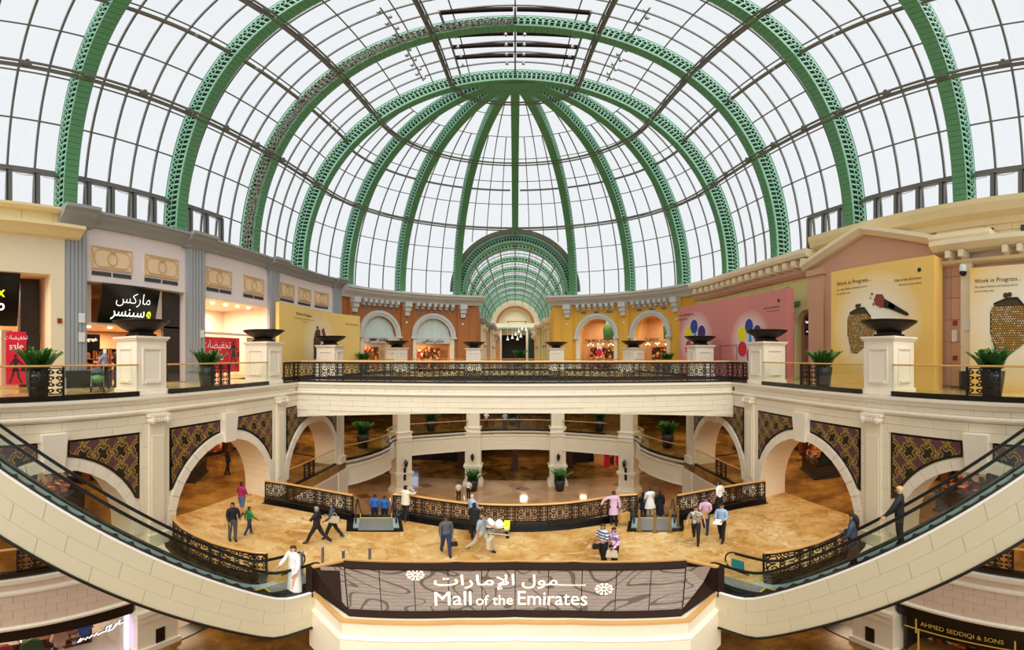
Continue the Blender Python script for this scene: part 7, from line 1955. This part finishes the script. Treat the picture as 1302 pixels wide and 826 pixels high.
def esc_pt(t, w_=.475):
    return (-6.67+UE[0]*t+.917*w_, 8.58+UE[1]*t-.399*w_)
L1 = 'man in a long white robe stepping off the left long escalator'
person((-5.62, 8.95, .02), -25, 1.80, L1, 'cl_white', None, 'hair_brown', 'skin_pale', 12, armL=(20, 25), armR=(8, 20), abd=16, longsleeve=True, wide=1.15, dress=('robe', .12, .24, 'cl_white'), lean=4)
person((-9.41, 10.77, 0), 60, 1.74, 'man in a black jacket and grey trousers standing on the platform at left, facing right', 'cl_black', 'cl_dgrey', stride=3, armL=(10, 30), armR=(15, 60), longsleeve=True)
person((-10.85, 13.0, 0), 175, 1.72, 'man in a magenta shirt and denim shorts seen from behind at the left arch', 'cl_magenta', 'cl_denim', stride=9, shorts=True, armL=(10, 60), armR=(5, 50), abd=14)
person((-9.31, 11.6, 0), 150, 1.34, 'child in a green jacket and jeans on the platform at left', 'cl_green', 'cl_jeans', stride=14, armL=(25, 30), armR=(-20, 20), abd=25, longsleeve=True, shoe='shoe_green')
L5 = 'grey-haired man in black striding left across the platform'
person((-6.8, 12.3, 0), -78, 1.74, L5, 'cl_black', 'cl_black', 'hair_grey', stride=28, armL=(-20, 35), armR=(35, 60))
L6 = 'woman in dark clothes with a beige shoulder bag walking behind the grey-haired man'
person((-6.5, 12.95, 0), -75, 1.66, L6, 'cl_slate', 'cl_black', 'hair_brown', stride=22, armL=(0, 80), armR=(10, 40), longsleeve=True)
bag('shoulder_bag', (-6.32, 12.78, 1.28), .42, .28, .16, 'bag_beige', 'large beige shoulder bag of the woman in dark clothes', 10, .14)
person((-4.5, 15.72, 0), 160, 1.74, 'person in a cream jacket leaning on the left end of the middle railing', 'cl_cream', 'cl_black', stride=6, armL=(55, 40), armR=(55, 40), longsleeve=True, lean=-0, coat=(.82, .2, 'cl_cream'))
person((-1.65, 15.05, 0), 130, 1.78, 'bald man in a pale blue shirt beside the middle railing', 'cl_lblue', 'cl_black', bald=True, skin='skin_pale', stride=6, armL=(10, 70), armR=(10, 60))
person((-1.5, 14.4, 0), 165, 1.66, 'person all in black standing between the bald man and the man in beige trousers', 'cl_black', 'cl_black', stride=5, longsleeve=True, armL=(10, 50), armR=(10, 70), coat=(.75, .22, 'cl_black'))
L13 = 'stout man in a grey shirt and beige trousers striding right on the platform'
person((-1.15, 13.3, 0), 75, 1.78, L13, 'cl_lgrey', 'cl_beige', 'hair_brown', stride=27, wide=1.25, armL=(-8, 15), armR=(30, 40))
bag('paper_bag', (-.82, 13.05, .92), .45, .38, .14, 'bag_cream', 'cream carrier bag of the stout man in beige trousers', 75, .15, True)
L14 = 'woman in a grey sweater and jeans walking on the platform left of the stout man'
person((-2.3, 12.95, 0), 25, 1.68, L14, 'cl_dgrey', 'cl_jeans', 'hair_black', 'skin_dark', stride=14, armL=(5, 15), armR=(-5, 15), longsleeve=True)
bag('handbag', (-2.02, 12.9, .72), .26, .18, .1, 'bag_black', 'small black handbag of the woman in the grey sweater', 20, .1)
L16 = 'woman in a pale pink tunic holding the right part of the middle railing'
person((3.93, 15.35, 0), -10, 1.66, L16, 'cl_pink', 'cl_black', 'hair_black', 'skin_dark', stride=5, armL=(0, 5), armR=(0, 10), abd=(62, 12), longsleeve=True, dress=('tunic', .58, .22, 'cl_pink'))
bag('paper_bag', (4.3, 15.1, .82), .48, .40, .16, 'bag_paper', 'brown paper shopping bag held by the woman in the pink tunic', 25, .16, True)
bag('paper_bag', (4.12, 15.4, .86), .34, .42, .16, 'bag_beige', 'second, narrower paper bag behind the brown one of the woman in pink', 15, .16, True)
person((2.75, 12.1, 0), -60, 1.68, 'woman in a blue and white striped top at the sign, left of the pair', 'cl_striped', 'cl_black', 'hair_brown', stride=4, wide=1.1, armL=(20, 80), armR=(10, 80))
bag('handbag', (2.5, 12.0, 1.05), .24, .2, .1, 'bag_black', 'black handbag of the woman in the striped top', 0, .1)
person((3.05, 11.9, 0), -55, 1.60, 'woman in a pink checked top at the sign, right of the pair', 'cl_plaid', 'cl_black', 'hair_black', stride=4, wide=1.1, armL=(15, 85), armR=(10, 40), longsleeve=True)
bag('handbag', (2.92, 11.62, .95), .38, .26, .14, 'bag_cream', 'cream handbag of the woman in the pink checked top', -20, .12)
person((6.29, 12.7, 0), -30, 1.66, 'woman in a patterned grey top walking with a small brown paper bag', 'cl_floral', 'cl_black', 'hair_brown', 'skin_pale', stride=20, armL=(5, 10), armR=(-10, 10), abd=26)
bag('paper_bag', (5.9, 12.62, .80), .26, .30, .1, 'bag_paper', 'small brown paper bag carried by the woman in the patterned top', -20, .12, True)
person((7.05, 13.4, 0), -35, 1.66, 'woman in a pink top and jeans walking behind the patterned top', 'cl_pink', 'cl_jeans', 'hair_black', 'skin', stride=18, armL=(20, 80), armR=(10, 80), longhair=True)
bag('handbag', (6.85, 13.15, 1.15), .34, .3, .12, 'bag_paper', 'tan bag hugged by the woman in the pink top', -30, .06)
person((7.15, 12.35, 0), -50, 1.70, 'man in a blue shirt and dark trousers holding papers on the right of the platform', 'cl_lblue', 'cl_black', stride=10, armL=(10, 80), armR=(10, 75), longsleeve=True)
mb = MB(); mb.box(-.16, .16, -.12, .12, 0, .03); o = tag(mb.build('papers', 'white_paint', None, loc=(0, 0, 0)), 'white papers held by the man in the blue shirt', 'papers'); o.location = (6.87, 12.12, 1.02); o.rotation_euler = (.5, 0, -.8)
person((8.35, 14.6, 0), -150, 1.80, 'guard in a white shirt with dark epaulettes standing at the right back railing', 'cl_white', 'cl_black', stride=7, armL=(-10, 50), armR=(-10, 50), abd=16)
# escalator riders
for t_, fz, h, lb, kw in ((2.38, 205, 1.66, 'woman in a denim jacket and white scarf riding the right long escalator, lower rider', dict(shirt='cl_slate', pants='cl_black', hair='hair_black', longsleeve=True, armL=(15, 60), armR=(10, 40), longhair=True)),
                          (3.53, 205, 1.72, 'fair-haired man in black riding the right long escalator, upper rider', dict(shirt='cl_black', pants='cl_black', hair='hair_blond', skin='skin_pale', longsleeve=True, armL=(-8, 30), armR=(32, 8), abd=(12, 28)))):
    x, y = esc_pt(t_); z = round((.7*softplus(t_))/.28)*.28; person((-x, y, .7*softplus(t_-.05)), fz, h, lb, **kw)
bag('handbag', (7.02, 6.05, 2.5), .34, .3, .16, 'bag_brown', 'dark brown handbag of the lower rider on the right long escalator', 10, .12)
def desc(t_, w_=.8):
    n = Vector((-UD.y, UD.x)); n = -n if n.x < 0 else n
    return (-6.6+UD.x*t_+n.x*w_, 15.55+UD.y*t_+n.y*w_, -.577*softplus(t_))
x, y, z = desc(2.8, .75); person((x, y, z), 10, 1.72, 'man in a blue shirt coming up the left down escalator', 'cl_blue', 'cl_navy', 'hair_black', 'skin_dark', armL=(5, 15), armR=(5, 15))
x, y, z = desc(3.1, 1.25); person((x, y, z), 10, 1.70, 'second person in blue on the left down escalator, seen through its glass', 'cl_blue', 'cl_navy', 'hair_black', 'skin_dark', armL=(15, 40))
x, y, z = desc(.9, 1.0); person((-x, y, z), 180, 1.70, 'woman in a white dress riding down the right escalator', 'cl_white', None, 'hair_brown', 'skin_pale', stride=2, dress=('dress', .62, .27, 'cl_white'), armL=(25, 60), armR=(10, 30))
x, y, z = desc(1.5, .55) ; person((-x, y, z), 180, 1.66, 'woman in a long black robe beside the white dress on the right escalator', 'cl_black', None, 'hair_black', 'skin', dress=('robe', .1, .26, 'cl_black'), longsleeve=True, longhair=True)
x, y, z = desc(2.2, 1.35); person((-x, y, z), 180, 1.72, 'man in dark clothes partly hidden left of the white dress on the right escalator', 'cl_black', 'cl_navy', 'hair_black', armL=(30, 40))
# guards and strollers below
person((-4.75, 32.8, ZL), 30, 1.78, 'guard in a white shirt on the lower floor, left one of a pair', 'cl_white', 'cl_black', stride=3, armL=(5, 60), armR=(5, 60))
person((-4.0, 33.5, ZL), -10, 1.80, 'guard in a white shirt on the lower floor, right one beside the potted plant', 'cl_white', 'cl_black', stride=2, abd=18, armL=(-5, 50), armR=(-5, 50))
person((1.3, 22.5, ZL), 0, 1.6, 'person in a teal top glimpsed through the middle railing on the lower floor', 'teal_sign', 'cl_black')
# upper level
person((-14.0, 8.15, ZF), -70, 1.70, 'woman in a blue top and white cap pushing a stroller outside the second shop', 'cl_stripe', 'cl_black', 'cl_white', 'skin_pale', stride=8, armL=(30, 90), armR=(30, 60))
person((-14.6, 9.1, ZF), -60, 1.66, 'person in dark clothes behind the stroller woman at the left pier', 'cl_black', 'cl_jeans', 'hair_black', stride=5, longhair=True)
person((-13.1, 3.15, ZF), 40, 1.74, 'man in a navy shirt cut by the left picture edge at the red banner', 'cl_navy', 'cl_black', armL=(30, 60), armR=(20, 50))
for k, (x, y, c) in enumerate(((-1.0, 38.9, 'cl_lgrey'), (.35, 39.0, 'cl_black'), (-2.9, 39.2, 'cl_white'))):
    person((x, y, 0), 10*k, 1.72, ['person in a grey top looking over the middle of the far balcony', 'person in black looking over the middle of the far balcony', 'person in a white top near the inner left pillar on the far balcony'][k], c, 'cl_black', armL=(50, 40), armR=(50, 40))
person((-15.6, 17.4, 0), 160, 1.68, 'person in dark clothes walking in the left gallery behind the middle arch', 'cl_black', 'cl_black', stride=12, longsleeve=True)
person((15.4, 19.5, 0), 200, 1.70, 'person in grey walking in the right gallery behind the middle arch', 'cl_dgrey', 'cl_black', stride=10)
# stroller
e = empty('stroller', (-13.45, 7.6, ZF), 'grey baby stroller with a green blanket behind the glass at the left pier', 'stroller'); e['_w'] = (0, 0, 0)
for i, (x, y) in enumerate(((-.25, -.35), (.25, -.35), (-.25, .4), (.25, .4))):
    mb = MB(); mb.tube([(x-.03, y, .12), (x+.03, y, .12)], .12, 12); mb.build('wheel', 'black_rubber', e)
mb = MB()
for sx in (-1, 1):
    mb.tube([(sx*.25, -.35, .12), (sx*.24, .1, .55), (sx*.24, .55, 1.0)], .018, 6); mb.tube([(sx*.25, .4, .12), (sx*.24, -.1, .55)], .018, 6)
mb.tube([(-.24, .55, 1.0), (.24, .55, 1.0)], .02, 6); mb.build('frame', 'steel', e)
mb = MB(); mb.hexa([(-.2, -.3, .4), (.2, -.3, .4), (.2, .2, .35), (-.2, .2, .35), (-.22, -.35, .5), (.22, -.35, .5), (.22, .15, .5), (-.22, .15, .5)]); mb.hexa([(-.2, .1, .4), (.2, .1, .4), (.2, .35, .9), (-.2, .35, .9), (-.2, .2, .35), (.2, .2, .35), (.2, .45, .85), (-.2, .45, .85)]); mb.build('seat', 'cl_dgrey', e)
mb = MB(); mb.lathe([(.27, .0), (.25, .12), (.16, .22), (.02, .26)], (0, .12, .7), 12); mb.build('hood', 'cl_dgrey', e, smooth=True)
mb = MB(); mb.lathe([(.24, -.1), (.26, .02), (.2, .12), (.05, .16)], (0, -.15, .5), 12); mb.build('blanket', 'cl_green' if 0 else 'leaf', e, smooth=True)
mb = MB(); mb.box(-.18, .18, -.15, .25, .18, .34); mb.build('basket', 'black', e)
e.location = (-13.45, 7.5, ZF); e.rotation_euler = (0, 0, radians(60))
# shopping trolley with bags
e = empty('shopping_trolley', (-.7, 14.75, 0), 'steel trolley heaped with white shopping bags beside the middle railing', 'trolley'); e['_w'] = (0, 0, 0)
for i, (x, y) in enumerate(((-.22, -.4), (.22, -.4), (-.25, .4), (.25, .4))):
    mb = MB(); mb.tube([(x-.02, y, .07), (x+.02, y, .07)], .07, 10); mb.build('wheel', 'black_rubber', e)
mb = MB()
for sx in (-1, 1): mb.tube([(sx*.25, .5, .95), (sx*.25, .35, .3), (sx*.24, -.45, .15)], .016, 6); mb.tube([(sx*.24, -.45, .5), (sx*.24, -.45, .12)], .014, 6)
mb.tube([(-.25, .5, .95), (.25, .5, .95)], .02, 6)
for k in range(6): mb.tube([(-.24+.096*k, -.45, .35), (-.24+.096*k, .35, .35)], .007, 4)
mb.tube([(-.25, -.47, .5), (.25, -.47, .5), (.25, .4, .55), (-.25, .4, .55), (-.25, -.47, .5)], .012, 5); mb.build('frame', 'steel', e)
e.location = (-.7, 14.75, 0); e.rotation_euler = (0, 0, radians(95))
for k, (x, y, mm, lb) in enumerate(((-.95, 14.8, 'cl_white', 'white knotted bag on the trolley, left one'), (-.6, 14.72, 'cl_white', 'white knotted bag on the trolley, middle one'), (-.3, 14.78, 'sign_lime', 'lime green parcel on the end of the trolley'))):
    m_ = MB()
    if k < 2: m_.lathe([(.08, 0), (.2, .08), (.21, .22), (.1, .36), (.03, .42)], (x, y, .38), 10)
    else: m_.box(x-.1, x+.1, y-.1, y+.1, .36, .68)
    tag(m_.build('shopping_bag' if k < 2 else 'parcel', mm, None, smooth=(k < 2)), lb, 'bag')

# tidy the helper properties
for o in bpy.data.objects:
    for p in ('_w', '_k', '_drop'):
        if p in o: del o[p]
for o in list(bpy.data.objects):
    if o.type == 'MESH' and o.parent is None and o in (SW, SN): pass
